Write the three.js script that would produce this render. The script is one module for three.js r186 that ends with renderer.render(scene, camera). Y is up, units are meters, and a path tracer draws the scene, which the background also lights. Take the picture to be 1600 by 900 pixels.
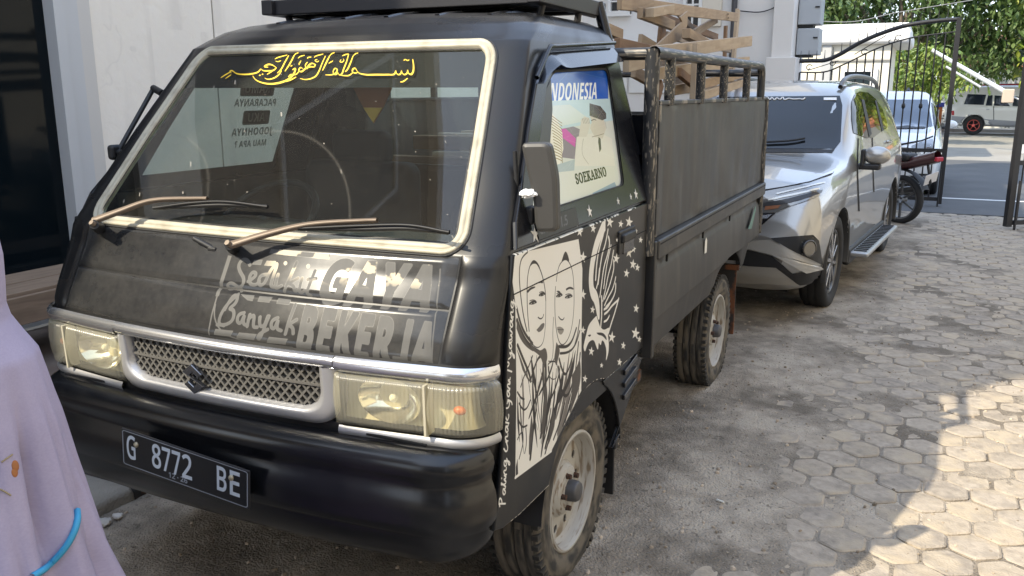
import * as THREE from 'three';
import { mergeGeometries, mergeVertices } from 'three/addons/utils/BufferGeometryUtils.js';
import { RoundedBoxGeometry } from 'three/addons/geometries/RoundedBoxGeometry.js';
import { MeshBVH, acceleratedRaycast } from 'three-mesh-bvh';
import { Brush, Evaluator, SUBTRACTION } from 'three-bvh-csg';

// ---------------------------------------------------------------- camera, sky, sun, exposure
const scene = new THREE.Scene();
const D2R = Math.PI / 180;
const FPX = 1345, YAW = 25.3973 * D2R, PITCH = 12.8577 * D2R;
const CAM = new THREE.Vector3(1.6129, 1.52, 4.2526);
const camera = new THREE.PerspectiveCamera(2 * Math.atan(450 / FPX) / D2R, 16 / 9, 0.05, 400);
camera.position.copy(CAM);
camera.rotation.set(-PITCH, YAW, 0, 'YXZ');
camera.updateMatrixWorld(true);

const SUN_EL = 42 * D2R, SUN_AZ = -64 * D2R;                       // azimuth from straight behind the camera
const sunCam = new THREE.Vector3(Math.sin(SUN_AZ) * Math.cos(SUN_EL), Math.sin(SUN_EL), Math.cos(SUN_AZ) * Math.cos(SUN_EL));
const SUN = sunCam.clone().applyAxisAngle(new THREE.Vector3(0, 1, 0), YAW);
const sun = new THREE.DirectionalLight(new THREE.Color(1.0, 0.90, 0.72), 3.6);
sun.position.copy(SUN).multiplyScalar(40);
sun.castShadow = true;
Object.assign(sun.shadow.camera, { left: -30, right: 30, top: 30, bottom: -30, near: 1, far: 120 });
sun.shadow.mapSize.set(4096, 4096);
scene.add(sun); scene.add(sun.target);
{
  const W = 512, H = 256, data = new Float32Array(W * H * 4);
  for (let j = 0; j < H; j++) for (let i = 0; i < W; i++) {
    const el = ((j + 0.5) / H - 0.5) * Math.PI, az = ((i + 0.5) / W - 0.5) * 2 * Math.PI;
    const d = new THREE.Vector3(Math.cos(az) * Math.cos(el), Math.sin(el), Math.sin(az) * Math.cos(el));
    const c = Math.max(0, d.dot(SUN)), up = Math.max(0, d.y), h = Math.pow(1 - up, 2.2);
    const glow = 0.5 * Math.pow(c, 6) + 0.2 * c * c;
    const k = 0.8;
    const o = (j * W + i) * 4;
    data[o] = k * (0.60 + 0.62 * h + glow * 0.9); data[o + 1] = k * (0.80 + 0.55 * h + glow * 0.85); data[o + 2] = k * (1.20 + 0.30 * h + glow * 0.7); data[o + 3] = 1;
    if (d.y < 0) { data[o] = data[o + 1] = data[o + 2] = 0.3; }
  }
  const t = new THREE.DataTexture(data, W, H, THREE.RGBAFormat, THREE.FloatType);
  t.mapping = THREE.EquirectangularReflectionMapping; t.magFilter = THREE.LinearFilter; t.minFilter = THREE.LinearFilter; t.needsUpdate = true;
  scene.background = t; scene.environment = t;
}
const renderer = new THREE.WebGLRenderer({ antialias: true });
renderer.toneMapping = THREE.LinearToneMapping;
renderer.toneMappingExposure = 2.1;
renderer.shadowMap.enabled = true;

// ---------------------------------------------------------------- helpers
let seed = 12345;
const rnd = () => { seed = (seed + 0x6d2b79f5) | 0; let t = Math.imul(seed ^ (seed >>> 15), 1 | seed); t = (t + Math.imul(t ^ (t >>> 7), 61 | t)) ^ t; return ((t ^ (t >>> 14)) >>> 0) / 4294967296; };
const rr = (a, b) => a + (b - a) * rnd();
const V = (x, y, z) => new THREE.Vector3(x, y, z);
const clamp = (x, a, b) => Math.max(a, Math.min(b, x));
const sstep = (a, b, x) => { const t = clamp((x - a) / (b - a), 0, 1); return t * t * (3 - 2 * t); };
const used = new Map();
const numbered = (n) => { const k = used.get(n) ?? 0; used.set(n, k + 1); return k ? n + '_' + String(k).padStart(3, '0') : n; };
function tag(o, label, category, group) { o.userData.label = label; o.userData.category = category; if (group) o.userData.group = group; return o; }
function thing(name, label, category, p = [0, 0, 0], turn = 0, group) {
  const o = new THREE.Group(); o.name = numbered(name); o.position.set(...p); o.rotation.y = turn; scene.add(o); return tag(o, label, category, group);
}
function obj(name, geo, m, parent = scene) {
  const g = Array.isArray(geo) ? M(geo) : geo;
  const o = new THREE.Mesh(g, m); o.name = parent === scene ? numbered(name) : name; o.castShadow = o.receiveShadow = true; parent.add(o); return o;
}
function struct(name, geo, m) { const o = obj(name, geo, m); o.userData.kind = 'structure'; return o; }
function boxUV(g0) {                                                // uv in metres from the dominant axis of each face
  const g = g0.index ? g0.toNonIndexed() : g0, p = g.attributes.position, uv = new Float32Array(p.count * 2), a = V(0, 0, 0), b = V(0, 0, 0), c = V(0, 0, 0), n = V(0, 0, 0);
  for (let i = 0; i < p.count; i += 3) {
    a.fromBufferAttribute(p, i); b.fromBufferAttribute(p, i + 1); c.fromBufferAttribute(p, i + 2);
    n.copy(b).sub(a).cross(c.clone().sub(a));
    const x = Math.abs(n.x), y = Math.abs(n.y), z = Math.abs(n.z);
    [a, b, c].forEach((q, k) => { const o = (i + k) * 2; if (y >= x && y >= z) { uv[o] = q.x; uv[o + 1] = q.z; } else if (x >= z) { uv[o] = q.z; uv[o + 1] = q.y; } else { uv[o] = q.x; uv[o + 1] = q.y; } });
  }
  g.setAttribute('uv', new THREE.BufferAttribute(uv, 2));
  return g;
}
function M(list) {
  const gs = list.flat(9).map((g0) => {
    let g = g0.index ? g0.toNonIndexed() : g0;
    if (!g.attributes.uv) g = boxUV(g);
    if (!g.attributes.normal) g.computeVertexNormals();
    for (const k of Object.keys(g.attributes)) if (!['position', 'normal', 'uv'].includes(k)) g.deleteAttribute(k);
    return g;
  });
  return gs.length === 1 ? gs[0] : mergeGeometries(gs);
}
const box = (w, h, d, x = 0, y = 0, z = 0) => { const g = boxUV(new THREE.BoxGeometry(w, h, d)); g.translate(x, y, z); return g; };
const rbox = (w, h, d, r, x = 0, y = 0, z = 0, seg = 2) => { const g = boxUV(new RoundedBoxGeometry(w, h, d, seg, r)); g.translate(x, y, z); return g; };
const span = (x0, x1, y0, y1, z0, z1, r = 0) => r ? rbox(x1 - x0, y1 - y0, z1 - z0, r, (x0 + x1) / 2, (y0 + y1) / 2, (z0 + z1) / 2) : box(x1 - x0, y1 - y0, z1 - z0, (x0 + x1) / 2, (y0 + y1) / 2, (z0 + z1) / 2);
function aim(g, a, b, up = V(0, 1, 0)) {                             // geometry along +z from 0 to |ab| -> from a to b
  const z = b.clone().sub(a).normalize(); let x = up.clone().cross(z); if (x.lengthSq() < 1e-8) x = V(1, 0, 0); x.normalize(); const y = z.clone().cross(x);
  g.applyMatrix4(new THREE.Matrix4().makeBasis(x, y, z).setPosition(a)); return g;
}
function rod(a, b, r, r2 = r, seg = 10) { const L = a.distanceTo(b), g = new THREE.CylinderGeometry(r2, r, L, seg); g.rotateX(Math.PI / 2); g.translate(0, 0, L / 2); return aim(g, a, b); }
function beam(a, b, w, h, up, r = 0.004) { const L = a.distanceTo(b), g0 = r ? new RoundedBoxGeometry(w, h, L, 1, r) : new THREE.BoxGeometry(w, h, L), g = g0.index ? g0.toNonIndexed() : g0; g.translate(0, 0, L / 2);
  const p = g.attributes.position, nn = g.attributes.normal, uv = g.attributes.uv, o = a.x * 3.1 + a.z * 1.7 + b.y; for (let i = 0; i < p.count; i++) uv.setXY(i, (Math.abs(nn.getX(i)) > 0.7 ? p.getY(i) : p.getX(i)) + o, p.getZ(i) + o * 2); return aim(g, a, b, up); }
function tube(pts, r, n = 24, seg = 8, closed = false, tension = 0.5) { return new THREE.TubeGeometry(new THREE.CatmullRomCurve3(pts, closed, 'catmullrom', tension), n, r, seg, closed); }
function grid(rows, flip = false, closeU = false) {                  // rows of points -> smooth sheet, uv in metres
  const n = rows.length, m = rows[0].length, pos = [], uv = [], idx = [];
  const us = [0]; for (let j = 1; j < m; j++) us.push(us[j - 1] + rows[n >> 1][j].distanceTo(rows[n >> 1][j - 1]));
  let v = 0;
  for (let i = 0; i < n; i++) { if (i) v += rows[i][m >> 1].distanceTo(rows[i - 1][m >> 1]); for (let j = 0; j < m; j++) { const p = rows[i][j]; pos.push(p.x, p.y, p.z); uv.push(us[j], v); } }
  for (let i = 0; i < n - 1; i++) for (let j = 0; j < m - 1; j++) { const a = i * m + j, b = a + 1, c = a + m, d = c + 1; if (flip) idx.push(a, c, b, b, c, d); else idx.push(a, b, c, b, d, c); }
  const g = new THREE.BufferGeometry();
  g.setAttribute('position', new THREE.Float32BufferAttribute(pos, 3)); g.setAttribute('uv', new THREE.Float32BufferAttribute(uv, 2)); g.setIndex(idx); g.computeVertexNormals();
  return g;
}
function plate(pts, depth, place, bevel = 0.002, holes = []) {        // polygon [[a,b]..] extruded; place: Matrix4 or function(geo)
  const s = new THREE.Shape(pts.map((p) => new THREE.Vector2(p[0], p[1])));
  for (const h of holes) s.holes.push(new THREE.Path(h.map((p) => new THREE.Vector2(p[0], p[1]))));
  const g = new THREE.ExtrudeGeometry(s, { depth: Math.max(1e-4, depth - 2 * bevel), bevelEnabled: bevel > 0, bevelSize: bevel, bevelThickness: bevel, bevelOffset: -bevel, bevelSegments: 2, curveSegments: 8 });
  g.translate(0, 0, bevel);
  if (place) place.isMatrix4 ? g.applyMatrix4(place) : place(g);
  return g;
}
function roundPoly(pts, r, n = 5) {                                  // rounds the corners of a polygon
  const out = [], N = pts.length;
  for (let i = 0; i < N; i++) {
    const p = pts[i], a = pts[(i + N - 1) % N], b = pts[(i + 1) % N], la = Math.hypot(a[0] - p[0], a[1] - p[1]), lb = Math.hypot(b[0] - p[0], b[1] - p[1]), q = Math.min(r, la / 2.1, lb / 2.1);
    const s = [p[0] + (a[0] - p[0]) / la * q, p[1] + (a[1] - p[1]) / la * q], e = [p[0] + (b[0] - p[0]) / lb * q, p[1] + (b[1] - p[1]) / lb * q];
    for (let k = 0; k <= n; k++) { const t = k / n, u = 1 - t; out.push([u * u * s[0] + 2 * u * t * p[0] + t * t * e[0], u * u * s[1] + 2 * u * t * p[1] + t * t * e[1]]); }
  }
  return out;
}
const mtx = (x, y, z, o) => new THREE.Matrix4().makeBasis(x, y, z).setPosition(o);
// a pixel of the 1600 x 900 photograph is a direction; where it meets a plane or a height is a place
function ray(px, py) { return V((px - 800) / FPX, -(py - 450) / FPX, -1).applyEuler(camera.rotation).normalize(); }
const onX = (px, py, X) => { const d = ray(px, py); return CAM.clone().addScaledVector(d, (X - CAM.x) / d.x); };
const onY = (px, py, Y = 0) => { const d = ray(px, py); return CAM.clone().addScaledVector(d, (Y - CAM.y) / d.y); };
const onZ = (px, py, Z) => { const d = ray(px, py); return CAM.clone().addScaledVector(d, (Z - CAM.z) / d.z); };
const onPlane = (px, py, n, p0) => { const d = ray(px, py); return CAM.clone().addScaledVector(d, n.dot(p0.clone().sub(CAM)) / n.dot(d)); };
const caster = new THREE.Raycaster();
function hit(px, py, mesh) { mesh.updateWorldMatrix(true, false); if (!mesh.geometry.boundsTree) { mesh.geometry.boundsTree = new MeshBVH(mesh.geometry); mesh.raycast = acceleratedRaycast; } caster.set(CAM, ray(px, py)); const h = caster.intersectObject(mesh, false)[0]; if (!h) return null; const n = h.face.normal.clone().transformDirection(mesh.matrixWorld); if (n.dot(caster.ray.direction) > 0) n.negate(); return { p: h.point, n }; }
function patch(pxs, mesh, lift, thick, sub = 2) {                    // a traced outline laid on a body as a thin solid; world coordinates
  const c = pxs.map((p) => new THREE.Vector2(...p)), tris = THREE.ShapeUtils.triangulateShape(c, []);
  const pos = []; let list = tris.map((t) => t.map((i) => [c[i].x, c[i].y]));
  for (let s = 0; s < sub; s++) list = list.flatMap(([a, b, d]) => { const m = (p, q) => [(p[0] + q[0]) / 2, (p[1] + q[1]) / 2], ab = m(a, b), bd = m(b, d), da = m(d, a); return [[a, ab, da], [ab, b, bd], [da, bd, d], [ab, bd, da]]; });
  const memo = new Map(), at = (p) => { const k = p.join(); if (!memo.has(k)) memo.set(k, hit(p[0], p[1], mesh)); return memo.get(k); };
  for (const t of list) {
    const h = t.map(at); if (h.some((q) => !q)) continue;
    if (Math.max(h[0].p.distanceTo(h[1].p), h[1].p.distanceTo(h[2].p), h[0].p.distanceTo(h[2].p)) > 0.6) continue;
    const f = h.map((q) => q.p.clone().addScaledVector(q.n, lift)), nn = f[1].clone().sub(f[0]).cross(f[2].clone().sub(f[0]));
    const o = nn.dot(h[0].n) > 0 ? [0, 1, 2] : [0, 2, 1];
    for (const k of o) pos.push(f[k].x, f[k].y, f[k].z);
    if (thick) { const bk = h.map((q) => q.p.clone().addScaledVector(q.n, lift - thick)); for (const k of [...o].reverse()) pos.push(bk[k].x, bk[k].y, bk[k].z); }
  }
  const g = new THREE.BufferGeometry(); g.setAttribute('position', new THREE.Float32BufferAttribute(pos, 3));
  const mv = mergeVertices(g, 1e-5); mv.computeVertexNormals(); return boxUV(mv);
}
const toLocal = (g, parent) => { parent.updateWorldMatrix(true, false); g.applyMatrix4(parent.matrixWorld.clone().invert()); return g; };

// ---------------------------------------------------------------- noise and textures
const hash = (x, y, s) => { let h = Math.imul(x | 0, 374761393) + Math.imul(y | 0, 668265263) + Math.imul(s | 0, 2147483647 - 1013); h = Math.imul(h ^ (h >>> 13), 1274126177); return ((h ^ (h >>> 16)) >>> 0) / 4294967296; };
function vnoise(x, y, s = 0, per = 0) {
  const xi = Math.floor(x), yi = Math.floor(y), fx = x - xi, fy = y - yi, u = fx * fx * (3 - 2 * fx), v = fy * fy * (3 - 2 * fy), w = (q) => per ? ((q % per) + per) % per : q;
  const a = hash(w(xi), w(yi), s), b = hash(w(xi + 1), w(yi), s), c = hash(w(xi), w(yi + 1), s), d = hash(w(xi + 1), w(yi + 1), s);
  return a + (b - a) * u + (c - a) * v + (a - b - c + d) * u * v;
}
function fbm(x, y, o = 4, s = 0, per = 0) { let t = 0, a = 0.5, n = 0; for (let i = 0; i < o; i++) { t += a * vnoise(x, y, s + i * 17, per); n += a; x *= 2; y *= 2; per *= 2; a *= 0.5; } return t / n; }
const s8 = (v) => { v = clamp(v, 0, 1); return Math.round(255 * (v <= 0.0031308 ? 12.92 * v : 1.055 * Math.pow(v, 1 / 2.4) - 0.055)); };
function tex(n, size, f, data = false) {                             // f(u, v) -> [r, g, b] linear (or one value for data maps); tiles every `size` metres
  const d = new Uint8Array(n * n * 4);
  for (let j = 0; j < n; j++) for (let i = 0; i < n; i++) { const c = f(i / n, j / n), o = (j * n + i) * 4; if (data) d[o] = d[o + 1] = d[o + 2] = clamp(c, 0, 1) * 255; else { d[o] = s8(c[0]); d[o + 1] = s8(c[1]); d[o + 2] = s8(c[2]); } d[o + 3] = 255; }
  const t = new THREE.DataTexture(d, n, n); t.wrapS = t.wrapT = THREE.RepeatWrapping; t.magFilter = THREE.LinearFilter; t.minFilter = THREE.LinearMipmapLinearFilter; t.generateMipmaps = true;
  t.repeat.set(1 / size, 1 / size); if (!data) t.colorSpace = THREE.SRGBColorSpace; t.needsUpdate = true; return t;
}
function canvasTex(w, h, draw, srgb = true) { const c = document.createElement('canvas'); c.width = w; c.height = h; const x = c.getContext('2d'); draw(x, w, h); const t = new THREE.CanvasTexture(c); if (srgb) t.colorSpace = THREE.SRGBColorSpace; t.anisotropy = 8; return t; }
const lin = (r, g, b) => new THREE.Color().setRGB(r, g, b);
const mat = (c, rough = 0.6, o = {}) => new THREE.MeshPhysicalMaterial({ color: Array.isArray(c) ? lin(...c) : c, roughness: rough, side: THREE.DoubleSide, ...o });
const mix3 = (a, b, t) => [a[0] + (b[0] - a[0]) * t, a[1] + (b[1] - a[1]) * t, a[2] + (b[2] - a[2]) * t];

// dusty black paint: grey-brown dust patches, wiped streaks and fine scratches
const paintTex = tex(768, 1.6, (u, v) => {
  const a = fbm(u * 6, v * 6, 5, 1, 6), b = fbm(u * 40, v * 5, 3, 9, 0), f = vnoise(u * 300, v * 300, 5, 300);
  const dust = 0.25 + 0.3 * (a - 0.3) + 0.25 * sstep(0.55, 0.8, b) * a;
  return mix3([0.007, 0.0075, 0.009], [0.036, 0.033, 0.029], clamp(dust * 0.55 + (f > 0.985 ? 0.5 : 0) * a, 0, 1));
});
const paintRough = tex(512, 1.6, (u, v) => 0.16 + 0.30 * fbm(u * 8, v * 8, 5, 1, 8), true);
const MT = {
  paint: mat([1, 1, 1], 1, { map: paintTex, roughnessMap: paintRough, specularIntensity: 0.6, clearcoat: 0.12, clearcoatRoughness: 0.1 }),
  paintClean: mat([0.009, 0.0095, 0.012], 0.2, { specularIntensity: 0.6, clearcoat: 0.1, clearcoatRoughness: 0.08 }),
  black: mat([0.012, 0.012, 0.013], 0.55),
  blackGloss: mat([0.01, 0.01, 0.012], 0.2, { clearcoat: 0.5 }),
  deep: mat([0.006, 0.006, 0.007], 0.9),
  rubber: mat([1, 1, 1], 0.85, { map: tex(256, 0.3, (u, v) => mix3([0.028, 0.027, 0.025], [0.15, 0.128, 0.098], sstep(0.25, 0.75, fbm(u * 8, v * 8, 4, 3, 8)) * 0.85)) }),
  cream: mat([1, 1, 1], 0.5, { map: tex(256, 0.5, (u, v) => mix3([0.40, 0.37, 0.285], [0.27, 0.24, 0.175], sstep(0.5, 0.8, fbm(u * 12, v * 12, 4, 6, 12)) * 0.8)) }),
  chrome: mat([0.62, 0.62, 0.63], 0.22, { metalness: 0.9 }),
  silver: mat([0.42, 0.42, 0.43], 0.38, { metalness: 0.55, clearcoat: 0.3 }),
  mirrorMetal: mat([0.85, 0.85, 0.83], 0.12, { metalness: 1 }),
  darkMetal: mat([0.03, 0.03, 0.032], 0.45, { metalness: 0.3 }),
  rust: mat([1, 1, 1], 0.9, { map: tex(256, 0.4, (u, v) => mix3([0.03, 0.026, 0.024], [0.16, 0.06, 0.025], sstep(0.4, 0.7, fbm(u * 8, v * 8, 5, 8, 8)))) }),
  whiteRim: mat([1, 1, 1], 0.5, { map: tex(256, 0.4, (u, v) => mix3([0.40, 0.385, 0.35], [0.19, 0.145, 0.10], sstep(0.45, 0.8, fbm(u * 8, v * 8, 5, 12, 8)))) }),
};
const glass = (c = [0.9, 0.95, 0.93], o = {}) => mat(c, 0.02, { transmission: 1, thickness: 0, ior: 1.5, ...o });
const woodTex = (a, b, s) => tex(512, 0.8, (u, v) => { const g = fbm(u * 60 + 6 * fbm(u * 3, v * 2, 3, s, 0), v * 4, 4, s, 0), k = fbm(u * 8, v * 8, 4, s + 5, 8); return mix3(a, b, clamp(g * 0.8 + k * 0.5 - 0.25, 0, 1)); });
const WOOD = [mat([1, 1, 1], 0.75, { map: woodTex([0.40, 0.29, 0.18], [0.20, 0.13, 0.075], 2) }), mat([1, 1, 1], 0.75, { map: woodTex([0.46, 0.36, 0.245], [0.27, 0.195, 0.125], 31) }), mat([1, 1, 1], 0.8, { map: woodTex([0.27, 0.16, 0.085], [0.12, 0.065, 0.035], 57) }), mat([1, 1, 1], 0.8, { map: woodTex([0.30, 0.235, 0.17], [0.14, 0.10, 0.07], 77) })];

// ================================================================ THE SETTING
const farGround = struct('ground', (() => { const g = new THREE.PlaneGeometry(400, 400); g.rotateX(-Math.PI / 2); g.translate(0, -0.09, -60); return boxUV(g); })(), mat([0.16, 0.14, 0.11], 0.95));
// ---- yard: trodden dirt with worn hexagonal pavers showing through it
const dirtLevel = (x, z) => {
  const n = fbm(x * 1.1 + 40, z * 1.1 + 40, 4, 71), m = fbm(x * 4 + 9, z * 4 + 3, 4, 72), f = fbm(x * 22, z * 22, 3, 73);
  const cover = sstep(1.45, 0.85, x + 0.8 * (n - 0.5) + 0.05 * z);
  return -0.0032 + 0.018 * cover + (n - 0.5) * 0.014 + (m - 0.5) * 0.012 + (f - 0.5) * 0.005;
};
const dirtTex = tex(768, 1.7, (u, v) => {
  const a = fbm(u * 5, v * 5, 5, 21, 5), b = fbm(u * 24, v * 24, 4, 22, 24), f = vnoise(u * 340, v * 340, 23, 340), k = vnoise(u * 120, v * 120, 29, 120);
  let c = mix3([0.15, 0.125, 0.096], [0.40, 0.345, 0.275], clamp((a - 0.5) * 1.9 + 0.42 + (b - 0.5) * 1.0, 0, 1));
  if (f > 0.88) c = mix3(c, [0.55, 0.48, 0.39], (f - 0.88) * 5); if (f < 0.1) c = mix3(c, [0.07, 0.055, 0.04], (0.1 - f) * 6); if (k < 0.1) c = mix3(c, [0.07, 0.055, 0.04], 0.6);
  return c;
});
const dirtBump = tex(512, 0.6, (u, v) => 0.6 * fbm(u * 20, v * 20, 5, 41, 20) + 0.4 * vnoise(u * 120, v * 120, 43, 120), true);
{
  const x0 = -3.3, x1 = 6.5, z0 = -8.2, z1 = 7, nx = 330, nz = 520, rows = [];
  for (let j = 0; j <= nz; j++) { const r = [], z = z0 + (z1 - z0) * j / nz; for (let i = 0; i <= nx; i++) { const x = x0 + (x1 - x0) * i / nx; r.push(V(x, dirtLevel(x, z) - 0.02 * sstep(-7.9, -8.2, z), z)); } rows.push(r); }
  const g = grid(rows, true), p = g.attributes.position, uv = g.attributes.uv; for (let i = 0; i < p.count; i++) uv.setXY(i, p.getX(i), p.getZ(i));
  const yard = struct('yard_ground', g, mat([1, 1, 1], 0.95, { map: dirtTex, bumpMap: dirtBump, bumpScale: 0.012 }));
  // pavers
  const R = 0.096, paverMats = [0, 1, 2].map((k) => mat([1, 1, 1], 0.9, { bumpMap: dirtBump, bumpScale: 0.004, map: tex(512, 0.9, (u, v) => { const a = fbm(u * 5, v * 5, 5, 81 + k, 5), b = fbm(u * 36, v * 36, 3, 91 + k, 36), d = sstep(0.45, 0.7, fbm(u * 9, v * 9, 4, 55 + k, 9)); return mix3(mix3([0.21, 0.18, 0.145], [0.41, 0.35, 0.28], clamp(a + (b - 0.5) * 0.9, 0, 1)), [0.42, 0.345, 0.245], d * 0.5 + k * 0.12 - 0.06); }) }));
  const variants = [...Array(8)].map((_, k) => {
    const pts = [...Array(6)].map((_, i) => { const a = i * Math.PI / 3 + Math.PI / 6; return [Math.cos(a) * (R - 0.004) * rr(0.97, 1.01), Math.sin(a) * (R - 0.004) * rr(0.97, 1.01)]; });
    const s = new THREE.Shape(roundPoly(pts, 0.016, 2).map((q) => new THREE.Vector2(...q)));
    const g2 = new THREE.ExtrudeGeometry(s, { depth: 0.04, bevelEnabled: true, bevelSize: 0.007, bevelThickness: 0.005, bevelOffset: -0.007, bevelSegments: 1, curveSegments: 2 });
    g2.rotateX(-Math.PI / 2); g2.translate(0, -0.045, 0); const b = boxUV(g2), uvv = b.attributes.uv; for (let i = 0; i < uvv.count; i++) uvv.setXY(i, uvv.getX(i) + k * 0.37, uvv.getY(i) + k * 0.61); return b;
  });
  const list = [], dx = R * Math.sqrt(3), dz = R * 1.5;
  for (let j = -70; j < 40; j++) for (let i = -2; i < 50; i++) {
    const x = 0.4 + (i + (j & 1 ? 0.5 : 0)) * dx, z = j * dz; if (z > 2.2 || z < -8.0 || x > 4.4 || x < 0.95) continue;
    const q = V(x, 0, z).project(camera); if (Math.abs(q.x) > 1.08 || Math.abs(q.y) > 1.1) continue;
    if (z < -1.6 && x < 1.15) continue;
    list.push([x, z, CAM.distanceTo(V(x, 0, z)), Math.floor(hash(i, j, 3) * 8), Math.floor(hash(i, j, 4) * 3), (hash(i, j, 5) - 0.5) * 0.008, (hash(i, j, 6) - 0.5) * 0.03, (hash(i, j, 7) - 0.5) * 0.03]);
  }
  list.sort((a, b) => a[2] - b[2]);
  const rest = [[], [], []];
  list.forEach(([x, z, , k, m, y, rx, rz], n) => {
    if (n < 300) { const o = obj('paver', variants[k], paverMats[m], yard); if (n) o.name = 'paver_' + String(n).padStart(3, '0'); o.position.set(x, y, z); o.rotation.set(rx, 0, rz); }
    else rest[m].push(variants[k].clone().applyMatrix4(new THREE.Matrix4().makeRotationFromEuler(new THREE.Euler(rx, 0, rz)).setPosition(x, y, z)));
  });
  rest.forEach((r, m) => { if (r.length) { const o = obj('distant_pavers', r, paverMats[m], yard); o.userData.kind = 'stuff'; } });
  // loose grit and small stones
  const grit = new THREE.InstancedMesh(new THREE.IcosahedronGeometry(1, 0), mat([0.34, 0.30, 0.25], 0.9), 5200); grit.name = 'grit'; grit.userData.kind = 'stuff'; grit.userData.label = 'small stones and grit scattered over the yard'; grit.userData.category = 'grit';
  const mm = new THREE.Matrix4(), qq = new THREE.Quaternion(), ee = new THREE.Euler();
  for (let i = 0; i < 5200; i++) { const x = -1 + 3.4 * Math.pow(rnd(), 0.8), z = 2.9 - 6.5 * Math.pow(rnd(), 1.3), s = 0.002 + 0.008 * Math.pow(rnd(), 4); ee.set(rr(0, 6), rr(0, 6), rr(0, 6)); mm.compose(V(x, Math.max(dirtLevel(x, z), -0.003) + s * 0.2, z), qq.setFromEuler(ee), V(s * rr(0.7, 1.4), s * 0.7, s)); grit.setMatrixAt(i, mm); grit.setColorAt(i, lin(...mix3([0.5, 0.46, 0.4], [1.5, 1.4, 1.3], rnd()))); }
  grit.castShadow = grit.receiveShadow = true; scene.add(grit);
}
// ---- street
const asphTex = tex(512, 1.2, (u, v) => { const a = fbm(u * 4, v * 4, 4, 61, 4), f = vnoise(u * 200, v * 200, 62, 200); return mix3([0.052, 0.053, 0.056], [0.105, 0.105, 0.105], a * 0.6 + f * 0.4); });
const roadTex = tex(512, 3, (u, v) => { const a = fbm(u * 6, v * 6, 5, 64, 6), f = vnoise(u * 160, v * 160, 65, 160); return mix3([0.20, 0.185, 0.16], [0.30, 0.28, 0.245], a * 0.8 + f * 0.3); });
const flat = (x0, x1, z0, z1, y) => { const g = new THREE.PlaneGeometry(x1 - x0, z1 - z0, 1, 1); g.rotateX(-Math.PI / 2); g.translate((x0 + x1) / 2, y, (z0 + z1) / 2); return boxUV(g); };
struct('driveway_apron', [span(-40, 60, -0.06, 0.0, -18, -8.05)], mat([1, 1, 1], 0.85, { map: asphTex }));
struct('road', [span(-60, 90, -0.06, -0.005, -33.5, -18)], mat([1, 1, 1], 0.85, { map: roadTex }));
struct('road_line', flat(-40, 60, -9.86, -9.74, 0.004), mat([0.62, 0.62, 0.6], 0.8));
struct('far_pavement', [span(-60, 90, -0.06, 0.12, -36, -33.5)], mat([0.32, 0.29, 0.25], 0.9));
// ---- left building: tall plastered wall with a wide tinted glass front
const plaster = mat([1, 1, 1], 0.85, { map: tex(512, 3, (u, v) => { const a = fbm(u * 5, v * 5, 5, 101, 5), s = sstep(0.6, 0.85, fbm(u * 24, v * 2, 4, 103)) + 0.8 * sstep(0.012, 0.0, Math.abs(fbm(u * 5 + 3, v * 5, 5, 109) - 0.5)) * sstep(0.5, 0.6, fbm(u * 3, v * 3, 3, 111)); return mix3(mix3([0.84, 0.775, 0.67], [0.77, 0.71, 0.61], a), [0.52, 0.47, 0.41], s * 0.25); }), bumpMap: tex(512, 0.8, (u, v) => fbm(u * 16, v * 16, 5, 107, 16), true), bumpScale: 0.003 });
const alu = mat([0.50, 0.50, 0.49], 0.45);
const WX = -3.3, WT = 8.5;
const building = thing('plastered_building', 'tall cream plastered building with a wide tinted glass front beside the truck', 'building', [WX, 0, 0]);
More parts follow.
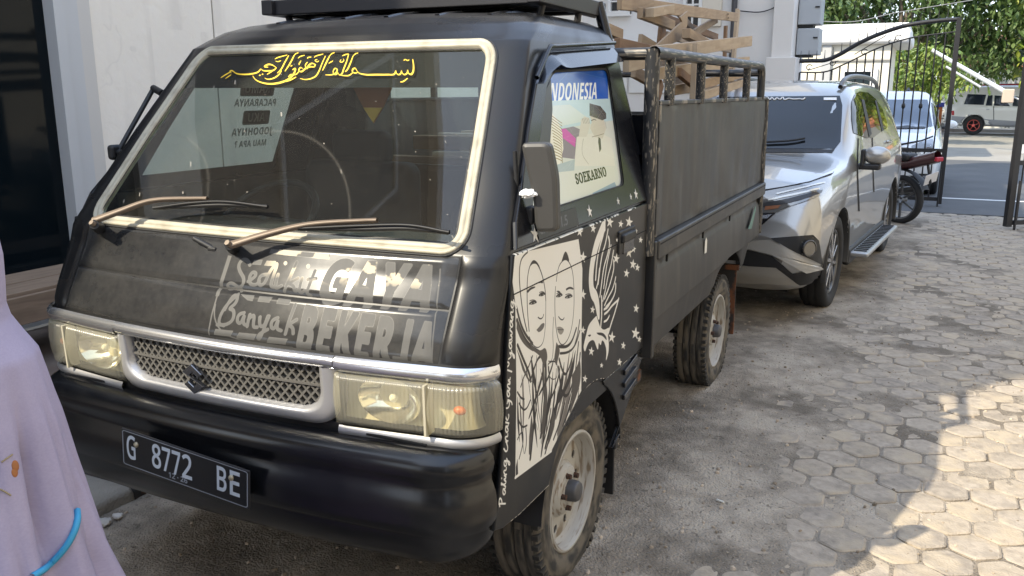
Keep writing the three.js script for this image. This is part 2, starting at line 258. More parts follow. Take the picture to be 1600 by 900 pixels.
{
  const B = (x0, x1, y0, y1, z0, z1) => span(x0, x1, y0, y1, z0, z1);
  obj('wall', [B(-0.3, 0, 0, 3.9, -0.862, 0.31), B(-0.3, 0, 3.3, 3.9, 0.31, 4.6), B(-0.3, 0, 0, 3.9, 4.6, 5.97)], plaster, building);
  obj('wall', [B(-0.3, 0, 0, 3.9, -8.6, -0.878)], plaster, building);
  obj('joint_strip', [B(-0.2, -0.015, 0, 3.9, -0.878, -0.862)], MT.deep, building);
  obj('unseen_upper_storey', [B(-0.3, -0.02, 3.9, WT, -8.6, 5.97)], mat([0.15, 0.12, 0.095], 0.7), building);  // out of view; dark cladding chosen to darken the windscreen reflection
  for (let k = 0; k < 5; k++) { const z = -7.6 + k * 2.7, w = obj('unseen_upper_window', [B(-0.02, 0.03, 5.0, 5.06, z, z + 1.7), B(-0.02, 0.03, 7.4, 7.46, z, z + 1.7), B(-0.02, 0.03, 5.06, 7.4, z, z + 0.06), B(-0.02, 0.03, 5.06, 7.4, z + 1.64, z + 1.7)], alu, building); obj('pane', [B(-0.012, -0.004, 5.06, 7.4, z + 0.06, z + 1.64)], mat([0.006, 0.009, 0.011], 0.04), w); }  // out of view, set into the unseen dark storey
  obj('end_wall', [B(-6.5, -0.301, 0, WT, 5.72, 5.97)], plaster, building);
  obj('roof_slab', [B(-6.6, 0.15, WT, WT + 0.2, -8.6, 6.05)], plaster, building);
  const fr = obj('window_frame', [B(-0.12, 0.02, 0.1, 3.3, 0.31, 0.405), B(-0.12, 0.035, 0.1, 3.3, 0.415, 0.49), B(-0.12, 0.03, 3.22, 3.3, 0.49, 4.6), B(-0.12, 0.03, 0.1, 0.2, 0.49, 4.6), B(-0.1, 0.03, 0.2, 3.22, 2.5, 2.58), B(-0.12, 0.03, 0.1, 3.3, 4.52, 4.6)], alu, building);
  obj('glass_pane', [span(-0.07, -0.06, 0.2, 3.22, 0.49, 2.5)], mat([0.004, 0.007, 0.009], 0.05, { specularIntensity: 0.35 }), building);
  obj('glass_pane', [span(-0.07, -0.06, 0.2, 3.22, 2.58, 4.52)], mat([0.004, 0.007, 0.009], 0.05, { specularIntensity: 0.35 }), building);
  obj('wall_trim', [B(0, 0.02, 0, 3.4, 0.22, 0.31)], mat([0.56, 0.53, 0.48], 0.6), building);
}
// canopy out of view beside the camera, placed to keep the sun off the bumper
const canopy = thing('unseen_porch_canopy', 'flat concrete canopy on two round posts, out of view, placed to shade the truck bumper', 'canopy', [0, 0, 0]);
obj('slab', [span(-3.28, -0.3, 2.36, 2.50, 4.17, 7.4, 0.01)], plaster, canopy);
obj('post', [rod(V(-0.5, 0, 6.9), V(-0.5, 2.36, 6.9), 0.09, 0.09, 20)], plaster, canopy);
obj('post', [rod(V(-2.9, 0, 7.0), V(-2.9, 2.36, 7.0), 0.09, 0.09, 20)], plaster, canopy);
// porch floor, kerb slab, bench
const floorTex = tex(512, 1.4, (u, v) => mix3([0.10, 0.065, 0.045], [0.19, 0.145, 0.11], clamp(fbm(u * 5, v * 5, 5, 121, 5) * 1.3 - 0.25, 0, 1)));
struct('porch_floor', [span(-3.3, -1.56, -0.05, 0.075, -6, 5.9)], mat([1, 1, 1], 0.8, { map: floorTex }));
{
  const conc = mat([1, 1, 1], 0.9, { map: tex(512, 0.9, (u, v) => { const a = fbm(u * 6, v * 6, 5, 131, 6), m = sstep(0.6, 0.75, fbm(u * 9, v * 9, 4, 133, 9)); return mix3(mix3([0.17, 0.155, 0.13], [0.30, 0.27, 0.225], a), [0.10, 0.085, 0.06], m * 0.6); }), bumpMap: dirtBump, bumpScale: 0.006 });
  const mk = (z0, z1) => { const rows = [], n = 46; for (let i = 0; i <= n; i++) { const z = z0 + (z1 - z0) * i / n, e = -0.955 - 0.03 * fbm(z * 9, 1, 3, 135), h = 0.075 - 0.014 * fbm(z * 7, 5, 3, 136); rows.push([V(-1.555, h, z), V(-1.3, h + 0.002, z), V(e - 0.05, h, z), V(e - 0.012, h - 0.006, z), V(e, h - 0.025, z), V(e + 0.008, -0.05, z)]); } return grid(rows, true); };
  const kerb = thing('concrete_kerb', 'chipped grey concrete kerb slab under the front corner of the truck', 'kerb');
  obj('slab', [mk(1.95, 3.6)], conc, kerb); obj('slab', [mk(0.2, 1.935)], conc, kerb); obj('slab', [mk(-1.6, 0.185)], conc, kerb);
  obj('paint_stain', [mk(1.99, 2.16).translate(0.004, 0.001, 0).scale(1, 1, 1)], MT.rust, kerb);
}
{
  const benchWood = mat([1, 1, 1], 0.8, { map: woodTex([0.27, 0.185, 0.12], [0.13, 0.085, 0.052], 83) });
  const bench = thing('wooden_bench', 'weathered thick plank wooden bench against the dark glass front', 'bench', [0, 0, 0]);
  obj('seat_plank', [beam(V(-2.95, 0.475, -0.2), V(-2.95, 0.475, 3.6), 0.24, 0.045)], benchWood, bench);
  obj('seat_plank', [beam(V(-2.71, 0.472, -0.2), V(-2.71, 0.472, 3.6), 0.22, 0.045)], benchWood, bench);
  obj('front_board', [beam(V(-2.585, 0.40, -0.15), V(-2.585, 0.40, 3.6), 0.03, 0.15)], benchWood, bench);
  for (const z of [0.0, 1.7, 3.3]) { obj('leg', [beam(V(-2.66, 0.07, z), V(-2.66, 0.45, z), 0.07, 0.07, V(1, 0, 0))], benchWood, bench); obj('leg', [beam(V(-3.0, 0.07, z), V(-3.0, 0.45, z), 0.07, 0.07, V(1, 0, 0))], benchWood, bench); }
}
// ---- the wing that closes the yard, with windows above the load
const wallB = mat([1, 1, 1], 0.85, { map: tex(512, 3, (u, v) => mix3([0.68, 0.655, 0.62], [0.60, 0.575, 0.545], fbm(u * 5, v * 5, 5, 141, 5))) });
const trimW = mat([0.68, 0.67, 0.64], 0.55), paneDark = mat([0.02, 0.022, 0.024], 0.08);
{
  const ZB = -8.6, w = thing('house_wing', 'grey plastered house wing with white framed windows behind the timber load', 'building', [0, 0, 0]);
  obj('wall', [span(-3.3, -0.45, 0, 8.9, -9.7, ZB)], wallB, w);
  const pc = onZ(1232, 30, ZB + 0.25);
  obj('corner_pillar', [span(-0.449, -0.18, 0, 8.9, -9.7, ZB + 0.12, 0.01)], wallB, w);
  obj('pillar_base', [span(-0.5, -0.10, 0, 1.98, ZB - 0.3, ZB + 0.2, 0.01)], wallB, w);
  const win = (p0, p1, cols, rowsN, shut) => {
    const a = onZ(...p0, ZB + 0.03), b = onZ(...p1, ZB + 0.03), x0 = a.x, x1 = b.x, y1 = a.y + 0.55, y0 = b.y, f = 0.045;
    const g = obj('window', [span(x0 - f, x0, y0 - f, y1 + f, ZB, ZB + 0.06), span(x1, x1 + f, y0 - f, y1 + f, ZB, ZB + 0.06), span(x0, x1, y1, y1 + f, ZB, ZB + 0.06), span(x0 - f, x1 + f, y0 - f * 1.6, y0, ZB, ZB + 0.09)], trimW, w);
    for (let i = 0; i < cols; i++) for (let j = 0; j < rowsN; j++) { const u0 = x0 + (x1 - x0) * i / cols, u1 = x0 + (x1 - x0) * (i + 1) / cols, v0 = y0 + (y1 - y0) * j / rowsN, v1 = y0 + (y1 - y0) * (j + 1) / rowsN; obj('pane', [span(u0 + 0.012, u1 - 0.012, v0 + 0.012, v1 - 0.012, ZB + 0.005, ZB + 0.02)], paneDark, g); }
    for (let i = 1; i < cols; i++) obj('glazing_bar', [span(x0 + (x1 - x0) * i / cols - 0.012, x0 + (x1 - x0) * i / cols + 0.012, y0, y1, ZB + 0.02, ZB + 0.045)], trimW, g);
    for (let j = 1; j < rowsN; j++) obj('glazing_bar', [span(x0, x1, y0 + (y1 - y0) * j / rowsN - 0.012, y0 + (y1 - y0) * j / rowsN + 0.012, ZB + 0.02, ZB + 0.04)], trimW, g);
    if (shut) obj('shutter', [span(x1 + f, x1 + f + shut, y0, y1, ZB, ZB + 0.05, 0.006)], mat([0.62, 0.56, 0.46], 0.7), g);
  };
  win([1073, 0], [1091, 42], 2, 6, 0.28);
  win([955, 0], [981, 17], 2, 5, 0);
  obj('sill_ledge', [span(-3.3, -1.9, 2.2, 2.26, ZB, ZB + 0.3)], trimW, w);
  for (let i = 0; i < 5; i++) obj('wall_panel', [span(-3.28 + i * 0.38, -2.93 + i * 0.38, 1.5, 2.14, ZB + 0.002, ZB + 0.03, 0.004)], trimW, w);
  obj('downpipe', [rod(V(-1.0, 0, ZB + 0.06), V(-1.0, 8.5, ZB + 0.06), 0.04, 0.04, 12)], mat([0.05, 0.05, 0.055], 0.5), w);
  const c = tag(obj('wall_cable', [tube([onZ(1155, 17, ZB + 0.05), onZ(1185, 19, ZB + 0.05), onZ(1205, 14, ZB + 0.05), onZ(1221, 4, ZB + 0.05)], 0.008, 24, 5)], MT.black), 'thin dark cable drooping across the grey house wing wall', 'cable');
  // air-conditioner boxes stacked on the street side of the pillar
  for (const [k, y] of [[0, 96], [1, 49]]) { const p = onZ(1250, y - 30, ZB - 0.4); const b = thing('wall_box', k ? 'upper grey metal box fixed to the side of the white corner pillar' : 'lower grey metal box fixed to the side of the white corner pillar', 'metal box', [-0.02, p.y, ZB - 0.45]); obj('casing', [rbox(0.3, 0.36, 0.4, 0.012, 0, 0, 0)], mat([0.36, 0.38, 0.40], 0.5), b); obj('hinge', [box(0.06, 0.02, 0.02, 0.1, 0.05, 0.205)], MT.black, b); obj('bracket', [box(0.3, 0.03, 0.3, -0.1, -0.195, 0)], MT.black, b); }
}
// ---- house out of view across the yard, its bright wall placed to warm truck and SUV
{
  const h = thing('unseen_facing_house', 'cream painted house out of view across the yard, placed to light the truck and the SUV', 'building', [4.9, 0, 0]);
  const cm = mat([1, 1, 1], 0.85, { map: tex(256, 3, (u, v) => mix3([0.76, 0.70, 0.58], [0.68, 0.62, 0.51], fbm(u * 6, v * 6, 4, 171, 6))) });
  obj('wall', [span(0, 0.3, 0, 1.0, -6.2, 9), span(0, 0.3, 2.3, 6.4, -6.2, 9), span(0, 0.3, 1.0, 2.3, -6.2, -4.4), span(0, 0.3, 1.0, 2.3, -3.2, 0.2), span(0, 0.3, 1.0, 2.3, 1.4, 4.6), span(0, 0.3, 1.0, 2.3, 5.8, 9)], cm, h);
  for (const z of [-4.4, 0.2, 4.6]) { const w = obj('window', [span(-0.03, 0.05, 0.95, 1.0, z - 0.05, z + 1.25), span(-0.03, 0.05, 2.3, 2.35, z - 0.05, z + 1.25), span(-0.03, 0.05, 1.0, 2.3, z - 0.05, z), span(-0.03, 0.05, 1.0, 2.3, z + 1.2, z + 1.25), span(-0.02, 0.04, 1.0, 2.3, z + 0.58, z + 0.62)], trimW, h); obj('pane', [span(0.12, 0.13, 1.0, 2.3, z, z + 1.2)], paneDark, w); }
  obj('roof', [span(-0.25, 6, 6.4, 6.55, -6.5, 9.3)], mat([0.45, 0.2, 0.12], 0.8), h);
}
// ---- house front out of view behind the camera, placed to darken bumper and bonnet reflections
{
  const h = thing('unseen_rear_house', 'unseen grey house front behind the camera, placed to darken reflections on the truck', 'building', [0, 0, 9.4]);
  obj('wall', [span(-0.6, 4.6, 0, 4.4, 0, 0.3)], mat([0.42, 0.38, 0.33], 0.85), h);
  const w = obj('window', [span(0.6, 2.2, 0.95, 1.0, -0.05, 0.0), span(0.6, 2.2, 2.2, 2.25, -0.05, 0.0), span(0.55, 0.6, 0.95, 2.25, -0.05, 0.0), span(2.2, 2.25, 0.95, 2.25, -0.05, 0.0)], trimW, h); obj('pane', [span(0.6, 2.2, 1.0, 2.2, -0.02, -0.01)], paneDark, w);
  obj('door', [span(3.1, 4.0, 0, 2.1, -0.04, -0.004)], mat([0.10, 0.06, 0.035], 0.6), h); obj('roof', [span(-1.0, 5.0, 4.4, 4.55, -0.6, 5)], mat([0.40, 0.17, 0.10], 0.8), h);
}
// ---- wrought-iron gates
const iron = mat([0.012, 0.012, 0.014], 0.5);
const ZG = -8.78;
{
  const g = thing('iron_gate', 'black wrought iron gate leaf with arched top and scrolls beside the parked silver car', 'gate', [0, 0, ZG]);
  const P = (x, y) => { const p = onZ(x, y, ZG); return V(p.x, p.y, 0); };
  const top = [[1238, 96], [1264, 95], [1290, 94], [1310, 86], [1345, 66], [1380, 51], [1420, 39], [1470, 32], [1499, 30]].map((q) => P(...q)), low = [[1250, 113], [1290, 112], [1320, 100], [1370, 76], [1420, 60], [1497, 49]].map((q) => P(...q));
  const tc = new THREE.CatmullRomCurve3(top), lc = new THREE.CatmullRomCurve3(low);
  const yAt = (c, x) => { let lo = 0, hi = 1; for (let i = 0; i < 26; i++) { const m = (lo + hi) / 2; if (c.getPoint(m).x < x) lo = m; else hi = m; } return c.getPoint(lo).y; };
  obj('top_rail', [new THREE.TubeGeometry(tc, 60, 0.028, 8)], iron, g); obj('arch_rail', [new THREE.TubeGeometry(lc, 50, 0.011, 6)], iron, g);
  const xr = P(1499, 30).x, xl = P(1238, 96).x;
  obj('stile', [span(xr - 0.03, xr + 0.03, 0.03, P(1499, 30).y + 0.02, -0.03, 0.03)], iron, g);
  obj('stile', [span(xl - 0.03, xl + 0.03, 0.03, P(1238, 96).y + 0.02, -0.03, 0.03)], iron, g);
  obj('bottom_rail', [span(xl, xr, 0.07, 0.12, -0.02, 0.02)], iron, g); obj('middle_rail', [span(xl, xr, 0.72, 0.77, -0.02, 0.02)], iron, g);
  obj('drop_bolt', [rod(V(xr - 0.02, -0.02, 0.05), V(xr - 0.02, 0.5, 0.05), 0.012)], iron, g);
  let k = 0; for (let x = xl + 0.11; x < xr - 0.05; x += 0.106, k++) {
    obj('bar', [rod(V(x, 0.1, 0), V(x, yAt(lc, x), 0), 0.011, 0.011, 6)], iron, g);
    obj('spike', [rod(V(x, yAt(tc, x), 0), V(x, yAt(tc, x) + 0.14, 0), 0.008, 0.003, 6)], iron, g);
    if (k === 11 || k === 13 || k === 15) { const s = new THREE.SphereGeometry(0.026, 8, 6); s.scale(1, 1.6, 1); s.translate(x, 1.33, 0); obj('knuckle', [s], iron, g); }
  }
  const scroll = (cx, cy, r, dir, a0) => tube([...Array(12)].map((_, i) => { const a = a0 + dir * i * 0.5, q = r * (1 - i / 14); return V(cx + Math.cos(a) * q, cy + Math.sin(a) * q, 0); }), 0.006, 30, 5);
  for (const [px, py, d] of [[1264, 106, 1], [1300, 98, -1], [1350, 82, 1], [1392, 64, -1], [1403, 60, 1]]) { const q = P(px, py); obj('scroll', [scroll(q.x, q.y, 0.05, d, 0.5)], iron, g); }
  obj('stay', [rod(P(1262, 110), P(1310, 95), 0.006, 0.006, 5)], iron, g); obj('stay', [rod(P(1335, 85), P(1385, 55), 0.006, 0.006, 5)], iron, g);
}
{
  const a = onY(1573, 358), g = thing('iron_gate', 'black wrought iron gate leaf swung open into the yard beside the driveway', 'gate', [a.x, 0, a.z], 0.62);
  obj('stile', [span(-0.035, 0.035, 0.03, 2.42, -0.03, 0.03)], iron, g); obj('stile', [span(2.0, 2.06, 0.03, 1.95, -0.03, 0.03)], iron, g);
  obj('bottom_rail', [span(0, 2, 0.05, 0.1, -0.02, 0.02)], iron, g); obj('middle_rail', [span(0, 2, 0.72, 0.77, -0.02, 0.02)], iron, g);
  obj('top_rail', [tube([V(0, 2.4, 0), V(0.6, 2.33, 0), V(1.2, 2.1, 0), V(1.6, 1.95, 0), V(2.03, 1.93, 0)], 0.028, 30)], iron, g); obj('lock_box', [span(0.035, 0.075, 0.95, 1.3, -0.03, 0.03)], iron, g); obj('drop_bolt', [rod(V(0.06, -0.02, 0.04), V(0.06, 0.55, 0.04), 0.014)], iron, g);
  for (let x = 0.11; x < 2; x += 0.106) obj('bar', [rod(V(x, 0.08, 0), V(x, 2.2 - 0.28 * sstep(0, 1.6, x), 0), 0.0085, 0.0085, 6)], iron, g);
}
// ---- guard house across the gate
{
  const Z = -17.2, w = thing('guard_house', 'small cream guard house with flat white overhanging roof behind the gate', 'building', [0, 0, Z]);
  const gx = (px, py) => { const p = onZ(px, py, Z); return p; };
  const xr = gx(1388, 120).x, xl = gx(1240, 120).x - 0.8, yr0 = gx(1330, 70).y, yr1 = gx(1330, 47).y, wx0 = gx(1320, 112).x, wx1 = gx(1361, 112).x, wy1 = gx(1340, 112).y, wy0 = wy1 - 1.1;
  const cw = mat([0.70, 0.65, 0.53], 0.8), ww = mat([0.76, 0.74, 0.70], 0.7);
  obj('wall', [span(xl, wx0, 0, yr0, -3, 0), span(wx1, xr, 0, yr0, -3, 0), span(wx0, wx1, 0, wy0, -3, 0), span(wx0, wx1, wy1, yr0, -3, 0)], cw, w);
  obj('pilaster', [span(gx(1284, 100).x, gx(1298, 100).x, 0, yr0, 0, 0.08)], mat([0.42, 0.42, 0.41], 0.7), w);
  obj('fascia_board', [span(gx(1300, 100).x, xr, yr0 - 0.35, yr0 - 0.31, 0, 0.05)], mat([0.40, 0.38, 0.34], 0.7), w);
  const f = 0.07, win = obj('window', [span(wx0 - f, wx0, wy0 - f, wy1 + f, 0, 0.05), span(wx1, wx1 + f * 2, wy0 - f, wy1 + f, 0, 0.05), span(wx0, wx1, wy1, wy1 + f, 0, 0.05), span(wx0, wx1, wy0 - f, wy0, 0, 0.05)], ww, w);
  obj('pane', [span(wx0, wx1, wy0, wy1, -0.08, -0.06)], mat([0.02, 0.03, 0.033], 0.1), win);
  const rx = gx(1424, 60).x;
  obj('roof', [rbox(rx - xl + 0.5, yr1 - yr0, 3.6, 0.1, (xl - 0.5 + rx) / 2, (yr0 + yr1) / 2, -1.62, 4), rbox(rx - xl + 0.4, 0.14, 3.3, 0.04, (xl - 0.5 + rx) / 2, yr1 + 0.06, -1.62)], ww, w);
}
// ---- beyond the street
{
  const zF = -35.2;
  const fence = thing('corrugated_fence', 'grey corrugated metal fence along the far side of the street', 'fence', [0, 0, zF]);
  const corr = (x0, x1, y0, y1) => { const rows = [[], []], n = Math.round((x1 - x0) / 0.05); for (let i = 0; i <= n; i++) { const x = x0 + (x1 - x0) * i / n, z = (i % 3 === 0 ? 0.03 : 0); rows[0].push(V(x, y0, z)); rows[1].push(V(x, y1, z)); } return grid(rows); };
  const zm = [mat([0.30, 0.31, 0.31], 0.55, { metalness: 0.4 }), mat([0.38, 0.39, 0.385], 0.5, { metalness: 0.4 }), mat([0.25, 0.25, 0.26], 0.6, { metalness: 0.3 })];
  for (let i = 0; i < 16; i++) { const o = obj('sheet', [corr(-1.0 + i * 0.92, -0.1 + i * 0.92, 1.2, 2.3 + 0.04 * hash(i, 1, 9))], zm[Math.floor(hash(i, 2, 9) * 3)], fence); }
  obj('rail', [span(-1, 13.8, 1.26, 1.32, -0.05, -0.01)], iron, fence);
  const mural = canvasTex(2048, 256, (c, w, h) => { c.fillStyle = '#cfccc2'; c.fillRect(0, 0, w, h); let s = 5; const q = () => hash(s++, 3, 77); for (let i = 0; i < 110; i++) { const x = q() * w, y = h * (0.1 + 0.9 * q()), r = 12 + q() * 26; c.fillStyle = q() > 0.45 ? '#e8e6e0' : '#6b6a66'; for (let k = 0; k < 6; k++) { c.beginPath(); c.ellipse(x + Math.cos(k) * r * 0.8, y + Math.sin(k) * r * 0.8, r * 0.7, r * 0.28, k, 0, 7); c.fill(); } } });
  const mw = thing('street_wall', 'low wall painted with grey and white flowers behind the white van', 'wall', [0, 0, zF + 0.3]);
  const pg = new THREE.PlaneGeometry(16, 1.3); pg.translate(6, 0.75, 0.071);
  obj('wall', [span(-2, 14, 0.1, 1.4, -0.07, 0.07)], mat([0.5, 0.48, 0.45], 0.9), mw); obj('painted_flowers', pg, mat([1, 1, 1], 0.85, { map: mural }), mw);
  // tiled-roof houses
  const tile = mat([1, 1, 1], 0.8, { map: tex(256, 1, (u, v) => mix3([0.40, 0.12, 0.05], [0.55, 0.20, 0.09], fbm(u * 8, v * 8, 4, 151, 8) * (0.6 + 0.4 * Math.abs(Math.sin(u * Math.PI * 8))))) });
  for (const [x, z, wd, lbl] of [[3.6, -44, 3.2, 'house with orange tiled roof showing left of the raised barrier pole'], [10.2, -46, 5.2, 'house with broad orange tiled roof under the bright green tree']]) {
    const h = thing('tiled_house', lbl, 'house', [x, 0, z]);
    obj('wall', [span(-wd / 2, wd / 2, 0, 2.55, -4, 0)], mat([0.62, 0.58, 0.52], 0.8), h);
    const rows = [], n = 14; for (let i = 0; i <= n; i++) { const t = i / n, r = []; for (let k = 0; k <= 60; k++) { const u = k / 60; r.push(V(-wd / 2 - 0.4 + (wd + 0.8) * u, 2.5 + 1.9 * t + 0.03 * Math.abs(Math.sin(u * 60)) - 0.04 * ((t * n) % 1), 0.6 - 2.6 * t)); } rows.push(r); }
    obj('roof', [grid(rows), span(-wd / 2 - 0.4, wd / 2 + 0.4, 2.42, 2.5, 0.5, 0.62)], tile, h);
    obj('window', [span(-0.6, 0.4, 1.0, 2.0, 0, 0.04)], paneDark, h);
  }
  // raised barrier pole
  const zP = -21, bp = thing('barrier_pole', 'white boom barrier pole slanting up beside the street', 'barrier', [0, 0, zP]);
  const Q = (x, y) => { const p = onZ(x, y, zP); return V(p.x, p.y, 0); };
  obj('pole', [rod(Q(1456, 78), Q(1578, 148), 0.045, 0.06, 12)], mat([0.60, 0.62, 0.63], 0.4), bp);
  for (const g of [rod(Q(1478, 104), Q(1532, 136), 0.03, 0.03, 8), rod(Q(1525, 124), Q(1531, 112), 0.012), rod(Q(1580, 150), Q(1640, 176), 0.02)]) obj('stay_wire', [g], mat([0.5, 0.52, 0.53], 0.4), bp);
  const cw = Q(1575, 150); obj('counterweight', [rbox(0.26, 0.34, 0.24, 0.03, cw.x, cw.y, 0)], mat([0.45, 0.36, 0.28], 0.7), bp);
  obj('support_post', [span(cw.x + 0.25, cw.x + 0.5, 0, cw.y, -0.12, 0.12, 0.01)], mat([0.5, 0.5, 0.5], 0.5), bp);
  const rope = tag(obj('red_rope', [tube([onZ(1384, 137, -31), onZ(1450, 136, -31), onZ(1540, 133, -31), onZ(1660, 130, -31)], 0.03, 30, 6)], mat([0.35, 0.02, 0.035], 0.7)), 'dark red rope strung along the far side of the street', 'rope');
  tag(obj('overhead_wire', [tube([onZ(1245, 31, -24), onZ(1330, 34, -24), onZ(1400, 20, -24), onZ(1520, 0, -24)], 0.012, 40, 5)], mat([0.2, 0.2, 0.2], 0.6)), 'thin overhead wire sagging in front of the trees', 'wire');
  const stall = thing('street_stall', 'small blue and orange stall behind the white car', 'stall', [onY(1466, 205).x - 0.4, 0, -33]);
  obj('counter', [rbox(0.9, 0.9, 0.6, 0.03, 0, 0.5, 0)], mat([0.55, 0.16, 0.04], 0.6), stall); obj('top_board', [rbox(1.0, 0.16, 0.7, 0.02, 0, 1.03, 0)], mat([0.05, 0.06, 0.3], 0.6), stall); obj('sign_board', [rbox(0.7, 0.5, 0.05, 0.01, 0, 0.6, 0.33)], mat([0.6, 0.58, 0.55], 0.6), stall);
}
// ---- trees
seed = 4242;
{
  const leafGeo = (() => { const rows = []; for (let i = 0; i <= 3; i++) { const t = i / 3, w = Math.sin(Math.PI * clamp(t * 0.9 + 0.08, 0, 1)) * 0.22; rows.push([V(-w, -0.12 * t * t + 0.06 * w, t), V(0, -0.12 * t * t, t), V(w, -0.12 * t * t + 0.06 * w, t)]); } const g = grid(rows); return g; })();
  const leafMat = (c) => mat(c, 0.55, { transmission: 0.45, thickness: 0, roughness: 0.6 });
  const bark = mat([1, 1, 1], 0.95, { map: tex(256, 0.5, (u, v) => mix3([0.09, 0.07, 0.055], [0.2, 0.165, 0.13], fbm(u * 20, v * 5, 4, 161))) });
  function tree(name, label, x, z, h, clumps, leaf, col, n, group) {
    const t = thing(name, label, 'tree', [x, 0, z], 0, group);
    const trunk = [tube([V(0, -0.1, 0), V(0.1, h * 0.25, 0.05), V(-0.05, h * 0.5, 0), V(0.1, h * 0.75, 0.1)], 0.16, 20, 8)];
    for (const [cx, cy, cz, r] of clumps) trunk.push(tube([V(0, h * 0.35, 0), V(cx * 0.5, (cy + h * 0.35) / 2 + 0.2, cz * 0.5), V(cx, cy, cz)], 0.06, 10, 6));
    obj('trunk', trunk, bark, t);
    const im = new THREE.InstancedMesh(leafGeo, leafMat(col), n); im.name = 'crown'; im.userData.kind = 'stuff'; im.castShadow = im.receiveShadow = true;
    const tot = clumps.reduce((s, c) => s + c[3] ** 2, 0); let k = 0; const m = new THREE.Matrix4(), q = new THREE.Quaternion(), e = new THREE.Euler();
    clumps.forEach(([cx, cy, cz, r], ci) => {
      const cnt = ci === clumps.length - 1 ? n - k : Math.floor(n * r * r / tot);
      const twigs = [...Array(Math.max(8, Math.floor(cnt / 26)))].map(() => { const d = V(rr(-1, 1), rr(-1, 1), rr(-1, 1)).normalize().multiplyScalar(r * Math.pow(rnd(), 0.4) * rr(0.75, 1.1)); d.y *= 0.8; return d; });
      for (let i = 0; i < cnt && k < n; i++, k++) {
        const w = twigs[i % twigs.length], p = V(cx + w.x + rr(-1, 1) * leaf * 1.9, cy + w.y + rr(-1, 1) * leaf * 1.1 - rnd() * leaf, cz + w.z + rr(-1, 1) * leaf * 1.9);
        e.set(rr(0.1, 1.3), rr(0, 6.283), rr(-0.5, 0.5), 'YXZ'); const s = leaf * rr(0.6, 1.25);
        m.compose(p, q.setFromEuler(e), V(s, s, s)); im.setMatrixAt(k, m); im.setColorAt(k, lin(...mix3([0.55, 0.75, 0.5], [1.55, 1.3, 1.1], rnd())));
      }
    });
    t.add(im);
  }
  const C = (n, f) => [...Array(n)].map((_, i) => f(i));
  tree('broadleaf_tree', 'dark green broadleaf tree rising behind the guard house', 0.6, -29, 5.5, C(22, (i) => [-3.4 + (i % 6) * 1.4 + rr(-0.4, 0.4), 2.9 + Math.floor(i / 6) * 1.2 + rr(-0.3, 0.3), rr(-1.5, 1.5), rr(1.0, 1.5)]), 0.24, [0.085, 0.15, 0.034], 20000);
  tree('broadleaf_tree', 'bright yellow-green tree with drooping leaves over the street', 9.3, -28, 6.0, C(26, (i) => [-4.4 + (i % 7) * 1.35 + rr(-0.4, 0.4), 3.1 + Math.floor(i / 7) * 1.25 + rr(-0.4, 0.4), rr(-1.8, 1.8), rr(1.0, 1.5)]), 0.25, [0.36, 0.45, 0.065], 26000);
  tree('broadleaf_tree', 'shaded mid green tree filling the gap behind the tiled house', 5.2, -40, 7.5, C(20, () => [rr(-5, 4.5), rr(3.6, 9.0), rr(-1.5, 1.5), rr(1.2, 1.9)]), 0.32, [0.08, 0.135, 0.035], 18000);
  tree('small_tree', 'young light green tree beside the guard house wall', 1.15, -24.5, 2.8, C(7, () => [rr(-0.9, 0.9), rr(1.5, 3.0), rr(-0.6, 0.6), rr(0.35, 0.6)]), 0.17, [0.2, 0.28, 0.05], 2600);
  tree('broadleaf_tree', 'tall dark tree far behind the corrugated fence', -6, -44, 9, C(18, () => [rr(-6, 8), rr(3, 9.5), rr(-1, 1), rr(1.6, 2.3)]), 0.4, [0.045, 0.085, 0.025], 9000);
}

// ================================================================ THE TRUCK (rear axle line near z = 0, nose towards +z)
const truck = thing('pickup_truck', 'dusty black pickup truck with stickers on its door and a caged cargo bed', 'truck', [0, 0, 0]);
const TAB = [ // height, centre of the front, bow, corner in x, corner in z, half width
  [0.56, 2.60, 0.05, 0.10, 0.10, 0.738], [0.70, 2.642, 0.05, 0.10, 0.10, 0.745], [0.88, 2.648, 0.05, 0.10, 0.09, 0.745], [0.95, 2.616, 0.048, 0.10, 0.08, 0.745], [1.015, 2.578, 0.045, 0.10, 0.07, 0.745], [1.08, 2.538, 0.04, 0.10, 0.06, 0.745], [1.14, 2.502, 0.026, 0.10, 0.05, 0.743],
  [1.40, 2.296, 0.022, 0.09, 0.045, 0.68], [1.655, 2.092, 0.024, 0.08, 0.045, 0.612], [1.685, 2.068, 0.055, 0.085, 0.055, 0.60], [1.712, 2.025, 0.06, 0.09, 0.07, 0.58], [1.735, 1.965, 0.07, 0.10, 0.09, 0.55], [1.754, 1.87, 0.07, 0.12, 0.12, 0.50], [1.766, 1.75, 0.06, 0.14, 0.14, 0.43], [1.773, 1.62, 0.04, 0.14, 0.14, 0.33], [1.776, 1.45, 0.02, 0.10, 0.10, 0.16]];
const cab = (y) => { let i = 0; while (i < TAB.length - 2 && TAB[i + 1][0] < y) i++; const a = TAB[i], b = TAB[i + 1], t = clamp((y - a[0]) / (b[0] - a[0]), 0, 1); return a.map((v, k) => v + (b[k] - v) * t); };
function front(X, y) { const [, zc, bow, rx, rz, w] = cab(y), a = w - rx, x = Math.abs(X); if (x <= a) return zc - bow * (x / a) ** 2; const t = clamp((x - a) / rx, 0, 1); return zc - bow - rz * (1 - Math.sqrt(1 - t * t)); }
const fp = (X, y, off = 0) => { const p = V(X, y, front(X, y)); if (!off) return p; return p.addScaledVector(fnorm(X, y), off); };
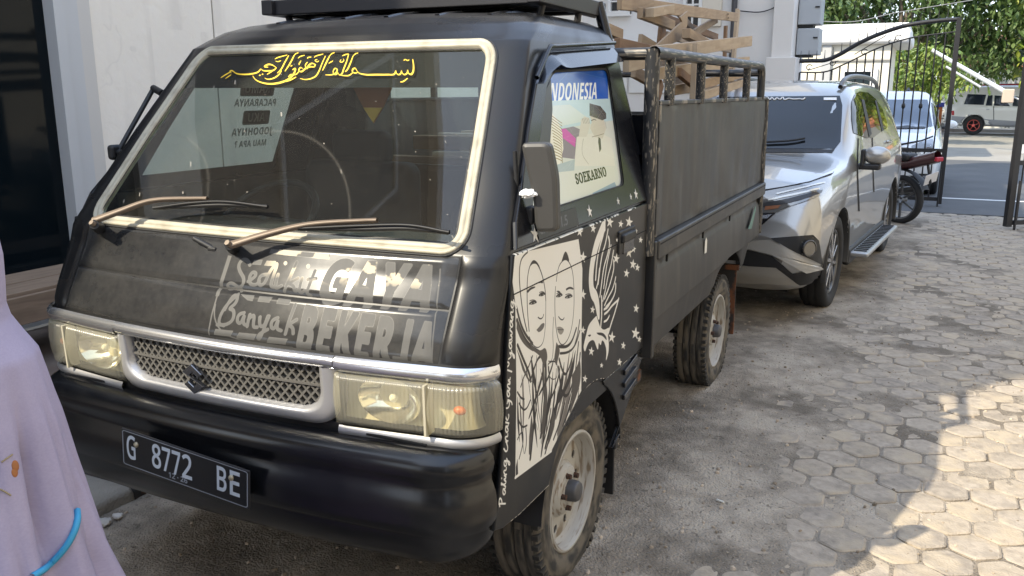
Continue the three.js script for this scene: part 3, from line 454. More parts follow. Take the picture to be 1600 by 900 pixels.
function fnorm(X, y) { const e = 0.006, dx = (front(X + e, y) - front(X - e, y)) / (2 * e), dy = (front(X, y + e) - front(X, y - e)) / (2 * e); return V(-dx, -dy, 1).normalize(); }
function hitFront(px, py) { const d = ray(px, py); let t0 = 0.6, f0 = 1; for (let t = 0.6; t < 4.5; t += 0.01) { const p = CAM.clone().addScaledVector(d, t); const f = p.z - front(p.x, p.y); if (f < 0) { let a = t0, b = t; for (let k = 0; k < 30; k++) { const m = (a + b) / 2, q = CAM.clone().addScaledVector(d, m); if (q.z - front(q.x, q.y) < 0) b = m; else a = m; } return CAM.clone().addScaledVector(d, a); } t0 = t; } return null; }
const ZR = 1.30;
// ---- cab shell with real openings for the windscreen and the side windows
{
  const ys = []; for (let i = 0; i < TAB.length - 1; i++) { const n = i < 8 ? 9 : 5; for (let k = 0; k < n; k++) ys.push(TAB[i][0] + (TAB[i + 1][0] - TAB[i][0]) * k / n); } ys.push(TAB.at(-1)[0]);
  for (const q of [1.165, 1.632, 1.25, 1.57, 0.722, 0.862]) { let b = 0; ys.forEach((v, i) => { if (Math.abs(v - q) < Math.abs(ys[b] - q)) b = i; }); ys[b] = q; }
  const col = (y) => {
    const [, zc, bow, rx, rz, w] = cab(y), out = [], ze = zc - bow - rz, zs = [0, 0.12, 0.22, 0.35, 0.5, 0.62, 0.74, 0.86, 1];
    for (const s of zs.slice(0, -1)) out.push(V(-w, y, ZR + (ze - ZR) * s));
    for (let i = 0; i <= 8; i++) { const a = i / 8 * Math.PI / 2; out.push(V(-w + rx * (1 - Math.cos(a)), y, ze + rz * Math.sin(a))); }
    for (let i = 1; i < 40; i++) { const X = -(w - rx) + 2 * (w - rx) * i / 40; out.push(V(X, y, front(X, y))); }
    for (let i = 8; i >= 0; i--) { const a = i / 8 * Math.PI / 2; out.push(V(w - rx * (1 - Math.cos(a)), y, ze + rz * Math.sin(a))); }
    for (const s of zs.slice(0, -1).reverse()) out.push(V(w, y, ZR + (ze - ZR) * s));
    return out;
  };
  const rows = ys.map(col), g = grid(rows), m = rows[0].length, idx = [], old = g.index.array;
  for (let i = 0, f = 0; i < ys.length - 1; i++) for (let j = 0; j < m - 1; j++, f++) {
    const y = (ys[i] + ys[i + 1]) / 2, fr = j >= 17 && j <= 54, sideL = j >= 1 && j <= 6, sideR = j >= m - 8 && j <= m - 3;
    if ((fr && y > 1.165 && y < 1.632) || ((sideL || sideR) && y > 1.25 && y < 1.57) || (j >= 9 && j <= m - 11 && y > 0.722 && y < 0.862)) continue;
    for (let k = 0; k < 6; k++) idx.push(old[f * 6 + k]);
  }
  g.setIndex(idx); g.computeVertexNormals();
  obj('cab_shell', [g], MT.paint, truck);
  // roof ribs, drip rail
  for (const X of [-0.4, -0.24, -0.08, 0.08, 0.24, 0.4]) { const pts = [], q = Math.abs(X); for (let i = 0; i <= 10; i++) { const z = 1.94 - q * 0.22 - i * 0.06; let y = 1.65; while (y < 1.775 && front(X, y) > z && cab(y)[5] > q + 0.02) y += 0.001; pts.push(V(X, Math.min(y, 1.776 - 0.08 * q * q) - 0.010 + 0.004 * sstep(0, 3, i), z)); } obj('roof_rib', [tube(pts, 0.014, 24, 6)], MT.paint, truck); }
  // back wall of the cab with its window
  const bw = (a) => a.map((p) => [p[0], p[1]]);
  obj('cab_back', [plate(bw([[-0.745, 0.56], [0.745, 0.56], [0.745, 1.14], [0.612, 1.655], [0.5, 1.75], [0.2, 1.776], [-0.2, 1.776], [-0.5, 1.75], [-0.612, 1.655], [-0.745, 1.14]]), 0.02, new THREE.Matrix4().setPosition(0, 0, ZR - 0.01), 0.002, [roundPoly([[-0.46, 1.24], [0.46, 1.24], [0.42, 1.58], [-0.42, 1.58]], 0.05)])], MT.paint, truck);
}
// ---- cabin: dashboard, seats, back window with mirrored lettering, hanging pennant
{
  const trim = mat([0.035, 0.034, 0.033], 0.7), seat = mat([0.03, 0.031, 0.034], 0.8);
  obj('dashboard', [rbox(1.3, 0.14, 0.34, 0.04, 0, 1.04, 2.2, 3), rbox(1.3, 0.3, 0.2, 0.04, 0, 0.85, 2.24)], trim, truck);
  for (const X of [-0.36, 0.36]) { const s = obj('seat', [rbox(0.52, 0.14, 0.5, 0.05, X, 0.72, 1.72, 3), rbox(0.5, 0.52, 0.12, 0.05, X, 1.0, 1.46, 3)], seat, truck); obj('headrest', [rbox(0.26, 0.13, 0.08, 0.035, X, 1.31, 1.45, 3)], seat, s); }
  const wheel = new THREE.TorusGeometry(0.18, 0.013, 10, 36); wheel.rotateX(-0.9); wheel.translate(-0.36, 1.10, 2.02);
  obj('steering_wheel', [wheel, rod(V(-0.36, 1.10, 2.02), V(-0.36, 0.9, 2.2), 0.03), rod(V(-0.53, 1.1, 2.02), V(-0.19, 1.1, 2.02), 0.012)], MT.black, truck);
  obj('inner_lining', [span(-0.72, -0.715, 0.6, 1.2, 1.32, 2.3), span(0.715, 0.72, 0.6, 1.2, 1.32, 2.3), span(-0.7, 0.7, 0.56, 0.58, 1.32, 2.5)], trim, truck);
  obj('roof_lining', [span(-0.5, 0.5, 1.69, 1.70, 1.35, 1.95)], mat([0.28, 0.27, 0.24], 0.9), truck);
  const sideText = canvasTex(512, 256, (c, w, h) => { c.clearRect(0, 0, w, h); c.textAlign = 'center'; const L = (s, x, y, z, inv, wd) => { c.font = 'bold ' + z + 'px sans-serif'; if (inv) { c.fillStyle = '#4a4f48'; c.beginPath(); c.roundRect(x - wd / 2, y - z * 0.9, wd, z * 1.15, 8); c.fill(); c.fillStyle = '#98a094'; } else c.fillStyle = '#4a4f48'; c.fillText(s, x, y); }; const x = w * 0.5; L('KAMU', x, 58, 40, 1, 150); L('PACARANYA', x, 100, 32, 0); L('AKU', x - 10, 150, 40, 1, 120); L('JODOHNYA', x, 194, 34, 0); L('MAU APA ?', x, 232, 28, 0); });
  const gp = new THREE.PlaneGeometry(0.96, 0.38); gp.translate(0, 1.41, ZR + 0.016);
  obj('back_window', gp, glass([0.75, 0.82, 0.78]), truck);
  const st = new THREE.PlaneGeometry(0.62, 0.30); st.applyMatrix4(mtx(V(0, 0, 1), V(0.2465, 0.969, 0), V(-0.969, 0.2465, 0), V(-0.665, 1.435, 1.70)));
  obj('side_lettering', st, new THREE.MeshStandardMaterial({ map: sideText, transparent: true, side: THREE.DoubleSide, roughness: 0.7 }), truck);
  const pc = V(0.075, 1.5, 2.0), pen = thing('hanging_pennant', 'small orange and gold diamond pennant hanging inside the truck windscreen', 'pennant', [pc.x, pc.y, pc.z]);
  obj('cloth', [plate([[-0.07, 0.03], [0, 0.055], [0.07, 0.03], [0.035, -0.03], [0, -0.075], [-0.035, -0.03]], 0.006, null, 0.002)], mat([0.35, 0.10, 0.02], 0.6), pen);
  obj('gold_tip', [plate([[-0.035, -0.028], [0.035, -0.028], [0, -0.073]], 0.008, new THREE.Matrix4().setPosition(0, 0, -0.0005), 0.001)], mat([0.62, 0.38, 0.05], 0.4, { metalness: 0.4 }), pen);
  obj('cord', [rod(V(0, 0.05, 0), V(0, 0.185, -0.02), 0.0015)], MT.black, pen);
}
// ---- windscreen: pane, tinted strip, dust on the glass, cream rubber gasket
const wsp = (a, y, off = 0) => fp(a * (cab(y)[5] - cab(y)[3]), y, off);
const wsGrid = (a0, a1, y0, y1, off, n = 40, m = 24) => { const rows = []; for (let i = 0; i <= m; i++) { const r = [], y = y0 + (y1 - y0) * i / m; for (let k = 0; k <= n; k++) r.push(wsp(a0 + (a1 - a0) * k / n, y, off)); rows.push(r); } return grid(rows); };
{
  obj('windscreen', [wsGrid(-0.985, 0.985, 1.155, 1.643, -0.004)], glass([0.66, 0.75, 0.71]), truck);
  obj('sun_strip', [wsGrid(-0.98, 0.98, 1.535, 1.64, -0.007)], mat([0.014, 0.013, 0.012], 0.5, { specularIntensity: 0.2 }), truck);
  const W = 1024, d = new Uint8Array(W * W * 4);
  for (let j = 0; j < W; j++) for (let i = 0; i < W; i++) {
    const u = i / W, v = j / W, a = fbm(u * 3, v * 2.4, 3, 201), b = fbm(u * 60, v * 18, 3, 205), f = vnoise(u * 420, v * 420, 207), o = (j * W + i) * 4;
    let k = 0.014 + 0.02 * a + 0.008 * (b - 0.5);
    const r1 = Math.hypot((u - 0.46) * 1.25, (v + 0.06) * 0.62), r2 = Math.hypot((u - 0.08) * 1.25, (v + 0.06) * 0.62); // swept arcs left by the wipers
    k += 0.05 * Math.exp(-(((r1 - 0.36) / 0.004) ** 2)) * (u > 0.4 && u < 0.75 ? 1 : 0.2) + 0.04 * Math.exp(-(((r2 - 0.34) / 0.005) ** 2));
    if (f > 0.955 && a > 0.4) k += 0.5 * (f - 0.955) * 20 * hash(i >> 3, j >> 3, 9) ** 4;
    d[o] = d[o + 1] = d[o + 2] = clamp(k, 0, 1) * 255; d[o + 3] = 255;
  }
  const put = (x, y, w, h, val) => { for (let j = -h; j <= h; j++) for (let i = -w; i <= w; i++) { const q = ((clamp(y + j, 0, W - 1)) * W + clamp(Math.round(x + i - j * 0.3), 0, W - 1)) * 4; d[q] = d[q + 1] = d[q + 2] = val; } };
  for (let i = 0; i < 60; i++) { const s = hash(i, 4, 5); put(Math.floor(hash(i, 1, 5) * W), Math.floor(hash(i, 2, 5) * W), s > 0.9 ? 2 : 1, Math.floor(1 + s ** 4 * 14), 60 + 90 * hash(i, 3, 5)); }
  const t = new THREE.DataTexture(d, W, W); t.magFilter = t.minFilter = THREE.LinearFilter; t.needsUpdate = true;
  const g = wsGrid(-0.98, 0.98, 1.158, 1.64, 0.0015), n = 41, uv = g.attributes.uv; for (let i = 0; i < uv.count; i++) uv.setXY(i, (i % n) / 40, Math.floor(i / n) / 24);
  const dust = obj('windscreen_dust', g, new THREE.MeshStandardMaterial({ color: lin(0.50, 0.46, 0.39), roughness: 0.95, alphaMap: t, transparent: true, side: THREE.DoubleSide }), truck); dust.userData.kind = 'stuff';
  // gasket
  const out = []; const A = 1.0, y0 = 1.14, y1 = 1.655, rc = 0.055, wm = 0.59; const ra = rc / wm;
  const arc = (ca, cy, s0) => { for (let k = 0; k <= 8; k++) { const q = s0 + k / 8 * Math.PI / 2; out.push([ca + Math.cos(q) * ra, cy + Math.sin(q) * rc]); } };
  const line = (a0, b0, a1, b1, n2) => { for (let k = 1; k < n2; k++) out.push([a0 + (a1 - a0) * k / n2, b0 + (b1 - b0) * k / n2]); };
  arc(A - ra, y1 - rc, 0); line(A - ra, y1, -A + ra, y1, 30); arc(-A + ra, y1 - rc, Math.PI / 2); line(-A, y1 - rc, -A, y0 + rc, 14); arc(-A + ra, y0 + rc, Math.PI); line(-A + ra, y0, A - ra, y0, 30); arc(A - ra, y0 + rc, 1.5 * Math.PI); line(A, y0 + rc, A, y1 - rc, 14); out.push(out[0]);
  const P = out.map(([a, y]) => wsp(a, y)), N = out.map(([a, y]) => fnorm(clamp(a, -0.93, 0.93) * (cab(y)[5] - cab(y)[3]), y));
  const prof = (pr) => grid(P.map((p, i) => { const q = P[(i + 1) % P.length].equals(p) ? P[1] : P[Math.min(i + 1, P.length - 1)], o = P[i ? i - 1 : P.length - 2], T = q.clone().sub(o).normalize(), B = N[i].clone().cross(T); return pr.map(([b, n]) => p.clone().addScaledVector(B, b).addScaledVector(N[i], n)); }));
  obj('windscreen_gasket', [prof([[-0.005, -0.006], [-0.005, 0.004], [-0.002, 0.008], [0.004, 0.008], [0.007, 0.004], [0.009, 0.004], [0.012, 0.007], [0.021, 0.007], [0.025, 0.002], [0.026, -0.012]])], MT.cream, truck);
  obj('gasket_lip', [prof([[-0.012, -0.003], [-0.010, 0.003], [-0.0055, 0.004], [-0.0055, -0.003]])], MT.black, truck);
}
// ---- yellow lettering on the tinted strip, traced stroke by stroke
{
  const Y = mat([0.80, 0.52, 0.02], 0.45), q = (x, y) => hitFront(340 + x / 5, 70 + y / 5);
  const strokes = [ // [width] then points in a 5x enlargement of the photograph
    [13, [1527, 118], [1534, 170], [1530, 215], [1515, 236], [1494, 226], [1488, 200]], [10, [1488, 200], [1482, 228], [1462, 238], [1446, 226], [1440, 205]], [10, [1440, 205], [1434, 230], [1416, 238], [1400, 226], [1396, 206]], [12, [1396, 206], [1384, 234], [1330, 238], [1240, 238], [1160, 238], [1110, 226], [1092, 208]],
    [11, [1092, 208], [1078, 188], [1060, 196], [1058, 216], [1080, 226], [1100, 218]], [9, [1060, 222], [1030, 244], [1000, 246], [970, 244]], [8, [1456, 128], [1470, 120], [1486, 128], [1500, 122]], [9, [1488, 266], [1452, 292], [1430, 296]],
    [10, [1062, 92], [1040, 150], [1016, 200], [1000, 216]], [7, [1102, 68], [1080, 76], [1062, 92]], [10, [1028, 76], [1010, 140], [990, 190], [974, 232], [956, 240], [944, 222]], [8, [1028, 76], [1000, 82], [978, 92]], [9, [944, 222], [930, 236], [912, 234], [905, 214]], [10, [905, 214], [920, 190], [938, 196], [930, 222], [900, 238], [846, 240]], [7, [968, 120], [960, 138], [976, 140], [990, 126], [984, 112]], [7, [905, 130], [885, 142], [872, 150]],
    [10, [880, 90], [850, 150], [824, 206]], [7, [918, 66], [896, 74], [880, 90]], [9, [846, 92], [820, 150], [796, 210], [770, 250], [730, 270], [684, 276], [650, 268]], [7, [830, 76], [800, 84], [770, 94], [758, 104]], [8, [782, 118], [766, 128], [780, 138], [796, 130]], [11, [770, 160], [740, 150], [716, 166], [700, 190], [690, 164], [706, 140]], [11, [770, 160], [758, 176], [728, 176], [690, 190], [660, 214], [638, 206], [652, 182], [668, 190]], [9, [640, 212], [616, 236], [576, 238], [556, 256]], [8, [736, 100], [712, 104], [704, 112]], [8, [656, 128], [642, 152], [640, 162]], [7, [684, 86], [650, 96], [632, 110]],
    [13, [590, 200], [612, 190], [600, 230], [560, 272], [500, 298], [420, 310], [350, 300], [300, 276], [278, 246]], [9, [618, 256], [580, 276], [540, 292]], [8, [574, 172], [588, 166]],
    [10, [604, 84], [570, 150], [530, 212]], [7, [636, 66], [616, 74], [604, 84]], [9, [560, 88], [530, 140], [500, 196], [470, 226]], [7, [548, 84], [510, 94], [470, 106], [452, 116]], [9, [504, 206], [480, 240], [440, 266], [396, 274], [372, 264]], [7, [500, 128], [478, 136], [456, 132]], [11, [464, 184], [430, 162], [400, 158], [370, 176], [400, 180]], [10, [464, 184], [440, 204], [400, 208], [360, 206], [340, 190]], [8, [430, 212], [390, 236]], [11, [340, 196], [322, 216], [280, 230], [210, 236], [150, 228], [116, 206], [100, 214], [112, 226]], [8, [100, 220], [70, 236], [30, 262]], [8, [360, 232], [350, 238]], [8, [340, 240], [328, 246]], [7, [110, 238], [66, 268]]];
  const gs = [];
  for (const [w, ...pts] of strokes) {
    const c = new THREE.CatmullRomCurve3(pts.map((p) => V(p[0], p[1], 0))), n = Math.max(8, pts.length * 6), L = [], R = [];
    for (let i = 0; i <= n; i++) { const t = i / n, p = c.getPoint(t), T = c.getTangent(t), ang = Math.atan2(T.y, T.x), hw = 0.5 * w * (0.55 + 0.6 * Math.abs(Math.sin(ang - 0.9))) * (0.45 + 0.55 * Math.sin(Math.PI * clamp(t * 0.86 + 0.1, 0, 1))); const a = q(p.x - T.y * hw, p.y + T.x * hw), b = q(p.x + T.y * hw, p.y - T.x * hw); if (a && b) { L.push(a.addScaledVector(fnorm(a.x, a.y), 0.0028)); R.push(b.addScaledVector(fnorm(b.x, b.y), 0.0028)); } }
    if (L.length > 1) gs.push(grid([L, R]));
  }
  obj('windscreen_lettering', gs, Y, truck);
}
// ---- bonnet and cowl panels with the silver vinyl slogan
{
  const W = 2048, H = 448, X0 = -0.66, XW = 1.32, Y0 = 0.888, YH = 0.252;
  const cv = (px, py) => { const p = hitFront(px, py); return [(p.x - X0) / XW * W, (1 - (p.y - Y0) / YH) * H]; };
  const z = (x, y) => cv(300 + x / 3.81, 370 + y / 3.81);
  const mask = document.createElement('canvas'); mask.width = W; mask.height = H; const c = mask.getContext('2d');
  c.fillStyle = '#000'; c.fillRect(0, 0, W, H); c.strokeStyle = c.fillStyle = '#fff'; c.lineJoin = c.lineCap = 'round';
  const stroke = (w, pts) => { const m = pts.map((p) => z(...p)); c.lineWidth = w; c.beginPath(); c.moveTo(...m[0]); for (let i = 1; i < m.length - 1; i++) c.quadraticCurveTo(...m[i], (m[i][0] + m[i + 1][0]) / 2, (m[i][1] + m[i + 1][1]) / 2); c.lineTo(...m.at(-1)); c.stroke(); };
  const poly = (pts) => { const m = pts.map((p) => z(...p)); c.beginPath(); m.forEach((p, i) => i ? c.lineTo(...p) : c.moveTo(...p)); c.closePath(); c.fill(); };
  const word = (s, tl, tr, bl) => { // the letters of a word stretched onto a slanted box
    const [a, b, d] = [z(...tl), z(...tr), z(...bl)]; c.save(); c.font = 'bold 100px sans-serif'; let adv = 0; const ws = [...s].map((k) => c.measureText(k === 'J' ? 'L' : k).width); const tot = ws.reduce((p, q) => p + q, 0) + 6 * (s.length - 1);
    [...s].forEach((k, i) => { const u0 = adv / tot, kx = 1; c.save(); c.setTransform((b[0] - a[0]) / tot * kx, (b[1] - a[1]) / tot * kx, (d[0] - a[0]) / 73, (d[1] - a[1]) / 73, a[0] + (b[0] - a[0]) * u0, a[1] + (b[1] - a[1]) * u0); let kk = k; if (k === 'J') { kk = 'L'; c.transform(-1, 0, 0, 1, ws[i], 0); } c.fillText(kk, 0, 73); c.lineWidth = 7; c.strokeText(kk, 0, 73); c.restore(); adv += ws[i] + 6; }); c.restore(); };
  word('GAYA', [830, 128], [1490, 175], [735, 378]); word('BEKERJA', [675, 402], [1475, 515], [612, 672]);
  const S = 15;
  stroke(S, [[355, 165], [345, 135], [310, 130], [285, 165], [295, 205], [322, 245], [312, 290], [270, 305], [225, 310], [212, 290], [240, 268], [275, 290], [300, 320]]);
  stroke(S, [[345, 262], [385, 240], [392, 212], [368, 206], [350, 240], [356, 282], [392, 285], [410, 262]]); stroke(S, [[455, 222], [420, 222], [404, 262], [416, 292], [446, 270], [470, 205], [525, 140], [490, 240], [478, 292], [500, 296]]);
  stroke(S, [[522, 222], [503, 285], [512, 306], [540, 290]]); stroke(S, [[632, 150], [590, 245], [558, 322]]); stroke(S, [[640, 245], [605, 262], [586, 278], [618, 290], [620, 325], [648, 310]]); stroke(S, [[665, 245], [645, 310], [655, 334], [680, 318]]); stroke(S, [[742, 200], [705, 290], [690, 335], [712, 350]]); stroke(S, [[700, 250], [748, 246]]); stroke(S, [[565, 153], [567, 156]]); stroke(S, [[700, 170], [702, 174]]);
  stroke(S, [[285, 340], [225, 390], [185, 450], [165, 515], [200, 525]]); stroke(S, [[205, 430], [250, 345], [285, 345], [272, 395], [228, 425], [262, 432], [258, 490], [215, 522], [160, 520]]); stroke(S, [[320, 450], [290, 452], [276, 500], [300, 518], [325, 455], [312, 515], [340, 525]]); stroke(S, [[355, 460], [338, 530]]); stroke(S, [[345, 490], [372, 460], [382, 475], [372, 535], [398, 535]]); stroke(S, [[415, 475], [408, 530], [440, 530], [462, 470]]); stroke(S, [[468, 470], [430, 570], [405, 615], [400, 580], [460, 548]]); stroke(S, [[520, 480], [488, 488], [478, 535], [500, 548], [525, 485], [512, 545], [540, 555]]); stroke(S, [[625, 400], [590, 490], [565, 575]]); stroke(S, [[632, 490], [600, 510], [582, 522], [610, 535], [612, 572]]);
  for (const r of [[[380, 135], [430, 135], [420, 165], [368, 162]], [[455, 140], [510, 142], [500, 172], [440, 168]], [[300, 338], [382, 346], [370, 380], [340, 374]], [[412, 350], [490, 356], [470, 388], [400, 382]], [[525, 362], [600, 372], [588, 402], [512, 394]], [[150, 545], [255, 556], [238, 592], [135, 582]], [[290, 566], [395, 576], [376, 612], [268, 602]], [[468, 592], [580, 604], [562, 640], [448, 630]]]) poly(r);
  poly([[225, 108], [246, 112], [170, 350], [150, 350]]); stroke(7, [[160, 350], [95, 612], [110, 626], [600, 690], [680, 708]]); stroke(6, [[150, 400], [118, 590], [600, 660]]); poly([[480, 70], [830, 100], [826, 132], [470, 96]]); stroke(5, [[1485, 190], [1430, 820]]);
  const md = c.getImageData(0, 0, W, H).data, col = new Uint8Array(W * H * 4), rough = new Uint8Array(W * H * 4), metal = new Uint8Array(W * H * 4);
  for (let j = 0; j < H; j++) for (let i = 0; i < W; i++) {
    const o = (j * W + i) * 4, q = ((H - 1 - j) * W + i) * 4, u = i / W, v = j / H;   // rows from the bottom
    const n = 0.35 + 0.3 * fbm(u * 7, v * 2, 3, 301) + 0.12 * (fbm(u * 90, v * 25, 4, 311) - 0.5), s = fbm(u * 120, v * 9, 3, 303), f = vnoise(u * 700, v * 160, 305), tear = sstep(0.56, 0.62, fbm(u * 26, v * 7, 4, 307)) * sstep(0.62, 0.75, v) * sstep(0.55, 0.6, u);
    const m = md[q] / 255, worn = clamp(m * (0.8 + 0.25 * (s - 0.5)), 0, 1);
    let k = mix3([0.010, 0.011, 0.013], [0.115, 0.108, 0.095], clamp(0.55 * sstep(0.2, 0.9, n) + 0.06 * (s - 0.4) + (f > 0.96 ? 0.25 : 0), 0, 1));
    k = mix3(k, [0.092, 0.09, 0.084], worn * 0.85); if (m > 0.3) k = mix3(k, [0.55, 0.47, 0.33], tear * 0.8);
    for (let e = 0; e < 3; e++) col[o + e] = s8(k[e]);
    rough[o] = rough[o + 1] = rough[o + 2] = 255 * clamp(0.12 + 0.10 * n + 0.42 * m, 0, 1); metal[o] = metal[o + 1] = metal[o + 2] = 0; col[o + 3] = rough[o + 3] = metal[o + 3] = 255;
  }
  const T = (d, sr) => { const t = new THREE.DataTexture(d, W, H); t.magFilter = THREE.LinearFilter; t.minFilter = THREE.LinearMipmapLinearFilter; t.generateMipmaps = true; if (sr) t.colorSpace = THREE.SRGBColorSpace; t.needsUpdate = true; return t; };
  const bm = mat([1, 1, 1], 1, { map: T(col, true), roughnessMap: T(rough), metalnessMap: T(metal), metalness: 1, specularIntensity: 0.8, clearcoat: 0.12, clearcoatRoughness: 0.06 });
  const panel = (x0, x1, y0, y1) => { const rows = [], n = 60, m = 14; for (let i = 0; i <= m; i++) { const r = [], y = y0 + (y1 - y0) * i / m; for (let k = 0; k <= n; k++) { const X = x0 + (x1 - x0) * k / n, e = Math.min(k, n - k, i, m - i) === 0 ? 0.0005 : 0.0055; r.push(fp(X, y, e)); } rows.push(r); } const g = grid(rows), p = g.attributes.position, uv = g.attributes.uv; for (let i = 0; i < p.count; i++) uv.setXY(i, (p.getX(i) - X0) / XW, (p.getY(i) - Y0) / YH); return g; };
  obj('bonnet', panel(-0.632, 0.632, 0.90, 1.0125), bm, truck); obj('cowl_panel', panel(-0.632, 0.632, 1.0165, 1.132), bm, truck);
  for (const s of [-1, 1]) { obj('corner_panel', [(() => { const rows = []; for (let i = 0; i <= 16; i++) { const y = 0.90 + (1.138 - 0.90) * i / 16, r = []; for (let k = 0; k <= 18; k++) { const X = s * (0.637 + (cab(y)[5] - 0.001 - 0.637) * Math.sin(k / 18 * Math.PI / 2)), e = Math.min(k, i, 16 - i) === 0 ? 0.0005 : 0.005; r.push(fp(X, y, e)); } rows.push(r); } return grid(rows, s < 0); })()], MT.paint, truck); }
  const a = hitFront(312, 375).addScaledVector(V(0, 0.4, 1), 0.02), b = hitFront(334, 389); obj('washer_nozzle', [rod(b, a, 0.008, 0.007), rbox(0.03, 0.012, 0.02, 0.004, b.x, b.y, b.z)], MT.black, truck);
}
// ---- wipers
{
  const N = V(0, 0.62, 0.785), P0 = V(0, 1.15, 2.5), at = (px, py, o) => onPlane(px, py, N, P0.clone().addScaledVector(N, o)).addScaledVector(V(0, 0, 0), 0);
  const bronze = mat([0.17, 0.13, 0.095], 0.5, { metalness: 0.2 });
  for (const [piv, pts, bl] of [[[366, 388], [[360, 384], [420, 366], [482, 352], [590, 345]], [[466, 357], [560, 358], [640, 357], [702, 363]]], [[155, 356], [[146, 346], [190, 330], [235, 315], [325, 311]], [[240, 325], [300, 322], [350, 320], [418, 323]]]]) {
    const w = new THREE.Group(); w.name = 'wiper'; truck.add(w);
    const c = new THREE.CatmullRomCurve3(pts.map(([x, y], i) => at(x, y, 0.045 - 0.004 * i))), rows = []; for (let i = 0; i <= 24; i++) { const t = i / 24, p = c.getPoint(t), T = c.getTangent(t), B = N.clone().cross(T).normalize(), h = 0.0085 - 0.0045 * t; rows.push([[-h, 0], [-h, 0.012], [h, 0.012], [h, 0], [-h, 0]].map(([b, n]) => p.clone().addScaledVector(B, b).addScaledVector(N, n - 0.004))); }
    obj('arm', [grid(rows)], bronze, w);
    const pv = at(...piv, 0.03), base = at(...piv, -0.01); obj('pivot', [rod(base, pv.clone().addScaledVector(N, 0.02), 0.018, 0.014, 14)], MT.black, w); obj('nut', [rod(pv.clone().addScaledVector(N, 0.02), pv.clone().addScaledVector(N, 0.032), 0.009, 0.008, 6)], bronze, w);
    const bc = new THREE.CatmullRomCurve3(bl.map(([x, y], i) => at(x, y, 0.028))); obj('blade', [new THREE.TubeGeometry(bc, 20, 0.006, 5), new THREE.TubeGeometry(new THREE.CatmullRomCurve3(bl.map(([x, y], i) => at(x, y - (i === 1 || i === 2 ? 5 : 0), 0.038))), 20, 0.0035, 5)], MT.black, w);
  }
}
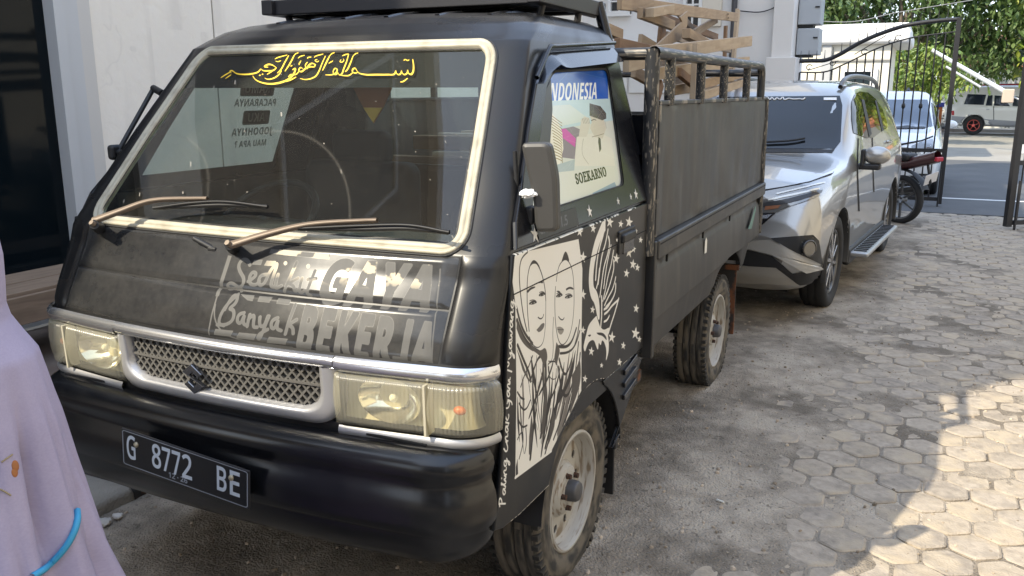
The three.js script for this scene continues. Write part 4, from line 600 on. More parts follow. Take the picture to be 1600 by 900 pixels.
// ---- nose: silver strip, grille, emblem, head lamps
const ridge = (n, dir) => tex(256, 1, (u, v) => 0.5 + 0.5 * Math.sin((dir ? v : u) * Math.PI * 2 * n), true);
{
  const band = (x0, x1, y0, y1, off, n = 40, bulge = 0.004) => { const rows = []; for (let i = 0; i <= 6; i++) { const t = i / 6, y = y0 + (y1 - y0) * t, r = []; for (let k = 0; k <= n; k++) { const X = x0 + (x1 - x0) * k / n, w = cab(y)[5] - 0.0005; r.push(fp(clamp(X, -w, w), y, off + bulge * Math.sin(Math.PI * t))); } rows.push(r); } return grid(rows); };
  const wrap = (s, x0, y0, y1, off, n, m, f = () => 0) => { const rows = []; for (let i = 0; i <= m; i++) { const t = i / m, y = y0 + (y1 - y0) * t, r = [], w = cab(y)[5] - 0.0006; for (let k = 0; k <= n; k++) { const q = k / n, X = x0 + (w - x0) * Math.sin(q * Math.PI / 2); r.push(fp(s * X, y, off + f(q, t))); } rows.push(r); } return grid(rows, s < 0); };
  obj('grille_strip', [band(-0.37, 0.37, 0.868, 0.893, 0.012, 40, 0.008), band(-0.37, 0.37, 0.8655, 0.8695, 0.003, 40, 0.01)], MT.chrome, truck);
  // grille: frame, crossed lattice, backing
  const U = (x0, y0, y1, off) => { const pts = []; const n = 10; pts.push([-x0, y1]); for (let k = 0; k <= n; k++) { const a = Math.PI + k / n * Math.PI / 2; pts.push([-x0 + 0.07 + Math.cos(a) * 0.07, y0 + 0.055 + Math.sin(a) * 0.055]); } for (let k = 1; k < 24; k++) pts.push([-x0 + 0.07 + (2 * x0 - 0.14) * k / 24, y0]); for (let k = 0; k <= n; k++) { const a = 1.5 * Math.PI + k / n * Math.PI / 2; pts.push([x0 - 0.07 + Math.cos(a) * 0.07, y0 + 0.055 + Math.sin(a) * 0.055]); } pts.push([x0, y1]); return pts; };
  const inner = U(0.325, 0.752, 0.866), outer = U(0.372, 0.712, 0.866);
  const rows = []; for (const t of [0, 0.06, 0.35, 0.7, 0.94, 1]) rows.push(inner.map((p, i) => fp(p[0] + (outer[i][0] - p[0]) * t, p[1] + (outer[i][1] - p[1]) * t, t === 0 ? -0.022 : t === 1 ? -0.004 : 0.008 + 0.008 * Math.sin(Math.PI * (1 - t) ** 1.6))));
  obj('grille_surround', [grid(rows, true)], MT.silver, truck);
  obj('grille_backing', [band(-0.34, 0.34, 0.745, 0.87, -0.05, 20, 0)], MT.deep, truck);
  const inside = (X, y) => { if (y > 0.865 || y < 0.753 || Math.abs(X) > 0.322) return false; const dx = Math.abs(X) - 0.255, dy = 0.807 - y; return !(dx > 0 && dy > 0 && (dx / 0.07) ** 2 + (dy / 0.055) ** 2 > 1); };
  const gs = []; for (const s of [-1, 1]) for (let k = -40; k < 40; k++) { let seg = []; for (let i = 0; i <= 60; i++) { const y = 0.752 + 0.114 * i / 60, X = k * 0.0262 + s * (y - 0.752) * 0.92; if (inside(X, y)) seg.push([X, y]); } if (seg.length > 4) { const a = fp(seg[0][0], seg[0][1], -0.012), b = fp(seg.at(-1)[0], seg.at(-1)[1], -0.012); gs.push(beam(a, b, 0.0055, 0.014, fnorm(0, 0.8), 0)); } }
  for (let i = 0; i < 16; i++) gs.push(beam(fp(-0.32 + i * 0.04, 0.812, -0.010), fp(-0.28 + i * 0.04, 0.812, -0.010), 0.006, 0.018, fnorm(0, 0.8), 0));
  const lat = obj('grille_lattice', gs, mat([0.12, 0.115, 0.105], 0.35), truck); lat.userData.kind = 'stuff';
  const sPts = [[0, 1], [0.92, 0.42], [0.48, 0.14], [0, 0.44], [-0.35, 0.22], [1, -0.38], [0, -1], [-0.92, -0.42], [-0.48, -0.14], [0, -0.44], [0.35, -0.22], [-1, 0.38]].map((p) => [p[0] * 0.037, p[1] * 0.043]);
  const ep = hitFront(308, 590), en = fnorm(0, 0.8), ex = V(1, 0, 0), ey = en.clone().cross(ex);
  obj('emblem', [plate(sPts, 0.012, mtx(ex, ey, en, ep.clone().addScaledVector(en, 0.004)), 0.003)], mat([0.16, 0.17, 0.2], 0.15, { metalness: 0.9 }), truck);
  // head lamps
  const lens = mat([0.95, 0.91, 0.74], 0.2, { transmission: 0.84, thickness: 0, ior: 1.5, bumpMap: (() => { const t = ridge(1, 0); t.repeat.set(95, 1); return t; })(), bumpScale: 0.0011, clearcoat: 0.3 });
  for (const s of [-1, 1]) {
    const h = new THREE.Group(); h.name = 'headlight'; truck.add(h);
    obj('lens', [wrap(s, 0.362, 0.722, 0.858, 0.016, 40, 16, (q, t) => 0.008 * Math.sin(Math.PI * t) - (t === 0 || t === 1 || q === 0 ? 0.014 : 0))], lens, h);
    obj('housing', [wrap(s, 0.362, 0.722, 0.858, -0.04, 26, 8, (q, t) => -0.02 * Math.sin(Math.PI * t))], mat([0.66, 0.62, 0.48], 0.35, { metalness: 0.5 }), h);
    const bowl = new THREE.LatheGeometry([[0.012, -0.05], [0.03, -0.042], [0.048, -0.022], [0.058, 0]].map((p) => new THREE.Vector2(...p)), 28); bowl.rotateX(Math.PI / 2); bowl.scale(1.55, 1, 1); const bp = fp(s * 0.50, 0.79, -0.016); bowl.translate(bp.x, bp.y, bp.z);
    obj('reflector', [bowl], MT.mirrorMetal, h);
    const bulb = new THREE.SphereGeometry(0.011, 12, 8); bulb.translate(bp.x, bp.y, bp.z - 0.02); obj('bulb', [bulb], mat([0.8, 0.8, 0.75], 0.1), h);
    const ib = new THREE.SphereGeometry(0.011, 14, 10); ib.scale(1.5, 1, 1); const ip = fp(s * 0.685, 0.785, -0.014); ib.translate(ip.x, ip.y, ip.z); obj('indicator_bulb', [ib], mat([0.55, 0.14, 0.03], 0.4), h);
    obj('divider', [beam(fp(s * 0.612, 0.726, 0.006), fp(s * 0.612, 0.854, 0.006), 0.006, 0.04, fnorm(0, 0.8), 0)], mat([0.45, 0.42, 0.32], 0.4), h);
    obj('top_trim', [wrap(s, 0.372, 0.862, 0.893, 0.012, 40, 6, (q, t) => 0.007 * Math.sin(Math.PI * t))], MT.chrome, h);
    obj('bottom_trim', [wrap(s, 0.372, 0.695, 0.72, 0.008, 40, 6, (q, t) => 0.006 * Math.sin(Math.PI * t))], MT.silver, h);
    const sl = fp(s * 0.5, 0.702, 0.016); obj('slot', [rbox(0.24, 0.007, 0.006, 0.002, s * 0.5, 0.707, sl.z + 0.001)], MT.deep, h);
  }
}
// ---- bumper, plate
{
  const plan = []; for (let i = 0; i <= 60; i++) { const q = (i / 60 * 2 - 1), a = Math.abs(q); let X, Z, nx, nz; if (a < 0.78) { X = q / 0.78 * 0.60; Z = 2.70 - 0.03 * (X / 0.6) ** 2; nx = 0.1 * X / 0.6; nz = 1; } else { const t = (a - 0.78) / 0.22 * Math.PI / 2, s = Math.sign(q); X = s * (0.60 + 0.15 * Math.sin(t)); Z = 2.67 - 0.135 * (1 - Math.cos(t)); nx = s * Math.sin(t) * 1.1; nz = Math.cos(t); } const l = Math.hypot(nx, nz); plan.push([X, Z, nx / l, nz / l, a]); }
  const prof = [[0.692, -0.085], [0.698, -0.06], [0.696, -0.035], [0.684, -0.012], [0.668, -0.002], [0.652, 0.001], [0.636, -0.002], [0.622, -0.007], [0.608, -0.007], [0.594, -0.001], [0.575, 0.005], [0.55, 0.008], [0.52, 0.008], [0.497, 0.004], [0.493, -0.001], [0.487, -0.001], [0.465, -0.004], [0.435, -0.012], [0.412, -0.026], [0.395, -0.05], [0.385, -0.09]];
  const bumperMat = mat([1, 1, 1], 0.26, { clearcoat: 0.15, clearcoatRoughness: 0.15, map: tex(512, 0.9, (u, v) => { const a = fbm(u * 6, v * 6, 5, 401, 6), s = fbm(u * 4, v * 60, 3, 403), f = vnoise(u * 260, v * 260, 405, 260); return mix3([0.005, 0.0055, 0.007], [0.045, 0.042, 0.038], clamp(sstep(0.6, 0.85, a) * 0.3 + sstep(0.70, 0.8, s) * 0.2 + (f > 0.992 ? 0.9 : 0), 0, 1)); }) });
  obj('bumper', [grid(prof.map(([y, o]) => plan.map(([X, Z, nx, nz, a]) => V(X + nx * o, y - 0.012 * sstep(0.75, 1, a) * (y < 0.45 ? -1 : 0), Z + nz * o))), true)], bumperMat, truck);
  obj('valance', [span(-0.6, 0.6, 0.36, 0.43, 2.45, 2.56)], MT.deep, truck);
  const pz = 2.735, c = [[188, 667], [388, 735], [394, 797], [195, 725]].map((q) => onZ(...q, pz)); const cx = (c[0].x + c[1].x + c[2].x + c[3].x) / 4, cy = (c[0].y + c[1].y + c[2].y + c[3].y) / 4, w = (c[1].x - c[0].x + c[2].x - c[3].x) / 2, h = (c[0].y - c[3].y + c[1].y - c[2].y) / 2;
  
  const ang = Math.atan2(c[1].y - c[0].y + c[2].y - c[3].y, 2 * w);
  const t = canvasTex(1024, 320, (x, W, H) => { x.fillStyle = '#0d0e14'; x.fillRect(0, 0, W, H); x.strokeStyle = '#8d929a'; x.lineWidth = 7; x.beginPath(); x.roundRect(8, 8, W - 16, H - 16, 18); x.stroke(); x.fillStyle = '#b9c2cc'; const fit = (s, f0, f1, y0, y1) => { x.save(); x.font = '100px sans-serif'; const m = x.measureText(s); x.setTransform((f1 - f0) * W / (m.actualBoundingBoxRight + m.actualBoundingBoxLeft), 0, 0, (y1 - y0) * H / 71, f0 * W + m.actualBoundingBoxLeft * 0.3, y1 * H); x.lineWidth = 3.5; x.strokeStyle = '#b9c2cc'; x.fillText(s, 0, 0); x.strokeText(s, 0, 0); x.restore(); }; const L = (s, px, py, kx, sz) => { x.save(); x.translate(px, py); x.scale(kx, 1); x.font = sz + 'px sans-serif'; x.fillText(s, 0, 0); x.lineWidth = 5; x.strokeStyle = '#b9c2cc'; x.strokeText(s, 0, 0); x.restore(); }; fit('G', 0.035, 0.105, 0.13, 0.76); fit('8', 0.245, 0.315, 0.13, 0.76); fit('7', 0.33, 0.395, 0.13, 0.76); fit('7', 0.41, 0.475, 0.13, 0.76); fit('2', 0.49, 0.565, 0.13, 0.76); fit('B', 0.755, 0.825, 0.13, 0.76); fit('E', 0.85, 0.92, 0.13, 0.76); x.globalAlpha = 0.5; L('12 · 26', 390, 290, 0.85, 62); x.globalAlpha = 1; });
  const pl = new THREE.Group(); pl.name = 'licence_plate'; truck.add(pl); pl.position.set(cx, cy, pz); pl.rotation.z = ang;
  obj('plate_sheet', [rbox(w, h, 0.006, 0.0028, 0, 0, 0)], mat([0.02, 0.02, 0.024], 0.45), pl);
  const g = new THREE.PlaneGeometry(w - 0.004, h - 0.004, 24, 6); g.translate(0, 0, 0.0036); obj('plate_print', g, mat([1, 1, 1], 0.4, { map: t }), pl);
  for (const X of [-0.16, 0.16]) { const s = new THREE.SphereGeometry(0.008, 10, 8); s.scale(1, 1, 0.7); s.translate(w * X / 0.43, 0.02, 0.005); obj('screw', [s], mat([0.42, 0.38, 0.28], 0.4, { metalness: 0.6 }), pl); }
  obj('plate_bracket', [box(0.3, 0.02, 0.05, cx, cy + 0.01, pz - 0.028)], MT.black, truck);
}

// ---- doors, sill, wheel housings
const DX = 0.746;
const sideM = (s, x) => s > 0 ? mtx(V(0, 0, -1), V(0, 1, 0), V(1, 0, 0), V(x, 0, 0)) : mtx(V(0, 0, 1), V(0, 1, 0), V(-1, 0, 0), V(-x, 0, 0));
const TIL = 0.2544, TL = Math.hypot(1, TIL);
const upM = (s, off = 0) => { const v = V(-s * TIL, 1, 0).divideScalar(TL), u = V(0, 0, -s), n = u.clone().cross(v); return mtx(u, v, n, V(s * 0.743, 1.14, 0).addScaledVector(n, off)); };
const flipS = (s, pts) => pts.map(([z, y]) => [s > 0 ? -z : z, y]);
const upS = (s, pts) => pts.map(([z, y]) => [s > 0 ? -z : z, (y - 1.14) * TL]);
const arch = (r, a0, a1, n = 20) => [...Array(n + 1)].map((_, i) => { const a = (a0 + (a1 - a0) * i / n) * D2R; return [1.885 + Math.cos(a) * r, 0.285 + Math.sin(a) * r]; });
const doorPts = [[2.436, 1.142], [2.458, 1.03], [2.475, 0.91], [2.487, 0.75], [2.516, 0.58], [2.548, 0.478], [2.50, 0.462], [2.40, 0.452], ...arch(0.36, 27, 112), [1.75, 0.615], [1.34, 0.615], [1.338, 1.142]];
{
  const W = 2048, H = 1290, Z0 = 2.6, ZW = 1.35, Y0 = 0.40, YH = 0.85;
  const cv = (px, py) => { const p = onX(px, py, DX + 0.01); return [(Z0 - p.z) / ZW * W, (1 - (p.y - Y0) / YH) * H]; };
  const art = canvasTex(W, H, (c) => {
    const id = c.createImageData(W, H), d = id.data; for (let j = 0; j < H; j++) for (let i = 0; i < W; i++) { const u = i / W, v = j / H, n = fbm(u * 9, v * 6, 5, 451), s = fbm(u * 70, v * 6, 3, 455), f = vnoise(u * 500, v * 320, 457), k = mix3([0.008, 0.0085, 0.0095], [0.038, 0.034, 0.029], clamp(0.42 * sstep(0.4, 0.8, n) + 0.3 * (s - 0.45) + (f > 0.985 ? 0.35 : 0), 0, 1)), o = (j * W + i) * 4; d[o] = s8(k[0]); d[o + 1] = s8(k[1]); d[o + 2] = s8(k[2]); d[o + 3] = 255; } c.putImageData(id, 0, 0);
    c.lineJoin = c.lineCap = 'round';
    const path = (pts, z, close) => { const m = pts.map((p) => cv(...z(p))); c.beginPath(); c.moveTo(...m[0]); if (close === 2) { m.slice(1).forEach((p) => c.lineTo(...p)); c.closePath(); } else { for (let i = 1; i < m.length - 1; i++) c.quadraticCurveTo(...m[i], (m[i][0] + m[i + 1][0]) / 2, (m[i][1] + m[i + 1][1]) / 2); c.lineTo(...m.at(-1)); if (close) c.closePath(); } };
    const zA = (p) => [780 + p[0] / 2.307, 370 + p[1] / 2.307], zB = (p) => [900 + p[0] / 3, 320 + p[1] / 3];
    const WH = '#e0ddd4', BK = '#24211f';
    // white panel with two veiled faces in line art
    c.fillStyle = WH; path([[36, 68], [286, 8], [300, 115], [297, 330], [296, 555], [188, 772], [58, 868], [62, 560], [58, 240]], zA, 2); c.fill();
    const ln = (w, pts) => { c.strokeStyle = BK; c.lineWidth = w; path(pts, zA, 0); c.stroke(); }, fl = (pts, col = BK) => { c.fillStyle = col; path(pts, zA, 1); c.fill(); }, fp2 = (pts, col = BK) => { c.fillStyle = col; path(pts, zA, 2); c.fill(); };
    c.save(); path([[60, 330], [100, 350], [140, 420], [196, 440], [230, 420], [298, 300], [296, 555], [188, 772], [58, 868], [62, 560]], zA, 2); c.clip();
    for (let i = 0; i < 30; i++) { const q = (k) => hash(i, k, 91), x0 = 66 + 226 * ((i * 0.618) % 1), y0 = 400 + 150 * q(2) + (x0 < 110 ? 60 : 0), L2 = 90 + 190 * q(3), dx = (x0 < 165 ? 22 : -46) * (0.4 + q(4)) - (q(6) - 0.5) * 30, w = 1.5 + 6 * q(5) ** 2, mx = x0 + dx * 0.25 - 12 * (q(7) - 0.5), my = y0 + L2 * 0.5; c.fillStyle = q(8) > 0.35 ? BK : '#6d6862'; path([[x0, y0], [mx - w, my], [x0 + dx - w * 0.6, y0 + L2], [x0 + dx, y0 + L2 + 14], [mx + w, my], [x0 + 1, y0]], zA, 1); c.fill(); } c.restore();
    ln(7, [[102, 56], [84, 70], [74, 100], [72, 150], [78, 220], [88, 290], [100, 340]]); ln(6, [[108, 340], [102, 280], [100, 200], [102, 140], [112, 98], [126, 86], [142, 104], [156, 140], [166, 190], [168, 230]]); fl([[108, 110], [116, 88], [128, 82], [142, 98], [150, 120], [134, 96], [120, 98]]);
    ln(4, [[168, 230], [168, 300], [164, 350], [158, 385], [140, 402], [122, 392], [108, 360]]); ln(5, [[206, 160], [210, 120], [222, 92], [240, 78], [256, 96], [266, 130], [270, 190], [270, 260], [262, 330], [246, 376], [226, 394], [212, 372], [202, 310], [200, 230], [203, 180]]); fl([[224, 92], [232, 62], [240, 50], [248, 66], [254, 92], [240, 80]]);
    fl([[98, 198], [110, 182], [130, 178], [130, 184], [114, 190], [104, 202]]); fl([[142, 168], [150, 158], [158, 160], [158, 168], [148, 166]]); fl([[206, 196], [216, 192], [224, 206], [222, 212], [214, 202]]); fl([[240, 188], [252, 178], [268, 184], [268, 192], [254, 186], [242, 194]]);
    for (const [x, y, w, h] of [[121, 238, 11, 7], [154, 208, 9, 7], [216, 212, 9, 7], [250, 216, 11, 7]]) { ln(7, [[x - w - 1, y + 3], [x - 2, y - h], [x + w + 2, y - 2]]); ln(3, [[x - w, y - h], [x, y - h - 5], [x + w, y - h]]); ln(3, [[x - w, y + 4], [x, y + h - 1], [x + w, y]]); fl([[x - 4, y - 4], [x + 4, y - 4], [x + 4, y + 4], [x - 4, y + 4], [x - 4, y - 4]]); }
    ln(5, [[140, 290], [148, 298], [158, 290], [160, 280]]); ln(5, [[214, 288], [220, 298], [230, 300], [234, 292]]); fl([[134, 336], [146, 322], [154, 312], [164, 310], [162, 326], [152, 340], [142, 344]], '#5d5a57'); fl([[208, 326], [218, 322], [232, 330], [234, 340], [222, 356], [212, 344]], '#8d8880'); ln(3, [[210, 334], [222, 336], [232, 334]]);
    ln(4, [[196, 290], [192, 350], [196, 400], [190, 450], [178, 448]]); ln(6, [[176, 460], [186, 448], [206, 450], [210, 470]]); ln(4, [[176, 460], [176, 510], [208, 516], [210, 470]]);
    for (const [w, ...p] of [[9, [62, 250], [72, 300], [92, 350], [120, 385]], [12, [64, 300], [80, 350], [110, 395], [150, 420]], [10, [66, 390], [86, 440], [108, 490], [114, 520]], [9, [112, 520], [124, 480], [138, 440], [150, 430]], [8, [160, 420], [156, 480], [160, 540], [152, 620], [150, 700]], [14, [166, 440], [170, 500], [164, 580], [158, 660], [150, 720]], [7, [178, 470], [184, 540], [176, 620], [170, 700]], [10, [215, 395], [240, 400], [262, 380], [278, 330]], [8, [220, 420], [250, 420], [276, 390], [290, 340]], [9, [216, 440], [226, 480], [238, 500], [250, 480], [262, 440]], [11, [214, 470], [220, 540], [236, 580], [256, 560], [270, 500]], [8, [286, 380], [280, 440], [270, 520], [250, 600]], [10, [292, 420], [286, 500], [262, 600], [230, 680]], [12, [200, 560], [196, 620], [180, 700], [166, 760]], [7, [212, 580], [206, 640], [190, 700]], [9, [236, 600], [222, 660], [196, 730]], [6, [72, 600], [84, 626], [100, 620], [112, 590]], [6, [70, 660], [80, 690], [100, 680]], [5, [66, 730], [84, 690], [88, 740], [72, 800]], [5, [96, 690], [100, 740], [92, 780]], [13, [128, 640], [122, 700], [116, 760], [112, 800]], [6, [140, 560], [132, 640], [124, 700]], [6, [66, 560], [76, 580], [90, 586]], [6, [120, 430], [106, 470], [90, 500], [78, 540]], [7, [186, 620], [178, 680], [160, 740]], [6, [246, 520], [236, 560], [228, 600]], [7, [290, 300], [284, 350], [272, 390]]]) ln(w * 1.35, p);
    for (const p of [[[108, 370], [126, 404], [150, 412], [168, 395], [176, 440], [160, 470], [150, 430], [118, 408]], [[206, 380], [222, 402], [212, 440], [206, 470], [198, 440]], [[262, 500], [280, 470], [292, 430], [296, 520], [270, 600], [250, 650], [262, 580]], [[168, 520], [176, 560], [170, 640], [158, 720], [150, 700], [160, 620]], [[196, 620], [206, 660], [186, 730], [172, 760], [184, 690]], [[116, 640], [124, 680], [116, 760], [106, 800], [108, 720]], [[64, 300], [80, 350], [104, 390], [130, 418], [100, 400], [76, 370], [62, 330]], [[62, 400], [80, 440], [100, 500], [116, 524], [128, 512], [110, 530], [84, 480]]]) fl(p, '#4a4642');
    fp2([[60, 830], [66, 800], [68, 855], [60, 862]]); c.strokeStyle = WH; c.lineWidth = 12; path([[58, 868], [188, 772]], zA, 2); c.stroke();
    // tribal eagle
    const wl = (w, pts) => { c.strokeStyle = WH; c.lineWidth = w; path(pts, zB, 0); c.stroke(); }, wf = (pts) => { c.fillStyle = WH; path(pts, zB, 1); c.fill(); }, bf = (pts) => { c.fillStyle = BK; path(pts, zB, 1); c.fill(); };
    wf([[138, 45], [112, 105], [84, 180], [64, 280], [58, 370], [70, 440], [88, 460], [102, 540], [112, 540], [110, 450], [96, 400], [80, 385], [82, 300], [98, 220], [118, 160], [138, 120]]);
    for (const [w, ...p] of [[10, [138, 60], [132, 130], [112, 190], [98, 260], [92, 350]], [9, [150, 116], [140, 180], [122, 230], [112, 300], [104, 370]], [9, [152, 150], [160, 170], [150, 230], [130, 290], [120, 370], [112, 430]], [8, [164, 190], [150, 250], [138, 320], [130, 390]], [8, [176, 215], [166, 280], [150, 330], [140, 390], [126, 450]], [9, [176, 260], [180, 290], [166, 350], [150, 400], [134, 440]], [8, [186, 340], [176, 390], [152, 430], [134, 470]], [9, [186, 370], [188, 400], [168, 450], [140, 480]], [10, [200, 440], [184, 500], [164, 560], [152, 600]], [9, [198, 446], [170, 470], [150, 500], [134, 512]], [9, [160, 460], [150, 480], [132, 490]], [8, [156, 520], [148, 540], [132, 548]], [8, [110, 300], [104, 360], [96, 390]], [10, [120, 430], [122, 500], [116, 570]]]) wl(w * 1.45, p);
    wf([[96, 520], [76, 540], [58, 566], [50, 600], [40, 640], [34, 668], [42, 694], [50, 664], [62, 640], [84, 630], [96, 668], [104, 684], [106, 640], [116, 664], [122, 630], [136, 650], [144, 690], [138, 742], [154, 690], [154, 640], [148, 604], [160, 570], [130, 590], [112, 570]]); bf([[56, 612], [66, 606], [72, 612], [62, 620], [56, 612]]); bf([[96, 600], [120, 596], [140, 612], [146, 640], [126, 614], [104, 610], [96, 600]]);
    // stars
    c.fillStyle = WH; for (const [x, y, r] of [[830, 368, 10], [906, 362, 9], [927, 357, 8], [953, 347, 10], [970, 350, 7], [983, 347, 10], [994, 361, 4], [975, 368, 8], [964, 375, 4], [911, 402, 10], [963, 404, 9], [983, 394, 10], [990, 389, 7], [1001, 375, 6], [979, 427, 8], [989, 413, 9], [996, 418, 7], [911, 460, 9], [926, 484, 7], [994, 482, 8], [911, 516, 7], [956, 527, 10], [993, 521, 11], [999, 530, 6], [974, 540, 7], [924, 549, 8], [940, 571, 5], [968, 566, 7], [914, 592, 7]]) { const m = [...Array(10)].map((_, i) => { const a = -Math.PI / 2 + i * Math.PI / 5 + 0.15, q = i % 2 ? 0.38 : 1; return cv(x + Math.cos(a) * r * 0.62 * q, y + Math.sin(a) * r * q); }); c.beginPath(); m.forEach((p, i) => i ? c.lineTo(...p) : c.moveTo(...p)); c.closePath(); c.fill(); }
    // script along the leading edge
    const a = cv(787, 792), b = cv(801, 470), L = Math.hypot(b[0] - a[0], b[1] - a[1]); const GL = { P: [1.0, [[0.2, 0], [0.35, 1.9]], [[0.05, 1.6], [0.5, 2.0], [0.95, 1.7], [0.7, 1.15], [0.3, 1.0]]], a: [0.95, [[0.75, 0.85], [0.45, 1.0], [0.1, 0.55], [0.3, 0.05], [0.6, 0.35], [0.78, 0.95], [0.72, 0.25], [0.95, 0.15]]], l: [0.55, [[0, 0.2], [0.35, 1.2], [0.5, 1.9], [0.3, 1.8], [0.22, 0.4], [0.4, 0.05], [0.6, 0.25]]], i: [0.45, [[0, 0.3], [0.25, 0.95], [0.22, 0.2], [0.45, 0.2]], [[0.34, 1.4], [0.36, 1.46]]], n: [0.9, [[0, 0.3], [0.2, 0.95], [0.2, 0.05]], [[0.2, 0.5], [0.5, 0.95], [0.65, 0.8], [0.62, 0.15], [0.9, 0.2]]], g: [0.9, [[0.7, 0.85], [0.4, 1], [0.1, 0.55], [0.3, 0.1], [0.65, 0.5], [0.72, 0.9], [0.6, -0.6], [0.3, -0.9], [0.15, -0.6], [0.9, 0.2]]], E: [1.0, [[0.9, 1.75], [0.5, 2.0], [0.2, 1.6], [0.55, 1.15], [0.15, 0.7], [0.2, 0.1], [0.6, 0], [0.95, 0.4]]], k: [0.9, [[0.1, 0], [0.3, 1.9]], [[0.7, 1.0], [0.25, 0.55], [0.75, 0.05], [0.95, 0.2]]], G: [1.1, [[1.0, 1.7], [0.6, 2.0], [0.1, 1.3], [0.15, 0.3], [0.6, 0], [0.95, 0.6], [0.6, 0.75]], [[0.95, 0.6], [0.8, -0.5], [0.5, -0.7]]], r: [0.6, [[0, 0.3], [0.15, 0.95], [0.45, 0.85], [0.4, 0.15], [0.65, 0.2]]], N: [1.25, [[0.05, -0.2], [0.25, 1.8]], [[0.25, 1.8], [0.8, 0.05], [1.05, 2.1], [1.3, 2.2]]], y: [0.85, [[0, 0.9], [0.15, 0.3], [0.4, 0.15], [0.65, 0.9], [0.5, -0.6], [0.2, -0.9], [0.1, -0.6], [0.85, 0.2]]], w: [1.1, [[0, 0.9], [0.1, 0.2], [0.35, 0.15], [0.5, 0.8], [0.55, 0.2], [0.8, 0.2], [0.95, 0.95], [1.1, 0.8]]] };
    const s = 'Paling Enak Gari Nyawang', tot = [...s].reduce((q, k) => q + (k === ' ' ? 0.55 : GL[k][0]), 0), U = L / tot; c.save(); c.translate(...a); c.rotate(Math.atan2(b[1] - a[1], b[0] - a[0])); c.strokeStyle = WH; c.lineWidth = 7; let adv = 0;
    for (const k of s) { if (k === ' ') { adv += 0.55; continue; } for (const st of GL[k].slice(1)) { const m = st.map(([x, y]) => [(adv + x + y * 0.18) * U, 14 - y * 30]); c.beginPath(); c.moveTo(...m[0]); for (let i = 1; i < m.length - 1; i++) c.quadraticCurveTo(...m[i], (m[i][0] + m[i + 1][0]) / 2, (m[i][1] + m[i + 1][1]) / 2); c.lineTo(...m.at(-1)); c.stroke(); } adv += GL[k][0]; } c.restore();
  });
  art.repeat.set(1 / ZW, 1 / YH); art.offset.set(Z0 / ZW, -Y0 / YH);
  const doorMat = mat([1, 1, 1], 0.32, { map: art, specularIntensity: 0.6, clearcoat: 0.1, clearcoatRoughness: 0.15 });
  for (const s of [1, -1]) {
    const d = new THREE.Group(); d.name = 'door'; truck.add(d);
    obj('door_skin', [plate(flipS(s, doorPts), 0.012, sideM(s, DX - 0.002), 0.004)], s > 0 ? doorMat : MT.paint, d);
    const fr = [[2.415, 1.148], [2.385, 1.21], [2.32, 1.277], [2.19, 1.428], [2.035, 1.585], [1.96, 1.628], [1.44, 1.662], [1.335, 1.648], [1.335, 1.148]], hole = roundPoly([[2.30, 1.208], [2.245, 1.280], [2.02, 1.535], [1.94, 1.58], [1.455, 1.598], [1.545, 1.214]], 0.03, 3);
    obj('window_frame', [plate(upS(s, fr), 0.014, upM(s, 0.0), 0.004, [upS(s, hole)])], MT.paintClean, d);
    obj('window_seal', [plate(upS(s, hole), 0.004, upM(s, 0.007), 0, [upS(s, roundPoly([[2.28, 1.216], [2.238, 1.284], [2.017, 1.526], [1.937, 1.57], [1.465, 1.588], [1.552, 1.222]], 0.03, 3))])], MT.black, d);
    obj('crease', [beam(V(s * (DX + 0.0095), 1.046, 2.44), V(s * (DX + 0.0095), 1.046, 1.35), 0.003, 0.0028, V(0, 1, 0), 0)], MT.deep, d);
  }
  // poster on the near side window
  const cu = (px, py) => { const n = V(1, TIL, 0).normalize(), p = onPlane(px, py, n, V(0.747, 1.14, 0)); return [-p.z, (p.y - 1.14) * TL]; };
  const PW = 1024, PH = 640, A0 = -2.32, AW = 0.88, S0 = 0.07, SH = 0.42, cp = (px, py) => { const q = cu(px, py); return [(q[0] - A0) / AW * PW, (1 - (q[1] - S0) / SH) * PH]; };
  const poster = canvasTex(PW, PH, (c) => {
    const g = c.createLinearGradient(0, 0, 0, PH); c.fillStyle = '#cfd0c4'; c.fillRect(0, 0, PW, PH);
    const z = (x, y) => cp(810 + x / 3.75, 100 + y / 3.75), poly = (pts, col) => { c.fillStyle = col; c.beginPath(); pts.forEach((p, i) => { const m = z(...p); i ? c.lineTo(...m) : c.moveTo(...m); }); c.closePath(); c.fill(); };
    const line = (w, col, pts) => { c.strokeStyle = col; c.lineWidth = w; c.beginPath(); const m = pts.map((p) => z(...p)); c.moveTo(...m[0]); for (let i = 1; i < m.length - 1; i++) c.quadraticCurveTo(...m[i], (m[i][0] + m[i + 1][0]) / 2, (m[i][1] + m[i + 1][1]) / 2); c.lineTo(...m.at(-1)); c.stroke(); };
    poly([[0, 225], [560, 200], [570, 330], [0, 420]], '#b9cfd2'); poly([[0, 260], [300, 240], [420, 330], [0, 420]], '#cdd6cc');
    poly([[0, 0], [520, 20], [525, 205], [0, 225]], '#1f57b8');
    const a = z(150, 222), b = z(455, 205), t0 = z(180, 112); c.save(); c.font = 'bold 100px sans-serif'; const tw = c.measureText('INDONESIA').width; c.setTransform((b[0] - a[0]) / tw, (b[1] - a[1]) / tw, (a[0] - t0[0] + 26) / 73, (a[1] - t0[1]) / 73, t0[0] - 22, t0[1]); c.fillStyle = '#eef0ee'; c.fillText('INDONESIA', 0, 73); c.restore();
